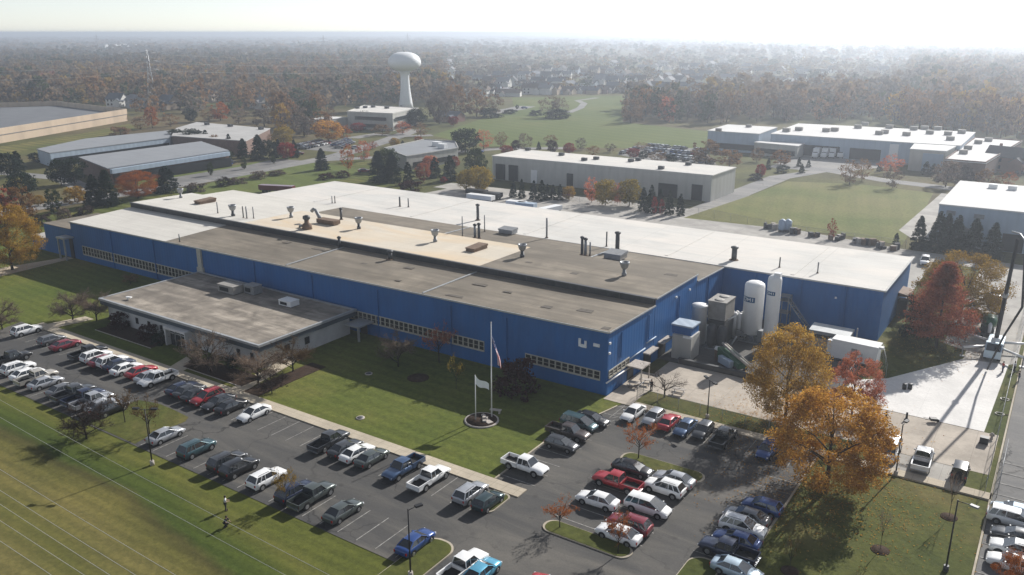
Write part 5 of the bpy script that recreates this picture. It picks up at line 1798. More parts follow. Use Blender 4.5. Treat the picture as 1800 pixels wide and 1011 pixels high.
L = {
    'gold': leaf_mat('golden_autumn_leaves', [(.29, .15, .03), (.50, .29, .055), (.60, .39, .085), (.42, .21, .04)], .48),
    'orange': leaf_mat('orange_autumn_leaves', [(.28, .13, .03), (.48, .25, .05), (.58, .345, .075), (.40, .175, .04)], .48),
    'thin_orange': leaf_mat('thin_orange_leaves', [(.26, .085, .02), (.38, .13, .03), (.32, .095, .03)], .42),
    'pink': leaf_mat('reddish_pink_leaves', [(.34, .10, .07), (.50, .17, .11), (.44, .19, .07)], .45),
    'rust': leaf_mat('rust_red_leaves', [(.19, .055, .038), (.32, .098, .058), (.39, .145, .075)], .42),
    'red': leaf_mat('bright_red_leaves', [(.16, .02, .022), (.26, .03, .03), (.22, .045, .03)], .35),
    'burgundy': leaf_mat('burgundy_leaves', [(.035, .012, .014), (.06, .016, .018), (.045, .02, .016)], .2),
    'olive_gold': leaf_mat('olive_gold_leaves', [(.22, .145, .03), (.36, .24, .045), (.28, .16, .035), (.38, .245, .06)], .42),
    'yellow': leaf_mat('yellow_leaves', [(.22, .16, .03), (.34, .25, .045), (.28, .20, .04)], .40),
    'brown': leaf_mat('brown_autumn_leaves', [(.13, .075, .036), (.20, .108, .045), (.26, .14, .055)], .42),
    'tan': leaf_mat('tan_autumn_leaves', [(.16, .105, .06), (.24, .15, .08), (.20, .12, .07)], .42),
    'taupe': leaf_mat('grey_brown_twigs', [(.13, .102, .084), (.20, .158, .124), (.165, .124, .108)], .35),
    'twig_dark': leaf_mat('dark_bare_twigs', [(.040, .030, .028), (.060, .046, .040), (.050, .035, .034)], .1),
    'twig_warm': leaf_mat('warm_brown_twigs', [(.085, .058, .034), (.13, .082, .040), (.10, .07, .04)], .2),
    'green': leaf_mat('dark_evergreen_needles', [(.012, .022, .014), (.020, .034, .019), (.028, .042, .022)], .12),
    'bluegreen': leaf_mat('blue_green_needles', [(.016, .030, .026), (.026, .042, .034), (.020, .036, .026)], .12),
    'leafgreen': leaf_mat('mid_green_leaves', [(.030, .048, .016), (.048, .070, .022), (.040, .055, .02)], .28),
}


def quad_mesh(name, V, mats):
    """V: (n,4,3) array of quads -> mesh"""
    n = V.shape[0]
    me = bpy.data.meshes.new(name)
    me.vertices.add(n * 4)
    me.vertices.foreach_set('co', np.ascontiguousarray(V, dtype=np.float32).ravel())
    me.loops.add(n * 4)
    me.loops.foreach_set('vertex_index', np.arange(n * 4, dtype=np.int32))
    me.polygons.add(n)
    me.polygons.foreach_set('loop_start', np.arange(0, n * 4, 4, dtype=np.int32))
    me.update(calc_edges=True)
    me.materials.append(mats)
    return me


def leaf_quads(C, size, rng, flat=0.0, aspect=.75):
    n = len(C)
    a = rng.normal(size=(n, 3)); a[:, 2] *= (1 - flat)
    a /= np.linalg.norm(a, axis=1)[:, None]
    b = rng.normal(size=(n, 3)); b[:, 2] *= (1 - flat)
    b -= a * (a * b).sum(1)[:, None]
    b /= np.linalg.norm(b, axis=1)[:, None] + 1e-9
    s = (size * rng.uniform(.6, 1.35, n))[:, None]
    a = a * s * .5; b = b * s * .5 * aspect
    return np.stack([C - a - b * .4, C - b * .9 + a * .2, C + a + b * .4, C + b * .9 - a * .2], 1)


def twig_quads(S, D, ln, w, rng):
    n = len(S)
    r = rng.normal(size=(n, 3))
    r -= D * (r * D).sum(1)[:, None]
    r /= np.linalg.norm(r, axis=1)[:, None] + 1e-9
    E = S + D * ln[:, None]
    w = np.broadcast_to(np.asarray(w), (n,))[:, None]
    return np.stack([S - r * w, S + r * w, E + r * w * .3, E - r * w * .3], 1)


PROF = {
    'broad': lambda t: np.where(t < .35, .30 + .20 * np.sin(np.clip(t / .35, 0, 1) * np.pi / 2), .5 * np.sqrt(np.clip(1 - ((t - .35) / .66) ** 2, 0, 1))),
    'round': lambda t: .5 * np.sqrt(np.clip(1 - (2 * t - 1) ** 2, 0, 1)) + .02,
    'oval': lambda t: .5 * np.sin(np.clip(t * .92 + .05, 0, 1) * np.pi) ** .7,
    'pin': lambda t: np.where(t < .16, .34 + t * 1.0, .5 * (1 - (t - .16) / .84) ** .8) + .015,
    'conifer': lambda t: .5 * (1 - t) ** .62 + .012,
    'vase': lambda t: .18 + .32 * np.sin(np.clip(t, 0, 1) * np.pi * .62),
    'shrub': lambda t: .5 * np.sqrt(np.clip(1 - t * t * .92, 0, 1)),
}
ZB = {'broad': .12, 'round': .12, 'oval': .10, 'pin': .10, 'conifer': .04, 'vase': .30, 'shrub': .02}


def crown_quads(shape, n, leaf, rng, clumps=60, cr=.10):
    """unit tree: height 1, crown width 1"""
    zb = ZB[shape]
    pr = PROF[shape]
    if shape in ('pin', 'conifer'):
        nb = clumps * 3
        t = rng.uniform(0, 1, nb) ** (1.15 if shape == 'conifer' else 1.0)
        az = rng.uniform(0, 2 * np.pi, nb)
        R = pr(t) * rng.uniform(.72, 1.08, nb)
        k = rng.integers(0, nb, n)
        f = rng.uniform(.06, 1, n) ** (.45 if shape == 'conifer' else .6)
        rr = R[k] * f
        lift = (.16 if shape == 'pin' else -.13) * rr
        jit = (.022 if shape == 'pin' else .018)
        C = np.stack([rr * np.cos(az[k]), rr * np.sin(az[k]), zb + (1 - zb) * t[k] + lift], 1)
        C += rng.normal(size=(n, 3)) * jit * np.array([1.3, 1.3, .7])
        C[:, 2] = np.minimum(C[:, 2], 1.0)
        return leaf_quads(C, leaf, rng, .35), None
    # a rounded outline built of leaf clumps with gaps between them
    t = rng.uniform(.02, .97, clumps)
    keep = rng.uniform(0, .5, clumps) < pr(t) + .08
    t = t[keep]
    m = len(t)
    az = rng.uniform(0, 2 * np.pi, m)
    R = pr(t) * rng.uniform(.18, 1.0, m) ** .42 * rng.uniform(.86, 1.06, m)
    K = np.stack([R * np.cos(az), R * np.sin(az), zb + (1 - zb) * t], 1)
    k = rng.integers(0, m, n)
    crs = cr * rng.uniform(.6, 1.35, m)
    o = rng.normal(size=(n, 3))
    o /= np.linalg.norm(o, axis=1)[:, None]
    o *= (rng.uniform(0, 1, n) ** .45)[:, None]
    C = K[k] + o * crs[k][:, None] * np.array([1.05, 1.05, .78])
    C[:, 2] = np.clip(C[:, 2], .01, 1.02)
    return leaf_quads(C, leaf, rng), K


def trunk_mesh(shape, rng, K=None, limbs=9, rad=.020, top=.72, lean=.02, name='trunk'):
    mb = MB()
    top = {'pin': .97, 'conifer': .96, 'vase': .5}.get(shape, top)
    ln = [(0, 0, -.01), (rng.normal() * lean * .3, rng.normal() * lean * .3, top * .35), (rng.normal() * lean, rng.normal() * lean, top * .7), (rng.normal() * lean, rng.normal() * lean, top)]
    mb.tube(ln, [rad * 1.25, rad * .95, rad * .6, rad * .18], 7)
    if K is not None and limbs:
        pick = rng.choice(len(K), min(limbs, len(K)), replace=False)
        for i in pick:
            e = K[i]
            z0 = max(.12, min(top * .85, e[2] * rng.uniform(.45, .7)))
            mid = (e[0] * .45, e[1] * .45, lerp(z0, e[2], .55))
            mb.tube([(0, 0, z0), mid, tuple(e)], [rad * .5, rad * .32, rad * .1], 5)
    return mb.mesh(name, M['bark'])


def bare_tree(seed, spread=.5, zb=.22, n1=9, n2=7, n3=9, leaf=0, leafsize=.02, rad=.016, up=.5, w=.0022):
    """leafless or thinly leaved tree: (trunk mesh, twig crown mesh)"""
    rng = np.random.default_rng(seed)
    mb = MB()
    mb.tube([(0, 0, -.01), (rng.normal() * .01, rng.normal() * .01, zb), (rng.normal() * .02, rng.normal() * .02, .55)], [rad * 1.3, rad, rad * .35], 7)
    S, D, LN, W = [], [], [], []
    tips = []
    for i in range(n1):
        az = 2 * np.pi * (i + rng.uniform(-.3, .3)) / n1
        z0 = lerp(zb * .85, .5, rng.uniform() ** 1.3)
        R = spread * rng.uniform(.65, 1.0)
        z1 = min(.92, z0 + R * rng.uniform(up * .7, up * 1.5))
        e = np.array([R * np.cos(az), R * np.sin(az), z1])
        s = np.array([0, 0, z0])
        m = lerp(s, e, .5) + np.array([0, 0, .04])
        mb.tube([tuple(s), tuple(m), tuple(e)], [rad * .55, rad * .34, rad * .1], 5)
        for j in range(n2):
            f = rng.uniform(.25, 1)
            q = (s * (1 - f) ** 2 + 2 * m * f * (1 - f) + e * f * f)
            d = (e - s) / np.linalg.norm(e - s) + rng.normal(size=3) * .65 + np.array([0, 0, .35])
            d /= np.linalg.norm(d)
            l2 = spread * rng.uniform(.25, .5)
            S.append(q); D.append(d); LN.append(l2); W.append(w * 1.6)
            for k in range(n3):
                g = rng.uniform(.15, 1)
                qq = q + d * l2 * g
                dd = d + rng.normal(size=3) * .6 + np.array([0, 0, .15])
                dd /= np.linalg.norm(dd)
                l3 = spread * rng.uniform(.10, .26)
                S.append(qq); D.append(dd); LN.append(l3); W.append(w)
                tips.append(qq + dd * l3 * rng.uniform(.4, 1))
    V = twig_quads(np.array(S), np.array(D), np.array(LN), np.array(W), rng)
    if leaf:
        tp = np.array(tips)
        C = tp[rng.integers(0, len(tp), leaf)] + rng.normal(size=(leaf, 3)) * .02
        V = np.concatenate([V, leaf_quads(C, leafsize, rng)])
    V[:, :, 2] = np.clip(V[:, :, 2], 0, 1.0)
    return mb.mesh('trunk', M['bark_dark']), quad_mesh('crown', V, L['taupe'])


PROTO = {}


def proto(key, shape, n, leaf, seeds, clumps=60, cr=.10, limbs=9, rad=.020):
    out = []
    for s in seeds:
        rng = np.random.default_rng(s)
        V, K = crown_quads(shape, n, leaf, rng, clumps, cr)
        out.append((trunk_mesh(shape, rng, K, limbs, rad), quad_mesh('crown', V, L['brown']), V))
    PROTO[key] = out


proto('broad_hi', 'broad', 42000, .0155, (1, 2), 290, .080, 11, .018)
proto('broad_thin', 'broad', 19000, .0165, (3, 4), 130, .078, 16, .016)
proto('round_hi', 'round', 34000, .0160, (5,), 240, .088, 12, .018)
proto('pin_hi', 'pin', 34000, .0175, (6,), 90, .1, 0, .018)
proto('conifer_hi', 'conifer', 14000, .034, (7, 8), 110, .1, 0, .016)
proto('broad', 'broad', 2400, .055, (11, 12, 13), 80, .10, 8, .02)
proto('round', 'round', 3400, .058, (14, 15), 100, .14, 7, .02)
proto('oval', 'oval', 2800, .055, (16, 17), 80, .13, 7, .02)
proto('thin', 'oval', 1500, .046, (18, 19, 20), 80, .10, 10, .014)
proto('conifer', 'conifer', 3800, .062, (21, 22), 50, .1, 0, .016)
proto('shrub', 'shrub', 1600, .080, (23, 24), 50, .15, 4, .02)
proto('far', 'broad', 520, .105, (31, 32, 33, 34), 34, .13, 4, .02)
proto('far_thin', 'oval', 480, .085, (35, 36), 34, .12, 5, .014)
PROTO['bare'] = [bare_tree(s, .5, .20, 10, 8, 8, 0) + (None,) for s in (41, 42)]
PROTO['bare_wide'] = [bare_tree(s, .5, .10, 18, 12, 13, 1100, .026, .018, .46, .0030) + (None,) for s in (43, 44, 45)]
PROTO['vase'] = [bare_tree(s, .46, .30, 11, 9, 8, 700, .034, .015, .75, .0026) + (None,) for s in (46, 47, 48)]
PROTO['sapling'] = [bare_tree(s, .42, .28, 7, 5, 4, 0, .03, .010, .9, .0040) + (None,) for s in (49,)]
PROTO['leafy_sapling'] = [bare_tree(s, .45, .25, 8, 7, 5, 420, .05, .012, .8, .0030) + (None,) for s in (50,)]
NTREE = [0]
TREES = []


def tree(key, x, y, h, w, col, label, group=None, name='tree', cat='tree', rz=None, var=None, bark=None, z=0.0):
    pl = PROTO[key]
    tm, cm, _ = pl[(NTREE[0] if var is None else var) % len(pl)]
    NTREE[0] += 1
    t = thing(name, label, cat, (x, y, z), random.uniform(0, 6.28) if rz is None else rz, group)
    t.scale = (w, w, h)
    o = put('trunk' if name != 'shrub' else 'stem', tm, t)
    if bark: paint(o, M[bark])
    c = put('crown' if name != 'shrub' else 'foliage', cm, t)
    paint(c, L[col])
    TREES.append((x, y))
    return t


def measure(px, py, top, wpx):
    """ground position, height and width of something seen at these photo points"""
    q = at(px, py)
    lo, hi = 0.0, 49.0
    for _ in range(40):
        m = (lo + hi) / 2
        if proj((q.x, q.y, m))[1] > top: lo = m
        else: hi = m
    F = -q.x * math.sin(YAW) + q.y * math.cos(YAW)
    dep = F * math.cos(PITCH) + H * math.sin(PITCH)
    return q.x, q.y, lo, wpx * dep / FPX


def ptree(px, py, top, wpx, key, col, label, group=None, **k):
    x, y, h, w = measure(px, py, top, wpx)
    return tree(key, x, y, h, w, col, label, group, **k)


random.seed(77)
OR = 'orange maples beside the concrete drive'
ptree(22, 475, 362, 112, 'broad_hi', 'olive_gold', 'big golden brown tree at the left edge in front of the factory', name='maple_tree', var=0)
ptree(1380, 742, 578, 140, 'broad_hi', 'gold', 'golden maple standing between the tank yard and the grass strip', OR, name='maple_tree', var=1)
ptree(1452, 862, 688, 205, 'broad_hi', 'orange', 'largest orange maple at the corner of the east car park', OR, name='maple_tree', var=0, rz=1.0)
ptree(1496, 738, 622, 105, 'broad_thin', 'pink', 'thin reddish maple behind the largest orange maple', OR, name='maple_tree')
ptree(1645, 612, 462, 132, 'pin_hi', 'rust', 'pointed rust red oak in front of the golden tree by the white wing', name='oak_tree')
ptree(1686, 568, 449, 150, 'round_hi', 'olive_gold', 'broad golden tree behind the rust red oak', name='oak_tree')
ptree(1610, 596, 515, 52, 'shrub', 'green', 'dark evergreen bush at the foot of the white wing wall', name='shrub', cat='shrub')
ptree(1168, 699, 640, 76, 'bare', 'twig_dark', 'bare dark tree by the picnic tables', name='bare_tree', bark='bark_dark')
SO = 'small orange trees in the car park islands'
ptree(1122, 808, 742, 62, 'vase', 'thin_orange', 'small orange tree on the upper car park island', SO, name='young_tree')
ptree(984, 930, 874, 58, 'vase', 'thin_orange', 'small orange tree at the left end of the lower island', SO, name='young_tree')
ptree(1086, 976, 902, 56, 'vase', 'thin_orange', 'thin orange tree beside the white sedan on the lower island', SO, name='young_tree')
ptree(502, 886, 824, 46, 'vase', 'olive_gold', 'small olive tree between the white SUV and the grey green pickup', name='young_tree')
ptree(152, 772, 704, 80, 'bare_wide', 'twig_dark', 'bare dark tree in front of the cars on the verge', name='bare_tree', bark='bark_dark')
ptree(220, 743, 684, 46, 'vase', 'twig_warm', 'brown thin tree at the tip of the grass island', name='bare_tree')
ptree(263, 766, 699, 54, 'vase', 'twig_warm', 'brown upright tree beside the lamp post on the grass island', name='bare_tree')
OB = 'bare shrubs round the office'
ptree(368, 655, 582, 84, 'bare_wide', 'taupe', 'large grey bare shrub right of the office entrance', OB, name='bare_shrub', cat='shrub')
ptree(455, 676, 604, 84, 'bare_wide', 'taupe', 'grey brown bare shrub at the front corner of the office', OB, name='bare_shrub', cat='shrub')
ptree(515, 654, 592, 74, 'bare_wide', 'twig_warm', 'warm brown bare shrub at the right side of the office', OB, name='bare_shrub', cat='shrub')
ptree(478, 692, 655, 50, 'bare_wide', 'twig_dark', 'low bare shrub along the path right of the office', OB, name='bare_shrub', cat='shrub')
ptree(128, 563, 503, 66, 'bare_wide', 'taupe', 'grey bare tree left of the office, left one of two', name='bare_tree')
ptree(170, 564, 508, 62, 'bare_wide', 'taupe', 'grey bare tree left of the office, right one of two', name='bare_tree')
ptree(4, 580, 528, 60, 'bare_wide', 'taupe', 'grey bare tree at the left edge above the parked cars', name='bare_tree')
ptree(230, 500, 476, 26, 'bare_wide', 'tan', 'small pinkish bare bush on the shaded lawn by the factory', name='bare_shrub', cat='shrub')
LW = 'young trees on the front lawn'
ptree(700, 645, 574, 66, 'bare_wide', 'taupe', 'grey bare tree on the lawn before the factory windows', LW, name='bare_tree')
ptree(772, 638, 566, 60, 'vase', 'pink', 'thin pinkish tree against the factory windows', LW, name='young_tree')
ptree(802, 684, 626, 36, 'leafy_sapling', 'yellow', 'small yellow leaved tree left of the tall flagpole', LW, name='young_tree')
ptree(907, 692, 630, 78, 'shrub', 'burgundy', 'large dark burgundy bush against the blue wall', name='shrub', cat='shrub')
ptree(1547, 968, 868, 34, 'sapling', 'taupe', 'thin bare sapling in a mulch ring on the right hand lawn', name='sapling')
ptree(1668, 910, 800, 36, 'sapling', 'taupe', 'thin bare sapling by the lamp post on the right hand lawn', name='sapling')
ptree(1388, 1005, 925, 44, 'sapling', 'twig_warm', 'thin bare sapling near the curved kerb at the bottom', name='sapling')
ptree(1790, 1052, 975, 96, 'broad_thin', 'thin_orange', 'orange tree cut off by the bottom right corner', name='maple_tree')
for px, py, r, lb in ((1547, 968, .85, 'mulch ring round the middle sapling on the right hand lawn'), (1668, 910, .8, 'mulch ring round the sapling by the lamp post'), (1388, 1005, .8, 'mulch ring at the bottom sapling'),
                      (735, 665, 1.6, 'round mulch bed on the shaded front lawn')):
    q = at(px, py)
    t = thing('mulch_ring', lb, 'mulch bed', (q.x, q.y, .05))
    MB().lathe(0, 0, [(r, 0), (r * .9, .09), (.1, .13)], 20).build('mulch', M['mulch'], t)
    MB().lathe(0, 0, [(r + .06, 0), (r + .06, .06), (r, .07)], 20).build('edge', M['mulch'], t)
# dark clipped bushes at the office front
for k, (px, py, w_, lb) in enumerate(((213, 577, 44, 'first dark bush from the left along the office front'), (285, 604, 34, 'dark bush just left of the office entrance'), (262, 596, 40, 'second dark bush from the left along the office front'),
                                     (413, 645, 30, 'dark round bush below the office corner'), (342, 612, 24, 'dark bush right beside the office entrance'), (345, 645, 26, 'brown bush at the end of the entrance path'), (572, 590, 46, 'low dark hedge along the right side of the office'))):
    x, y, h, w = measure(px, py, py - w_ * .62, w_)
    tree('shrub', x, y, h, w, 'twig_dark' if k == 5 else 'burgundy' if k in (0, 2) else 'green', lb, 'bushes along the office', 'shrub', 'shrub')
for px, py, lx, ly, lb in ((235, 590, 16, 4.2, 'dark mulch bed along the left half of the office front'), (390, 655, 14, 4, 'brown mulch bed right of the office entrance'), (500, 668, 3.2, 14, 'brown mulch bed along the path right of the office')):
    q = at(px, py)
    t = thing('mulch_bed', lb, 'mulch bed', (q.x, q.y, .05))
    MB().box(-lx / 2, lx / 2, -ly / 2, ly / 2, 0, .07).build('mulch', M['mulch'], t)
    MB().box(-lx / 2 - .1, lx / 2 + .1, -ly / 2 - .1, -ly / 2, 0, .10).build('edge', M['stone'], t)

# trees of the middle distance: px, py, top, width, prototype, leaves, label
CE = 'dark conifers beside the blue grey warehouse'
CW = 'conifers in front of the white warehouse'
CM = 'evergreens beyond the left end of the white roof'
MID = [
    (1613, 438, 384, 34, 'conifer_hi', 'green', 'leftmost big dark conifer before the blue grey warehouse', CE), (1646, 441, 376, 42, 'conifer_hi', 'green', 'second big dark conifer before the blue grey warehouse', CE),
    (1661, 436, 380, 32, 'conifer_hi', 'green', 'slim dark conifer between the second and the middle one', CE), (1677, 446, 383, 42, 'conifer_hi', 'green', 'middle big dark conifer before the blue grey warehouse', CE),
    (1708, 449, 389, 44, 'conifer_hi', 'green', 'second dark conifer from the right before the blue grey warehouse', CE), (1741, 455, 396, 42, 'conifer_hi', 'green', 'rightmost big dark conifer before the blue grey warehouse', CE),
    (1574, 433, 414, 16, 'conifer', 'green', 'small lone conifer at the corner of the mown field', CE),
    (902, 347, 317, 14, 'conifer', 'bluegreen', 'leftmost slim conifer before the white warehouse', CW), (917, 349, 315, 14, 'conifer', 'green', 'second slim conifer before the white warehouse', CW),
    (938, 351, 318, 17, 'conifer', 'bluegreen', 'third slim conifer before the white warehouse', CW), (952, 353, 317, 18, 'conifer', 'green', 'fourth slim conifer before the white warehouse', CW),
    (972, 351, 325, 14, 'conifer', 'green', 'fifth conifer before the white warehouse', CW), (984, 352, 324, 14, 'conifer', 'green', 'sixth conifer before the white warehouse', CW), (962, 351, 324, 14, 'conifer', 'bluegreen', 'short conifer tucked behind the fourth one', CW),
    (1130, 371, 330, 20, 'conifer', 'green', 'first conifer right of the yellow trees', CW), (1144, 374, 326, 22, 'conifer', 'green', 'tallest conifer right of the yellow trees', CW), (1160, 373, 332, 18, 'conifer', 'bluegreen', 'third conifer right of the yellow trees', CW),
    (1176, 377, 336, 18, 'conifer', 'green', 'fourth conifer right of the yellow trees', CW), (1195, 379, 341, 17, 'conifer', 'green', 'last conifer right of the yellow trees', CW),
    (820, 334, 300, 34, 'round', 'yellow', 'pale yellow tree left of the white warehouse', None), (842, 337, 294, 44, 'round', 'yellow', 'brighter yellow tree left of the white warehouse', None),
    (1040, 357, 312, 30, 'thin', 'pink', 'pink tree left of the two yellow trees at the warehouse', None), (1064, 361, 317, 38, 'round', 'yellow', 'left yellow tree before the white warehouse wall', None), (1106, 363, 317, 44, 'round', 'yellow', 'right yellow tree before the white warehouse wall', None),
    (1085, 360, 322, 24, 'thin', 'pink', 'thin pink tree between the two yellow trees', None), (1163, 379, 350, 12, 'thin', 'red', 'small red tree among the conifers', None), (1150, 378, 345, 12, 'thin', 'red', 'smallest red tree left among the conifers', None),
    (1461, 421, 384, 18, 'thin', 'red', 'lone small red tree at the edge of the mown field', None), (1000, 352, 328, 22, 'round', 'olive_gold', 'olive bush tree right of the slim conifers', None), (996, 350, 335, 14, 'round', 'red', 'low red bush right of the slim conifers', None),
    (665, 320, 266, 34, 'conifer_hi', 'bluegreen', 'left one of two big blue green evergreens by the grey office', CM), (690, 320, 268, 34, 'conifer_hi', 'green', 'right one of two big evergreens by the grey office', CM), (718, 324, 285, 24, 'conifer', 'green', 'pointed dark conifer right of the two big evergreens', CM),
    (764, 312, 277, 26, 'conifer', 'green', 'left one of a pair of conifers before the grey office', CM), (791, 318, 274, 30, 'conifer', 'green', 'right one of a pair of conifers before the grey office', CM), (566, 299, 261, 26, 'conifer_hi', 'bluegreen', 'lone dark evergreen at the road bend', CM),
    (680, 300, 262, 40, 'round', 'leafgreen', 'green leafy tree behind the two big evergreens', CM), (744, 320, 288, 26, 'round', 'rust', 'orange red tree between the conifers', None), (722, 334, 317, 46, 'shrub', 'burgundy', 'low burgundy bushes at the edge of the white roof', None),
    (780, 322, 311, 12, 'round', 'red', 'small red shrub before the pair of conifers', None), (757, 300, 274, 26, 'round', 'pink', 'pinkish tree behind the pair of conifers', None), (800, 296, 276, 18, 'round', 'rust', 'red tree right of the grey office', None),
    (818, 268, 227, 42, 'round', 'green', 'big dark green round tree by the meadow', None), (835, 310, 262, 38, 'round', 'leafgreen', 'olive green tree left of the white warehouse corner', None), (575, 315, 304, 30, 'shrub', 'burgundy', 'dark red hedge left of the white roof corner', None), (602, 312, 300, 26, 'shrub', 'burgundy', 'dark red hedge at the white roof corner', None),
    (612, 300, 254, 26, 'thin', 'thin_orange', 'tall thin orange tree at the road bend', None), (640, 283, 246, 30, 'thin', 'pink', 'pinkish red tree beyond the road bend', None), (655, 262, 248, 22, 'thin', 'rust', 'red brown tree at the bend car park', None), (694, 258, 243, 18, 'round', 'olive_gold', 'small golden tree behind the grey office', None), (708, 259, 247, 9, 'conifer', 'green', 'tiny conifer behind the grey office', None),
    (735, 250, 240, 14, 'round', 'thin_orange', 'small orange tree behind the grey office', None), (708, 236, 213, 30, 'thin', 'pink', 'pinkish bare tree before the tower', None), (672, 238, 218, 40, 'thin', 'tan', 'red brown tree before the two storey office', None), (740, 240, 215, 32, 'thin', 'tan', 'pale brown tree below the water tower', None),
    (168, 362, 307, 36, 'conifer_hi', 'green', 'left one of the two dark spruces behind the left wing', None), (191, 362, 299, 40, 'conifer_hi', 'green', 'right one of the two dark spruces behind the left wing', None), (243, 349, 302, 70, 'round_hi', 'thin_orange', 'round rust orange tree behind the left end of the roof', None),
    (294, 338, 292, 46, 'conifer_hi', 'bluegreen', 'blue green evergreen right of the round orange tree', None), (108, 326, 282, 34, 'round', 'green', 'left one of the dark round evergreens by the brick wall', None), (132, 324, 279, 36, 'round', 'green', 'right one of the dark round evergreens by the brick wall', None),
    (14, 312, 270, 34, 'round', 'green', 'dark evergreen at the left edge, upper', None), (34, 308, 266, 28, 'conifer', 'green', 'dark conifer near the left edge', None), (40, 345, 305, 42, 'round', 'green', 'dark round evergreen near the left edge, lower', None),
    (10, 398, 330, 54, 'broad', 'rust', 'dark rusty tree at the left edge behind the golden tree', None), (42, 392, 328, 48, 'broad', 'brown', 'brown tree behind the golden tree at left', None), (95, 374, 333, 32, 'broad', 'leafgreen', 'green tree left of the two dark spruces', None),
    (68, 362, 344, 22, 'round', 'olive_gold', 'small golden tree left of the green tree', None), (132, 356, 327, 40, 'shrub', 'olive_gold', 'yellow green bush left of the dark spruces', None), (112, 388, 366, 26, 'shrub', 'taupe', 'grey bush at the road left of the spruces', None), (75, 395, 375, 36, 'shrub', 'twig_dark', 'dark hedge along the left lawn', None), (150, 378, 362, 34, 'shrub', 'twig_dark', 'dark brush below the two spruces', None), (30, 330, 316, 26, 'round', 'yellow', 'yellowish tree near the left edge', None),
    (126, 276, 262, 18, 'round', 'red', 'small bright red tree at the grey metal roof', None), (68, 285, 268, 30, 'shrub', 'green', 'dark bushes at the end of the far grey roof', None),
    (312, 257, 228, 28, 'round', 'green', 'first dark tree behind the near grey roof', None), (340, 260, 227, 28, 'round', 'green', 'second dark tree behind the near grey roof', None), (363, 260, 229, 22, 'conifer', 'green', 'third dark tree behind the near grey roof', None), (378, 266, 238, 20, 'round', 'tan', 'brown tree behind the near grey roof', None),
    (404, 270, 236, 19, 'conifer', 'green', 'slim conifer at the end of the near grey roof', None), (428, 278, 244, 24, 'conifer', 'green', 'dark conifer right of the near grey roof', None), (455, 280, 237, 30, 'conifer_hi', 'green', 'tall dark conifer before the pale roof', None), (474, 279, 247, 24, 'round', 'green', 'dark round tree before the pale roof', None),
    (490, 277, 245, 20, 'conifer', 'green', 'conifer left of the crimson bush', None), (505, 280, 251, 30, 'round', 'red', 'crimson round bush by the road', None), (518, 277, 246, 18, 'conifer', 'green', 'conifer right of the crimson bush', None), (499, 256, 224, 36, 'round', 'yellow', 'yellow round tree at the end of the pale roof', None), (464, 252, 232, 34, 'thin', 'tan', 'pale bare tree before the pale roof', None),
    (577, 248, 213, 52, 'round', 'orange', 'bright orange round tree by the bend car park', None), (605, 245, 220, 30, 'thin', 'thin_orange', 'orange pink tree right of the bright orange one', None),
    (279, 306, 291, 16, 'round', 'pink', 'first reddish shrub before the near grey roof', None), (295, 304, 289, 18, 'round', 'pink', 'second reddish shrub before the near grey roof', None), (311, 302, 285, 18, 'round', 'pink', 'third reddish shrub before the near grey roof', None), (328, 299, 281, 20, 'round', 'pink', 'fourth reddish shrub before the near grey roof', None), (349, 295, 285, 14, 'round', 'thin_orange', 'last reddish shrub before the near grey roof', None),
    (378, 285, 268, 16, 'round', 'leafgreen', 'green bush at the right end of the near grey roof, first', None), (400, 284, 265, 22, 'round', 'leafgreen', 'green bush at the right end of the near grey roof, second', None), (235, 303, 288, 22, 'round', 'leafgreen', 'green bush at the near corner of the grey roof', None), (205, 308, 292, 20, 'round', 'leafgreen', 'green bush at the brick corner of the grey roof', None),
    (371, 309, 285, 11, 'oval', 'leafgreen', 'first small street tree along the left road', 'street trees'), (429, 298, 277, 11, 'oval', 'leafgreen', 'second small street tree along the left road', 'street trees'), (481, 288, 272, 9, 'oval', 'leafgreen', 'third small street tree along the left road', 'street trees'),
    (345, 336, 321, 40, 'shrub', 'taupe', 'first grey hedge bush along the left road', 'hedge bushes'), (393, 327, 311, 28, 'shrub', 'twig_dark', 'dark hedge bush along the left road', 'hedge bushes'), (418, 322, 312, 36, 'shrub', 'taupe', 'third grey hedge bush along the left road', 'hedge bushes'), (455, 314, 300, 32, 'shrub', 'taupe', 'tall grey hedge bush along the left road', 'hedge bushes'), (488, 308, 299, 32, 'shrub', 'taupe', 'last grey hedge bush along the left road', 'hedge bushes'),
    # behind the white warehouse
    (850, 262, 228, 36, 'thin', 'pink', 'pinkish bare tree right of the dark green round tree', None), (880, 258, 232, 26, 'thin', 'tan', 'grey brown tree at the meadow edge', None), (922, 266, 234, 28, 'thin', 'taupe', 'grey bare tree at the meadow edge', None), (890, 271, 256, 22, 'round', 'red', 'crimson bush behind the warehouse corner', None), (907, 266, 247, 16, 'round', 'burgundy', 'dark red bush behind the warehouse corner', None),
    (970, 270, 247, 19, 'round', 'burgundy', 'left dark red round tree behind the warehouse roof', None), (1000, 272, 252, 20, 'round', 'red', 'middle dark red round tree behind the warehouse roof', None), (1113, 278, 261, 22, 'round', 'red', 'right crimson round tree behind the warehouse roof', None), (1021, 264, 242, 22, 'thin', 'taupe', 'grey bare tree behind the warehouse roof', None), (968, 252, 237, 26, 'thin', 'tan', 'pale bare tree at the meadow edge behind the roof', None),
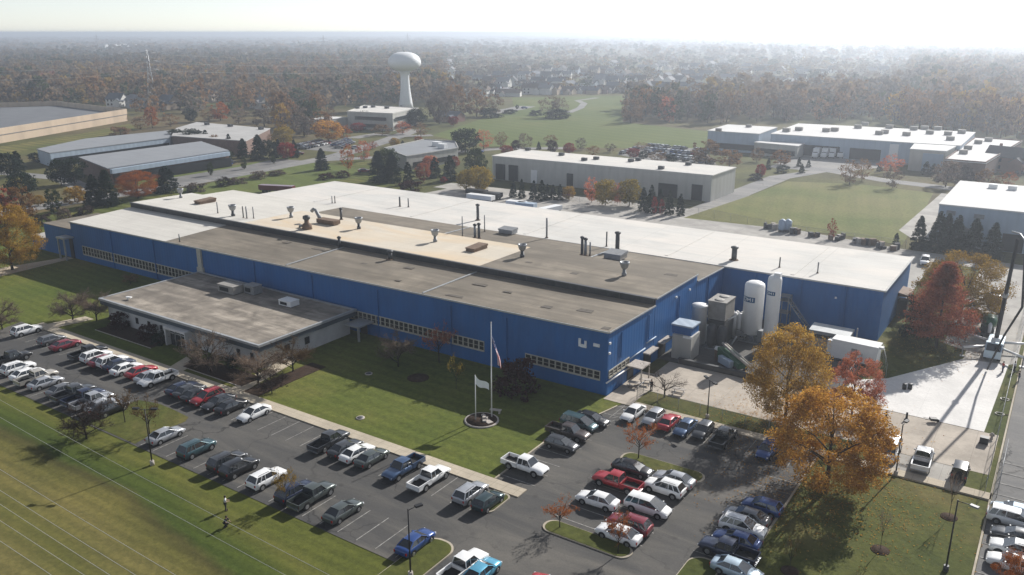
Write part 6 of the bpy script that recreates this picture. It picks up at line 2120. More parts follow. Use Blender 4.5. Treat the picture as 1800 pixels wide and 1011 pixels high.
    (947, 263, 249, 9, 'conifer', 'green', 'tiny conifer at the meadow edge', None), (1043, 275, 256, 26, 'thin', 'tan', 'tan bare tree left of the far car park', None), (1072, 268, 252, 24, 'thin', 'taupe', 'grey bare tree at the far car park', None), (1155, 285, 264, 34, 'thin', 'tan', 'tan bare tree at the front of the far car park', None), (1130, 282, 266, 14, 'round', 'green', 'dark bush at the far car park', None), (1180, 287, 272, 16, 'round', 'green', 'second dark bush at the far car park', None), (1128, 262, 250, 30, 'thin', 'tan', 'bare tree at the back of the far car park', None),
    (1240, 288, 246, 54, 'broad', 'tan', 'wide rust brown tree left of the white roofed complex', None), (1282, 293, 263, 44, 'broad', 'tan', 'second rust brown tree by the white roofed complex', None), (1330, 285, 260, 26, 'thin', 'tan', 'thin brown tree by the low white office', None), (1372, 290, 264, 36, 'broad', 'brown', 'brown tree in front of the low white office', None), (1350, 298, 278, 10, 'conifer', 'green', 'first little conifer by the delivery yard', None),
    (1404, 293, 277, 10, 'conifer', 'green', 'second little conifer by the delivery yard', None), (1421, 294, 281, 9, 'conifer', 'green', 'third little conifer by the delivery yard', None), (1409, 304, 288, 11, 'conifer', 'green', 'nearest little conifer by the delivery yard', None), (1376, 303, 290, 22, 'shrub', 'green', 'dark bush below the brown tree', None), (1336, 312, 289, 17, 'round', 'red', 'small red round tree by the side road', None), (1328, 316, 305, 26, 'shrub', 'twig_dark', 'dark low bush by the side road', None),
    (1493, 325, 282, 40, 'thin', 'tan', 'grey brown tree at the top of the mown field', None), (1515, 318, 280, 30, 'thin', 'tan', 'second grey brown tree at the top of the mown field', None), (1568, 332, 294, 36, 'thin', 'taupe', 'tree casting shade on the top of the mown field', None), (1565, 305, 272, 44, 'thin', 'pink', 'purplish tree before the delivery trucks', None), (1546, 301, 286, 11, 'conifer', 'green', 'conifer left of the purplish tree', None),
    (1662, 328, 284, 48, 'broad', 'taupe', 'dark brown tree left of the blue grey warehouse roof', None), (1694, 326, 290, 30, 'broad', 'twig_dark', 'dark tree behind the blue grey warehouse roof', None), (1735, 328, 298, 50, 'broad', 'brown', 'brown wide tree behind the blue grey warehouse roof', None), (1772, 328, 302, 30, 'thin', 'thin_orange', 'orange brown tree behind the blue grey warehouse roof', None), (1627, 306, 284, 18, 'conifer', 'green', 'conifer against the blue grey wing', None), (1640, 305, 288, 14, 'conifer', 'green', 'second conifer against the blue grey wing', None),
    # round the tower and the meadow
    (640, 225, 196, 24, 'round', 'green', 'dark evergreen left of the two storey office', None), (708, 222, 195, 40, 'round', 'green', 'dark evergreen clump in front of the tower base', None), (730, 222, 192, 34, 'round', 'green', 'second dark evergreen in front of the tower base', None), (772, 218, 158, 42, 'oval', 'taupe', 'tall dark grey tree right of the water tower', None), (800, 208, 150, 52, 'broad', 'tan', 'tall tan tree at the meadow corner, first', None), (838, 205, 156, 48, 'broad', 'tan', 'tall tan tree at the meadow corner, second', None), (868, 204, 164, 38, 'thin', 'tan', 'tall thin tree at the meadow corner, third', None),
    (862, 207, 190, 34, 'shrub', 'green', 'dark bushes below the tall tan trees', None), (966, 206, 168, 40, 'thin', 'taupe', 'thin bare trees standing in the meadow, left', None), (984, 207, 170, 32, 'thin', 'taupe', 'thin bare trees standing in the meadow, right', None), (942, 203, 193, 22, 'shrub', 'green', 'low dark bush in the meadow by the small road', None), (978, 208, 192, 40, 'shrub', 'green', 'low dark thicket below the bare meadow trees', None), (897, 200, 192, 24, 'shrub', 'green', 'dark bush at the start of the small meadow road', None), (909, 192, 184, 6, 'oval', 'green', 'tiny dark tree at the small meadow road', None),
    (797, 221, 205, 18, 'round', 'red', 'crimson bush at the white houses right of the tower', None), (808, 212, 204, 14, 'round', 'red', 'magenta bush at the meadow edge', None), (630, 232, 216, 24, 'round', 'red', 'crimson bush before the two storey office', None), (566, 232, 196, 42, 'broad', 'brown', 'brown tree left of the two storey office', None), (583, 215, 190, 20, 'thin', 'tan', 'tan tree behind the white canopy roof', None),
    (268, 225, 188, 26, 'broad', 'thin_orange', 'orange tree right of the tan precast building', None), (248, 228, 205, 34, 'thin', 'tan', 'grey brown tree right of the tan precast building', None), (300, 222, 200, 34, 'thin', 'tan', 'tan tree at the corner of the far grey roof', None), (335, 215, 192, 20, 'round', 'green', 'dark tree behind the pale roof', None), (388, 212, 180, 34, 'broad', 'thin_orange', 'orange tree behind the pale roof', None), (420, 218, 190, 40, 'thin', 'taupe', 'grey brown tree behind the pale roof', None), (366, 214, 188, 26, 'thin', 'tan', 'brown tree behind the pale roof', None),
    (212, 238, 222, 36, 'shrub', 'tan', 'reddish brush along the far grey roof', None), (465, 222, 192, 46, 'broad', 'taupe', 'grey tree right of the pale roof', None), (500, 226, 196, 40, 'broad', 'taupe', 'second grey tree right of the pale roof', None), (535, 240, 204, 44, 'broad', 'taupe', 'grey tree left of the bright orange round tree', None), (520, 215, 185, 36, 'thin', 'tan', 'tan tree beyond the pale roof', None)]
for px, py, tp, wp, key, colr, lb, gp in MID:
    nm, ct = {'conifer': ('conifer_tree', 'conifer'), 'conifer_hi': ('conifer_tree', 'conifer'), 'shrub': ('shrub', 'shrub')}.get(key, ('tree', 'tree'))
    if gp == CE: tp -= 4
    elif colr in ('green', 'bluegreen'): wp *= 1.15
    ptree(px, py, tp, wp, key, colr, lb, gp, name=nm, cat=ct)

# fallen leaves under the orange maples and along the grass strip
rng = np.random.default_rng(9)
C = []
for px, py, n_, sp in ((1380, 742, 1500, 4.5), (1452, 862, 2600, 6.0), (1496, 738, 500, 3.5), (1320, 745, 900, 5.0), (1645, 612, 1100, 4.5), (22, 475, 900, 5.0), (1686, 568, 600, 5)):
    q = at(px, py)
    o = rng.normal(size=(n_, 2)) * sp
    C.append(np.stack([q.x + o[:, 0], q.y - .8 + o[:, 1], np.full(n_, .13) + rng.uniform(0, .02, n_)], 1))
C = np.concatenate(C)
V = leaf_quads(C, .17, rng, .96)
V[:, :, 2] = np.clip(V[:, :, 2], .108, .2)
fl = put('fallen_leaves', quad_mesh('fallen_leaves', V, L['orange']))
tag(fl, 'fallen orange leaves scattered under the maples and oaks', 'leaves', None, 'stuff')
# ------------------------------------------------------------------ the far woods
LIM = [(-200, 185), (0, 186), (225, 188), (250, 214), (345, 209), (470, 214), (490, 236), (545, 232), (580, 205), (640, 186), (740, 186), (885, 190), (892, 166), (1098, 166), (1102, 216), (1250, 218), (1555, 214), (1600, 236), (1690, 240), (1800, 248), (2100, 250)]


def limit(px):
    for (a, ya), (b, yb) in zip(LIM[:-1], LIM[1:]):
        if a <= px <= b:
            return lerp(ya, yb, (px - a) / (b - a))
    return 190


rng = np.random.default_rng(2024)
random.seed(2024)
# small houses of the suburb: along streets
HOUSES = []
WALLC = [('white', (.62, .61, .58)), ('beige', (.46, .39, .31)), ('grey', (.34, .35, .36)), ('tan', (.38, .30, .22)), ('pale blue', (.38, .43, .48)), ('brick', (.20, .11, .085))]
ROOFC = [('dark grey', (.075, .075, .08)), ('brown', (.10, .075, .06)), ('light grey', (.22, .22, .23)), ('slate', (.11, .12, .14))]
HW = [simple('house_wall_' + n.replace(' ', '_'), rgb(*c), .9, 0, .12, .4) for n, c in WALLC]
HR = [simple('house_roof_' + n.replace(' ', '_'), rgb(*c), .9, 0, .2, .5) for n, c in ROOFC]


def house_meshes(l, w, h, r):
    b = MB().box(-l / 2, l / 2, -w / 2, w / 2, 0, h, top=False)
    b.poly([(-l / 2, w / 2, h), (-l / 2, -w / 2, h), (-l / 2, 0, h + r)]).poly([(l / 2, -w / 2, h), (l / 2, w / 2, h), (l / 2, 0, h + r)])
    b.box(l * .18, l * .18 + 4.5, -w / 2 - 3, -w / 2, 0, h * .75, top=False)
    b.poly([(l * .18, -w / 2 - 3, h * .75), (l * .18 + 4.5, -w / 2 - 3, h * .75), (l * .18 + 2.25, -w / 2 - 3, h * .75 + 1.6)])
    o = .45
    k = r / (w / 2)
    R = MB()
    for s in (-1, 1):
        R.prism([(-l / 2 - o, 0), (l / 2 + o, 0), (l / 2 + o, s * (w / 2 + o)), (-l / 2 - o, s * (w / 2 + o))][:: s], [h + r + .02, h + r + .02, h - o * k, h - o * k][:: s], [h + r + .22, h + r + .22, h - o * k + .2, h - o * k + .2][:: s])
    x0, x1, xm = l * .18 - .3, l * .18 + 4.8, l * .18 + 2.25
    for a, b_ in ((x0, xm), (xm, x1)):
        za, zb_ = (h * .75 - .1, h * .75 + 1.65) if a == x0 else (h * .75 + 1.65, h * .75 - .1)
        R.prism([(a, -w / 2 - 3.3), (b_, -w / 2 - 3.3), (b_, 0), (a, 0)], [za, zb_, zb_, za], [za + .18, zb_ + .18, zb_ + .18, za + .18])
    win = MB()
    for x in (-l * .36, -l * .12):
        for z in ((1.0, 3.6) if h > 4 else (1.0,)):
            win.box(x - .6, x + .6, -w / 2 - .05, -w / 2 + .02, z, z + 1.3)
    ch = MB().box(-l * .3, -l * .3 + .9, .5, 1.3, h + r * .3, h + r + 1.0)
    return b, R, win, ch


HM = []
for l, w, h, r in ((14, 9, 5.6, 3.2), (12, 8.5, 5.4, 3.8), (16, 9, 3.2, 2.6)):
    b, R, wn, ch = house_meshes(l, w, h, r)
    HM.append((b.mesh('wall', HW[0]), R.mesh('roof', HR[0]), wn.mesh('window', M['pane']), ch.mesh('chimney', HW[5])))
ORD = ['first', 'second', 'third', 'fourth', 'fifth', 'sixth', 'seventh', 'eighth', 'ninth', 'tenth', 'eleventh', 'twelfth', 'thirteenth', 'fourteenth', 'fifteenth', 'sixteenth', 'seventeenth', 'eighteenth', 'nineteenth', 'twentieth']


def house(x, y, a, label, group, k):
    wi, ri = random.randrange(len(HW)), random.randrange(len(HR))
    if random.random() < .35: wi = 0
    t = thing('house', '', 'house', (x, y, 0), a, group)
    t['label'] = label.replace('#', WALLC[wi][0]).replace('@', ROOFC[ri][0])
    bm, rm, wm, cm = HM[k % len(HM)]
    o = put('wall', bm, t); paint(o, HW[wi])
    put('window', wm, o)
    o2 = put('roof', rm, t); paint(o2, HR[ri])
    put('chimney', cm, o2)
    HOUSES.append((x, y))


ROWS_H = [  # px from, px to, py, how many, place words
    (812, 905, 168, 9, 'in the left row along the meadow top'), (930, 1055, 165, 11, 'in the middle row along the meadow top'), (1060, 1245, 163, 11, 'in the row right behind the copse'),
    (850, 1010, 152, 11, 'in the second street beyond the meadow'), (1030, 1235, 150, 12, 'in the second street beyond the copse'), (800, 1000, 140, 12, 'in the third street beyond the meadow'), (1020, 1250, 138, 13, 'in the third street beyond the copse'),
    (900, 1100, 129, 12, 'in the fourth street of the hazy suburb'), (1270, 1480, 146, 10, 'among trees behind the white complex'), (1300, 1560, 130, 12, 'in the hazy street beyond the complex'), (1120, 1350, 122, 10, 'in the farthest hazy street'), (745, 800, 130, 4, 'right of the water tower bowl')]
for a, b_, py, k, words in ROWS_H:
    for i in range(k):
        px = lerp(a, b_, (i + .5) / k) + random.uniform(-4, 4)
        q = at(px, py + random.uniform(-1.5, 1.5))
        house(q.x, q.y, random.choice((0, 0, math.pi / 2, math.pi)) + random.uniform(-.3, .3) + .2, '# house with @ roof, %s %s' % (ORD[i], words), 'suburban houses', random.randrange(3))
for px, py, lb in ((240, 189, '# house with @ roof left of the pylon foot'), (298, 191, '# house with @ roof right of the pylon foot'), (207, 187, '# bungalow with @ roof behind the tan precast building'), (370, 178, '# house with @ roof on the lawn below the left wood'),
                   (398, 175, '# gabled house with @ roof at the edge of the left wood'), (487, 156, '# shed like house with @ roof deep in the left wood'), (600, 182, '# house with @ roof behind the two storey office'), (460, 190, '# house with @ roof among grey trees'), (790, 213, '# house with @ roof by the crimson bush right of the tower'), (1770, 300, '# house with @ roof at the right edge behind the complex'), (20, 124, '# house with @ roof at the far left in the haze')):
    q = at(px, py)
    house(q.x, q.y, random.uniform(-.4, .6), lb, 'scattered houses', random.randrange(3))
for i in range(84):
    px, py = random.uniform(620, 1790), 74 + 46 * random.random() ** .8
    if random.random() < .2: px = random.uniform(0, 620)
    q = at(px, py)
    house(q.x, q.y, random.uniform(-.5, .5) + random.choice((0, math.pi / 2)), 'tiny hazy # house with @ roof far out toward the horizon', 'tiny houses toward the horizon', random.randrange(3))
HXY = np.array(HOUSES)

# candidate tree positions on a jittered polar net that widens with distance
cand = []
r = 330.0
while r < 8200:
    s = max(11.5, r * .0115)
    na = int(1.30 * r / s)
    for i in range(na):
        az = -.65 + 1.30 * (i + random.random()) / na
        rr = r + random.uniform(-.5, .5) * s
        R_, F_ = rr * math.sin(az), rr * math.cos(az)
        x, y = R_ * math.cos(YAW) - F_ * math.sin(YAW), R_ * math.sin(YAW) + F_ * math.cos(YAW)
        cand.append((rr, x, y, s))
    r += s
keep = []
for rr, x, y, s in cand:
    px, py = proj((x, y, 0))
    if not -120 < px < 1920 or py > limit(px): continue
    # open ground and streets inside the suburb
    dens = 1.0
    n_ = math.sin(x * .011 + 1.3) * math.sin(y * .009 + .4) + .5 * math.sin(x * .027 + y * .021)
    if rr > 640 and 780 < px < 1600 and py < 172: dens = .27
    if px < 600 and py < 108: dens = .30 + .5 * (n_ > .35)
    if rr > 1500: dens *= .8 if n_ > -.35 else .22
    if 1100 < px < 1250 and py > 188: dens = 1.0
    if 1250 < px < 1560 and 150 < py < 185: dens = .72
    if py > 192 and px < 600: dens = .42
    if random.random() > dens: continue
    if rr < 1700:
        d = np.abs(HXY - np.array((x, y))).sum(1).min()
        if d < 9: continue
        dv = HXY - np.array((x, y))
        al = (dv[:, 0] * x + dv[:, 1] * y) / rr
        la = np.abs(dv[:, 0] * y - dv[:, 1] * x) / rr
        if ((al > 0) & (al < 150) & (la < 8)).any() and random.random() < .86: continue
        if TREES and min(abs(tx - x) + abs(ty - y) for tx, ty in TREES) < 6: continue
    keep.append((rr, x, y, s, px, py))
keep.sort()
NEAR_N = 108


def wood_col(px, rr):
    u = random.random()
    if px < 560:
        return 'brown' if u < .42 else 'tan' if u < .62 else 'taupe' if u < .80 else 'thin_orange' if u < .84 else 'leafgreen' if u < .95 else 'olive_gold'
    if px < 900:
        return 'tan' if u < .4 else 'brown' if u < .7 else 'taupe' if u < .9 else 'olive_gold'
    if px < 1560:
        return 'taupe' if u < .42 else 'tan' if u < .66 else 'brown' if u < .8 else 'pink' if u < .84 else 'leafgreen'
    return 'brown' if u < .5 else 'taupe' if u < .72 else 'tan' if u < .92 else 'olive_gold'


CN = {'brown': 'brown', 'tan': 'tan', 'taupe': 'grey leafless', 'thin_orange': 'orange', 'leafgreen': 'green', 'olive_gold': 'golden', 'pink': 'reddish'}
for rr, x, y, s, px, py in keep[:NEAR_N]:
    c = wood_col(px, rr)
    h = random.uniform(13, 18) if px < 1560 else random.uniform(16, 21)
    where = ('left of the water tower' if px < 560 else 'behind the water tower' if px < 900 else 'in the copse at the right of the meadow' if px < 1250 else 'behind the white roofed complex' if px < 1560 else 'at the far right behind the white roofs')
    gp = 'trees of the wood ' + where
    tree('far' if c != 'taupe' else 'far_thin', x, y, h, h * random.uniform(.62, .85), c, '%s tree in the wood %s' % (CN[c], where), gp)

# everything farther back reads as one mass: woods built as stuff
WM = [leaf_mat('far_wood_' + n_, c_, .42) for n_, c_ in (
    ('rust', [(.19, .115, .062), (.27, .16, .082)]), ('brown', [(.14, .095, .056), (.21, .14, .08)]), ('grey', [(.12, .105, .09), (.18, .155, .13)]),
    ('gold', [(.22, .155, .055), (.30, .21, .075)]), ('green', [(.05, .066, .034), (.08, .096, .05)]), ('tan', [(.18, .138, .092), (.25, .185, .12)]), ('red', [(.21, .095, .07), (.29, .125, .085)]))]
WW = {0: (9, 29, 22, 6, 15, 24, .3), 1: (4, 16, 32, 5, 22, 24, .5), 2: (6, 26, 30, 4, 13, 26, .4)}


def templates(n, leaf, seeds, clumps, cr):
    out = []
    for s_ in seeds:
        V, _ = crown_quads('broad', n, leaf, np.random.default_rng(s_), clumps, cr)
        out.append(V)
    return out


TA = templates(150, .16, range(60, 66), 22, .13)
TB = templates(46, .27, range(70, 76), 16, .14)
TC = templates(16, .42, range(80, 86), 10, .15)
zones = {}
for rr, x, y, s, px, py in keep[NEAR_N:]:
    z = 'near' if rr < 1150 else 'mid' if rr < 2600 else 'far'
    side = 0 if px < 560 else 1 if px < 1250 else 2
    zones.setdefault((z, side), []).append((rr, x, y, s, px))
WL = {0: 'on the left', 1: 'in the middle', 2: 'on the right'}
for (z, side), lst in zones.items():
    T = {'near': TA, 'mid': TB, 'far': TC}[z]
    acc, mi = [], []
    for rr, x, y, s, px in lst:
        V = T[random.randrange(len(T))]
        h = random.uniform(11, 20) * (1.12 if px > 1560 and rr < 1300 else 1)
        if 640 < rr < 1700 and 780 < px < 1600 and proj((x, y, 0))[1] < 172: h *= .66
        w = max(h * random.uniform(.72, 1.05), s * random.uniform(.85, 1.25))
        a = random.uniform(0, 6.28)
        ca, sa = math.cos(a), math.sin(a)
        Q = np.empty_like(V)
        Q[..., 0] = (V[..., 0] * ca - V[..., 1] * sa) * w + x
        Q[..., 1] = (V[..., 0] * sa + V[..., 1] * ca) * w + y
        Q[..., 2] = V[..., 2] * h
        acc.append(Q)
        mi += [random.choices(range(7), WW[side])[0]] * len(V)
    me = quad_mesh('far_woods', np.concatenate(acc), WM[0])
    for m_ in WM[1:]: me.materials.append(m_)
    me.polygons.foreach_set('material_index', np.array(mi, dtype=np.int32))
    o = put('far_woods', me)
    o['kind'] = 'stuff'
    o['label'] = {'near': 'autumn woods %s behind the nearer trees', 'mid': 'hazy wooded suburbs %s', 'far': 'pale distant woods %s under the horizon'}[z] % WL[side]
    o['category'] = 'woods'
# ------------------------------------------------------------------ neighbouring buildings
def block(name, label, cat, foot, z, wall, roof, parapet=0.0, z0=0.0, over=.25):
    """flat roofed building: footprint counter-clockwise"""
    cx = sum(p[0] for p in foot) / len(foot); cy_ = sum(p[1] for p in foot) / len(foot)
    t = thing(name, label, cat, (cx, cy_, 0))
    MB().prism(foot, z0, z, top=False, bottom=False).world('wall', M[wall], t)
    c = Vector((cx, cy_))
    out = []
    for p in foot:
        d = (Vector(p) - c); d = d / d.length * over
        out.append((p[0] + d.x, p[1] + d.y))
    MB().prism(out, z + .02, z + .32).world('roof', M[roof], t)
    if parapet:
        mb = MB()
        n = len(out)
        for i in range(n):
            a, b = Vector(out[i]), Vector(out[(i + 1) % n])
            d = (b - a).normalized(); nn = Vector((-d.y, d.x)) * .35
            mb.prism([tuple(a), tuple(b), tuple(b + nn), tuple(a + nn)], z + .33, z + .33 + parapet)
        mb.world('parapet', M[wall], t)
    return t


def opening(t, x0, x1, y, z0, z1, m='dark', name='door', along='x'):
    if along == 'x':
        MB().box(x0, x1, y - .12, y - .01, z0, z1).world(name, M[m], t)
    else:
        MB().box(y + .01, y + .12, x0, x1, z0, z1).world(name, M[m], t)


def units(t, spots, z, s=1.6, m='beige_box'):
    for px, py in spots:
        q = at(px, py, z)
        MB().rbox(q.x, q.y, s * 1.5, s, z + .33, z + .33 + s * .8).world('rooftop_unit', M[m], t)


R_ = lambda x0, x1, y0, y1: [(x0, y0), (x1, y0), (x1, y1), (x0, y1)]
b1 = block('white_warehouse', 'long pale warehouse with white roof behind the factory', 'warehouse', [(-171, 243), (-90.8, 245.5), (-90.2, 265), (-171.5, 262.5)], 8, 'grey_wall', 'roof_wing')
for x0, x1, z1 in ((-169.6, -165.6, 5.6), (-164.2, -160.2, 5.6), (-141, -138.6, 4.6), (-108, -101.6, 4.4), (-97, -93.5, 5)):
    yy = 243 + (x0 + 171) / 80.2 * 2.5
    opening(b1, x0, x1, yy, .1, z1)
opening(b1, -155, -152.4, 243.4, .1, 4.6, 'white')
units(b1, [(928, 266), (987, 275), (1027, 284), (1048, 282), (1109, 286), (1122, 284), (1162, 299), (1210, 292)], 8, 1.2, 'darkmetal')
b2 = block('grey_roofed_building', 'brick building with a sloping grey metal roof along the left road', 'warehouse', [(-306, 169), (-272, 159.5), (-275, 211.5), (-308, 223.5)], 5.6, 'brick_red', 'roof_grey')
MB().box(-271.9, -271.7, 161, 210, .1, 3.6).world('window_band', M['pane'], b2)
MB().prism([(-271.75, 160), (-270.4, 160), (-273.4, 211), (-274.8, 211)], 4.0, 5.5).world('fascia', M['bluegrey_wall'], b2)
b3 = block('low_industrial_building', 'long low industrial building with grey roof behind the brick one', 'warehouse', [(-344, 173.5), (-328, 170), (-333, 226), (-358, 246), (-360, 203)], 5.3, 'bluegrey_wall', 'roof_grey')
MB().prism([(-327.9, 171), (-327.7, 171), (-332.7, 225), (-332.9, 225)], .4, 3.4).world('window_band', M['pane'], b3)
b3b = block('pale_roofed_plant', 'wide plant with a pale flat roof and three vents behind dark trees', 'factory', [(-333, 227), (-291, 233), (-320, 271), (-374, 270), (-358, 247)], 6, 'brick_red', 'roof_pale')
units(b3b, [(364, 221), (405, 224), (459, 229)], 6, 1.5, 'darkmetal')
b4 = block('precast_building', 'huge tan precast panel building at the left edge', 'industrial building', [(-390, 120), (-421, 196), (-468, 291), (-560, 300), (-640, 180)], 3.6, 'precast', 'roof_slate', 3.0)
MB().prism([(-428, 175), (-430, 196), (-500, 196), (-500, 165)], 4.0, 5.6).world('penthouse', M['bluegrey_wall'], b4)
b5 = block('two_storey_office', 'two storey white office with flat roof at the foot of the water tower', 'office', [(-331, 334), (-302, 338), (-313, 372), (-352, 370)], 8.6, 'grey_wall', 'roof_wing', .3)
for z0 in (1.2, 5.0):
    MB().prism([(-326, 334.55), (-306, 337.3), (-306, 337.2), (-326, 334.45)], z0, z0 + 1.8).world('window_band', M['pane'], b5)
    MB().prism([(-302.1, 340), (-302, 340), (-311.6, 370), (-311.7, 370)], z0, z0 + 1.8).world('window_band', M['pane'], b5)
units(b5, [(628, 192), (642, 191), (656, 190), (680, 192)], 8.6, 1.5, 'darkmetal')
b5b = block('white_canopy_building', 'small white roofed pavilion left of the two storey office', 'pavilion', [(-342, 316), (-332, 318), (-333, 336), (-345, 332)], 5.5, 'grey_wall', 'roof_far')
MB().prism([(-336, 317.1), (-333, 317.7), (-333, 317.6), (-336, 317.0)], .2, 3.0).world('door', M['dark'], b5b)
b6 = block('low_grey_office', 'low grey office with a blue grey roof among evergreens', 'office', [(-231.5, 253.5), (-208.3, 240), (-206.9, 270), (-221.3, 286.7), (-236.2, 284)], 5, 'grey_wall', 'roof_grey', .3)
units(b6, [(768, 258), (778, 262)], 5, 2.2, 'white')
MB().prism([(-207.9, 243), (-207.6, 243), (-206.8, 268), (-207.1, 268)], 1.0, 2.8).world('window_band', M['pane'], b6)
b7 = block('blue_grey_warehouse', 'blue grey warehouse with a bright roof behind the row of conifers', 'warehouse', R_(-25.4, 22, 226, 266), 9.6, 'bluegrey_wall', 'roof_far')
opening(b7, -23.6, -21.6, 226, 7.4, 8.5, 'greymetal', 'louvre')
opening(b7, -17.6, -15.4, 226, 7.2, 8.3, 'greymetal', 'louvre')
opening(b7, -20.5, -15.5, 226, .1, 4.6, 'greymetal')
opening(b7, -11.0, -6.5, 226, .1, 4.4, 'dark')
units(b7, [(1745, 333), (1779, 336)], 9.6, 1.4, 'white')
b8 = block('white_roofed_factory', 'large white roofed factory with loading docks at the upper right', 'factory', [(-110, 365), (-54.8, 365), (-37, 366), (-37.5, 420), (-112, 414)], 8, 'bluegrey_wall', 'roof_far')
opening(b8, -96, -81, 365, .1, 4.6); opening(b8, -77, -65, 365, .1, 4.6)
opening(b8, -62, -58.6, 365, .1, 7.2, 'white', 'vestibule')
units(b8, [(1382, 233), (1404, 231), (1452, 233), (1467, 232), (1508, 227), (1520, 222), (1545, 238), (1555, 236), (1563, 227), (1593, 240), (1606, 230), (1634, 237), (1666, 239), (1670, 248), (1648, 230), (1690, 236), (1625, 229)], 8, 2.0)
b8a = block('left_hall', 'tall pale hall with a white roof left of the loading docks', 'hall', [(-136.5, 360), (-113.5, 360), (-115, 390), (-138, 389)], 8.2, 'bluegrey_wall', 'roof_far')
MB().box(-136.4, -113.6, 359.85, 359.97, 1.0, 3.4).world('window_band', M['pane'], b8a)
units(b8a, [(1316, 225), (1263, 232)], 8.2, 1.6)
b8b = block('low_entrance_office', 'low white roofed entrance office between the tall hall and the docks', 'office', [(-114, 356), (-95, 353.5), (-95.6, 364.8), (-113.8, 359.8)], 5, 'grey_wall', 'roof_far')
MB().prism([(-113, 355.7), (-96, 353.5), (-96, 353.4), (-113, 355.6)], 1.0, 3.0).world('window_band', M['pane'], b8b)
units(b8b, [(1361, 246), (1388, 249)], 5, 1.8, 'darkmetal')
b8c = block('right_dock_wing', 'white roofed wing with a blue grey front right of the docks', 'wing', [(-51.6, 346.6), (-39.5, 347), (-38.4, 364.8), (-53, 364.8)], 7.8, 'grey_wall', 'roof_far')
opening(b8c, -47, -40, 346.8, .1, 6.8, 'bluegrey_wall', 'panel')
b8d = block('brick_fronted_annex', 'low white roofed annex with a brown front at the far right', 'annex', [(-38.3, 336.5), (-25.1, 335.6), (-19, 414), (-36.8, 416)], 6, 'brick_red', 'roof_far', .4)
units(b8d, [(1693, 272), (1701, 264), (1719, 254), (1737, 250)], 6, 1.9)
b9 = block('far_white_warehouse', 'white warehouse roof far away in the haze at right', 'warehouse', [tuple(at(1640, 121)[:2]), tuple(at(1662, 121)[:2]), tuple(at(1664, 117)[:2]), tuple(at(1642, 117)[:2])], 8, 'grey_wall', 'roof_far')
b10 = block('far_long_building', 'long white building far away in the haze at left', 'warehouse', [tuple(at(185, 87)[:2]), tuple(at(240, 85)[:2]), tuple(at(242, 83.5)[:2]), tuple(at(187, 85)[:2])], 12, 'white', 'roof_far')
b11 = block('far_white_plant', 'white roofed plant far away in the haze above the left wood', 'factory', [tuple(at(365, 101)[:2]), tuple(at(432, 97)[:2]), tuple(at(434, 94.5)[:2]), tuple(at(368, 97.5)[:2])], 10, 'white', 'roof_far')
b12 = block('far_school', 'long dark roofed building right of the water tower stem', 'school', [tuple(at(735, 148)[:2]), tuple(at(795, 150)[:2]), tuple(at(797, 144)[:2]), tuple(at(738, 142)[:2])], 6, 'bluegrey_wall', 'roof_grey')
for t_ in (b9, b10, b11, b12):
    x = t_.location
    MB().rbox(x.x, x.y, 3, 2, 8, 12.6 if t_ in (b10,) else 10.9).world('rooftop_unit', M['darkmetal'], t_)

# ------------------------------------------------------------------ water tower
wt = thing('water_tower', 'pale bulb topped water tower on a flared stem', 'water tower', (-386, 446, 0))
MB().lathe(0, 0, [(5.2, 0), (4.5, 4), (3.8, 9), (3.2, 14), (2.9, 19), (2.9, 22), (3.6, 24), (5.2, 25.4)], 32).build('stem', M['tower'], wt)
prof = []
for k in range(17):
    a = -math.pi / 2 + math.pi * k / 16
    prof.append((max(.05, 11.2 * math.cos(a) ** .85) if 0 < k < 16 else (4.6 if k == 0 else .05), 30.6 + (6.9 if a > 0 else 6.0) * math.sin(a)))
MB().lathe(0, 0, prof, 40).build('tank_bulb', M['tower'], wt)
MB().cyl(0, 0, 37.4, 38.5, .5, .4, 10).build('roof_vent', M['greymetal'], wt)
MB().box(-.9, .9, -5.35, -4.9, 0, 2.6).build('door', M['greymetal'], wt)

# ------------------------------------------------------------------ pylons and lines
def pylon(x, y, h, a, label, s=1.0, arms=3):
    t = thing('power_pylon', label, 'pylon', (x, y, 0), a, 'lattice pylons')
    for sx in (-1, 1):
        for sy in (-1, 1):
            MB().tube([(sx * 3.4 * s, sy * 3.4 * s, 0), (sx * 1.0 * s, sy * 1.0 * s, h * .62), (sx * .35 * s, sy * .35 * s, h)], [.20 * s, .16 * s, .1 * s], 4).build('leg', M['steel'], t)
    br = MB()
    lv = [0, .16, .30, .42, .52, .62, .72, .82, .92]
    def w_at(f): return (3.4 - 2.4 * f / .62 if f < .62 else 1.0 - .65 * (f - .62) / .38) * s
    for a0, a1 in zip(lv[:-1], lv[1:]):
        w0, w1 = w_at(a0), w_at(a1)
        for sx, sy, tx, ty in ((-1, -1, 1, -1), (1, -1, 1, 1), (1, 1, -1, 1), (-1, 1, -1, -1)):
            br.tube([(sx * w0, sy * w0, a0 * h), (tx * w1, ty * w1, a1 * h)], .09 * s, 3, 0, False)
            br.tube([(tx * w0, ty * w0, a0 * h), (sx * w1, sy * w1, a1 * h)], .09 * s, 3, 0, False)
    br.build('bracing', M['steel'], t)
    for k in range(arms):
        z = h * (.66 + .14 * k)
        w = (6.0, 7.0, 5.0)[k % 3] * s
        o = MB().tube([(-w, 0, z), (0, 0, z + .9 * s), (w, 0, z)], [.12 * s, .2 * s, .12 * s], 4).tube([(-w, 0, z), (w, 0, z)], .12 * s, 4).build('crossarm', M['steel'], t)
        for sx in (-1, 1):
            MB().tube([(sx * w, 0, z), (sx * w, 0, z - 1.6 * s)], .1 * s, 4).build('insulator', M['greymetal'], o)
    return t

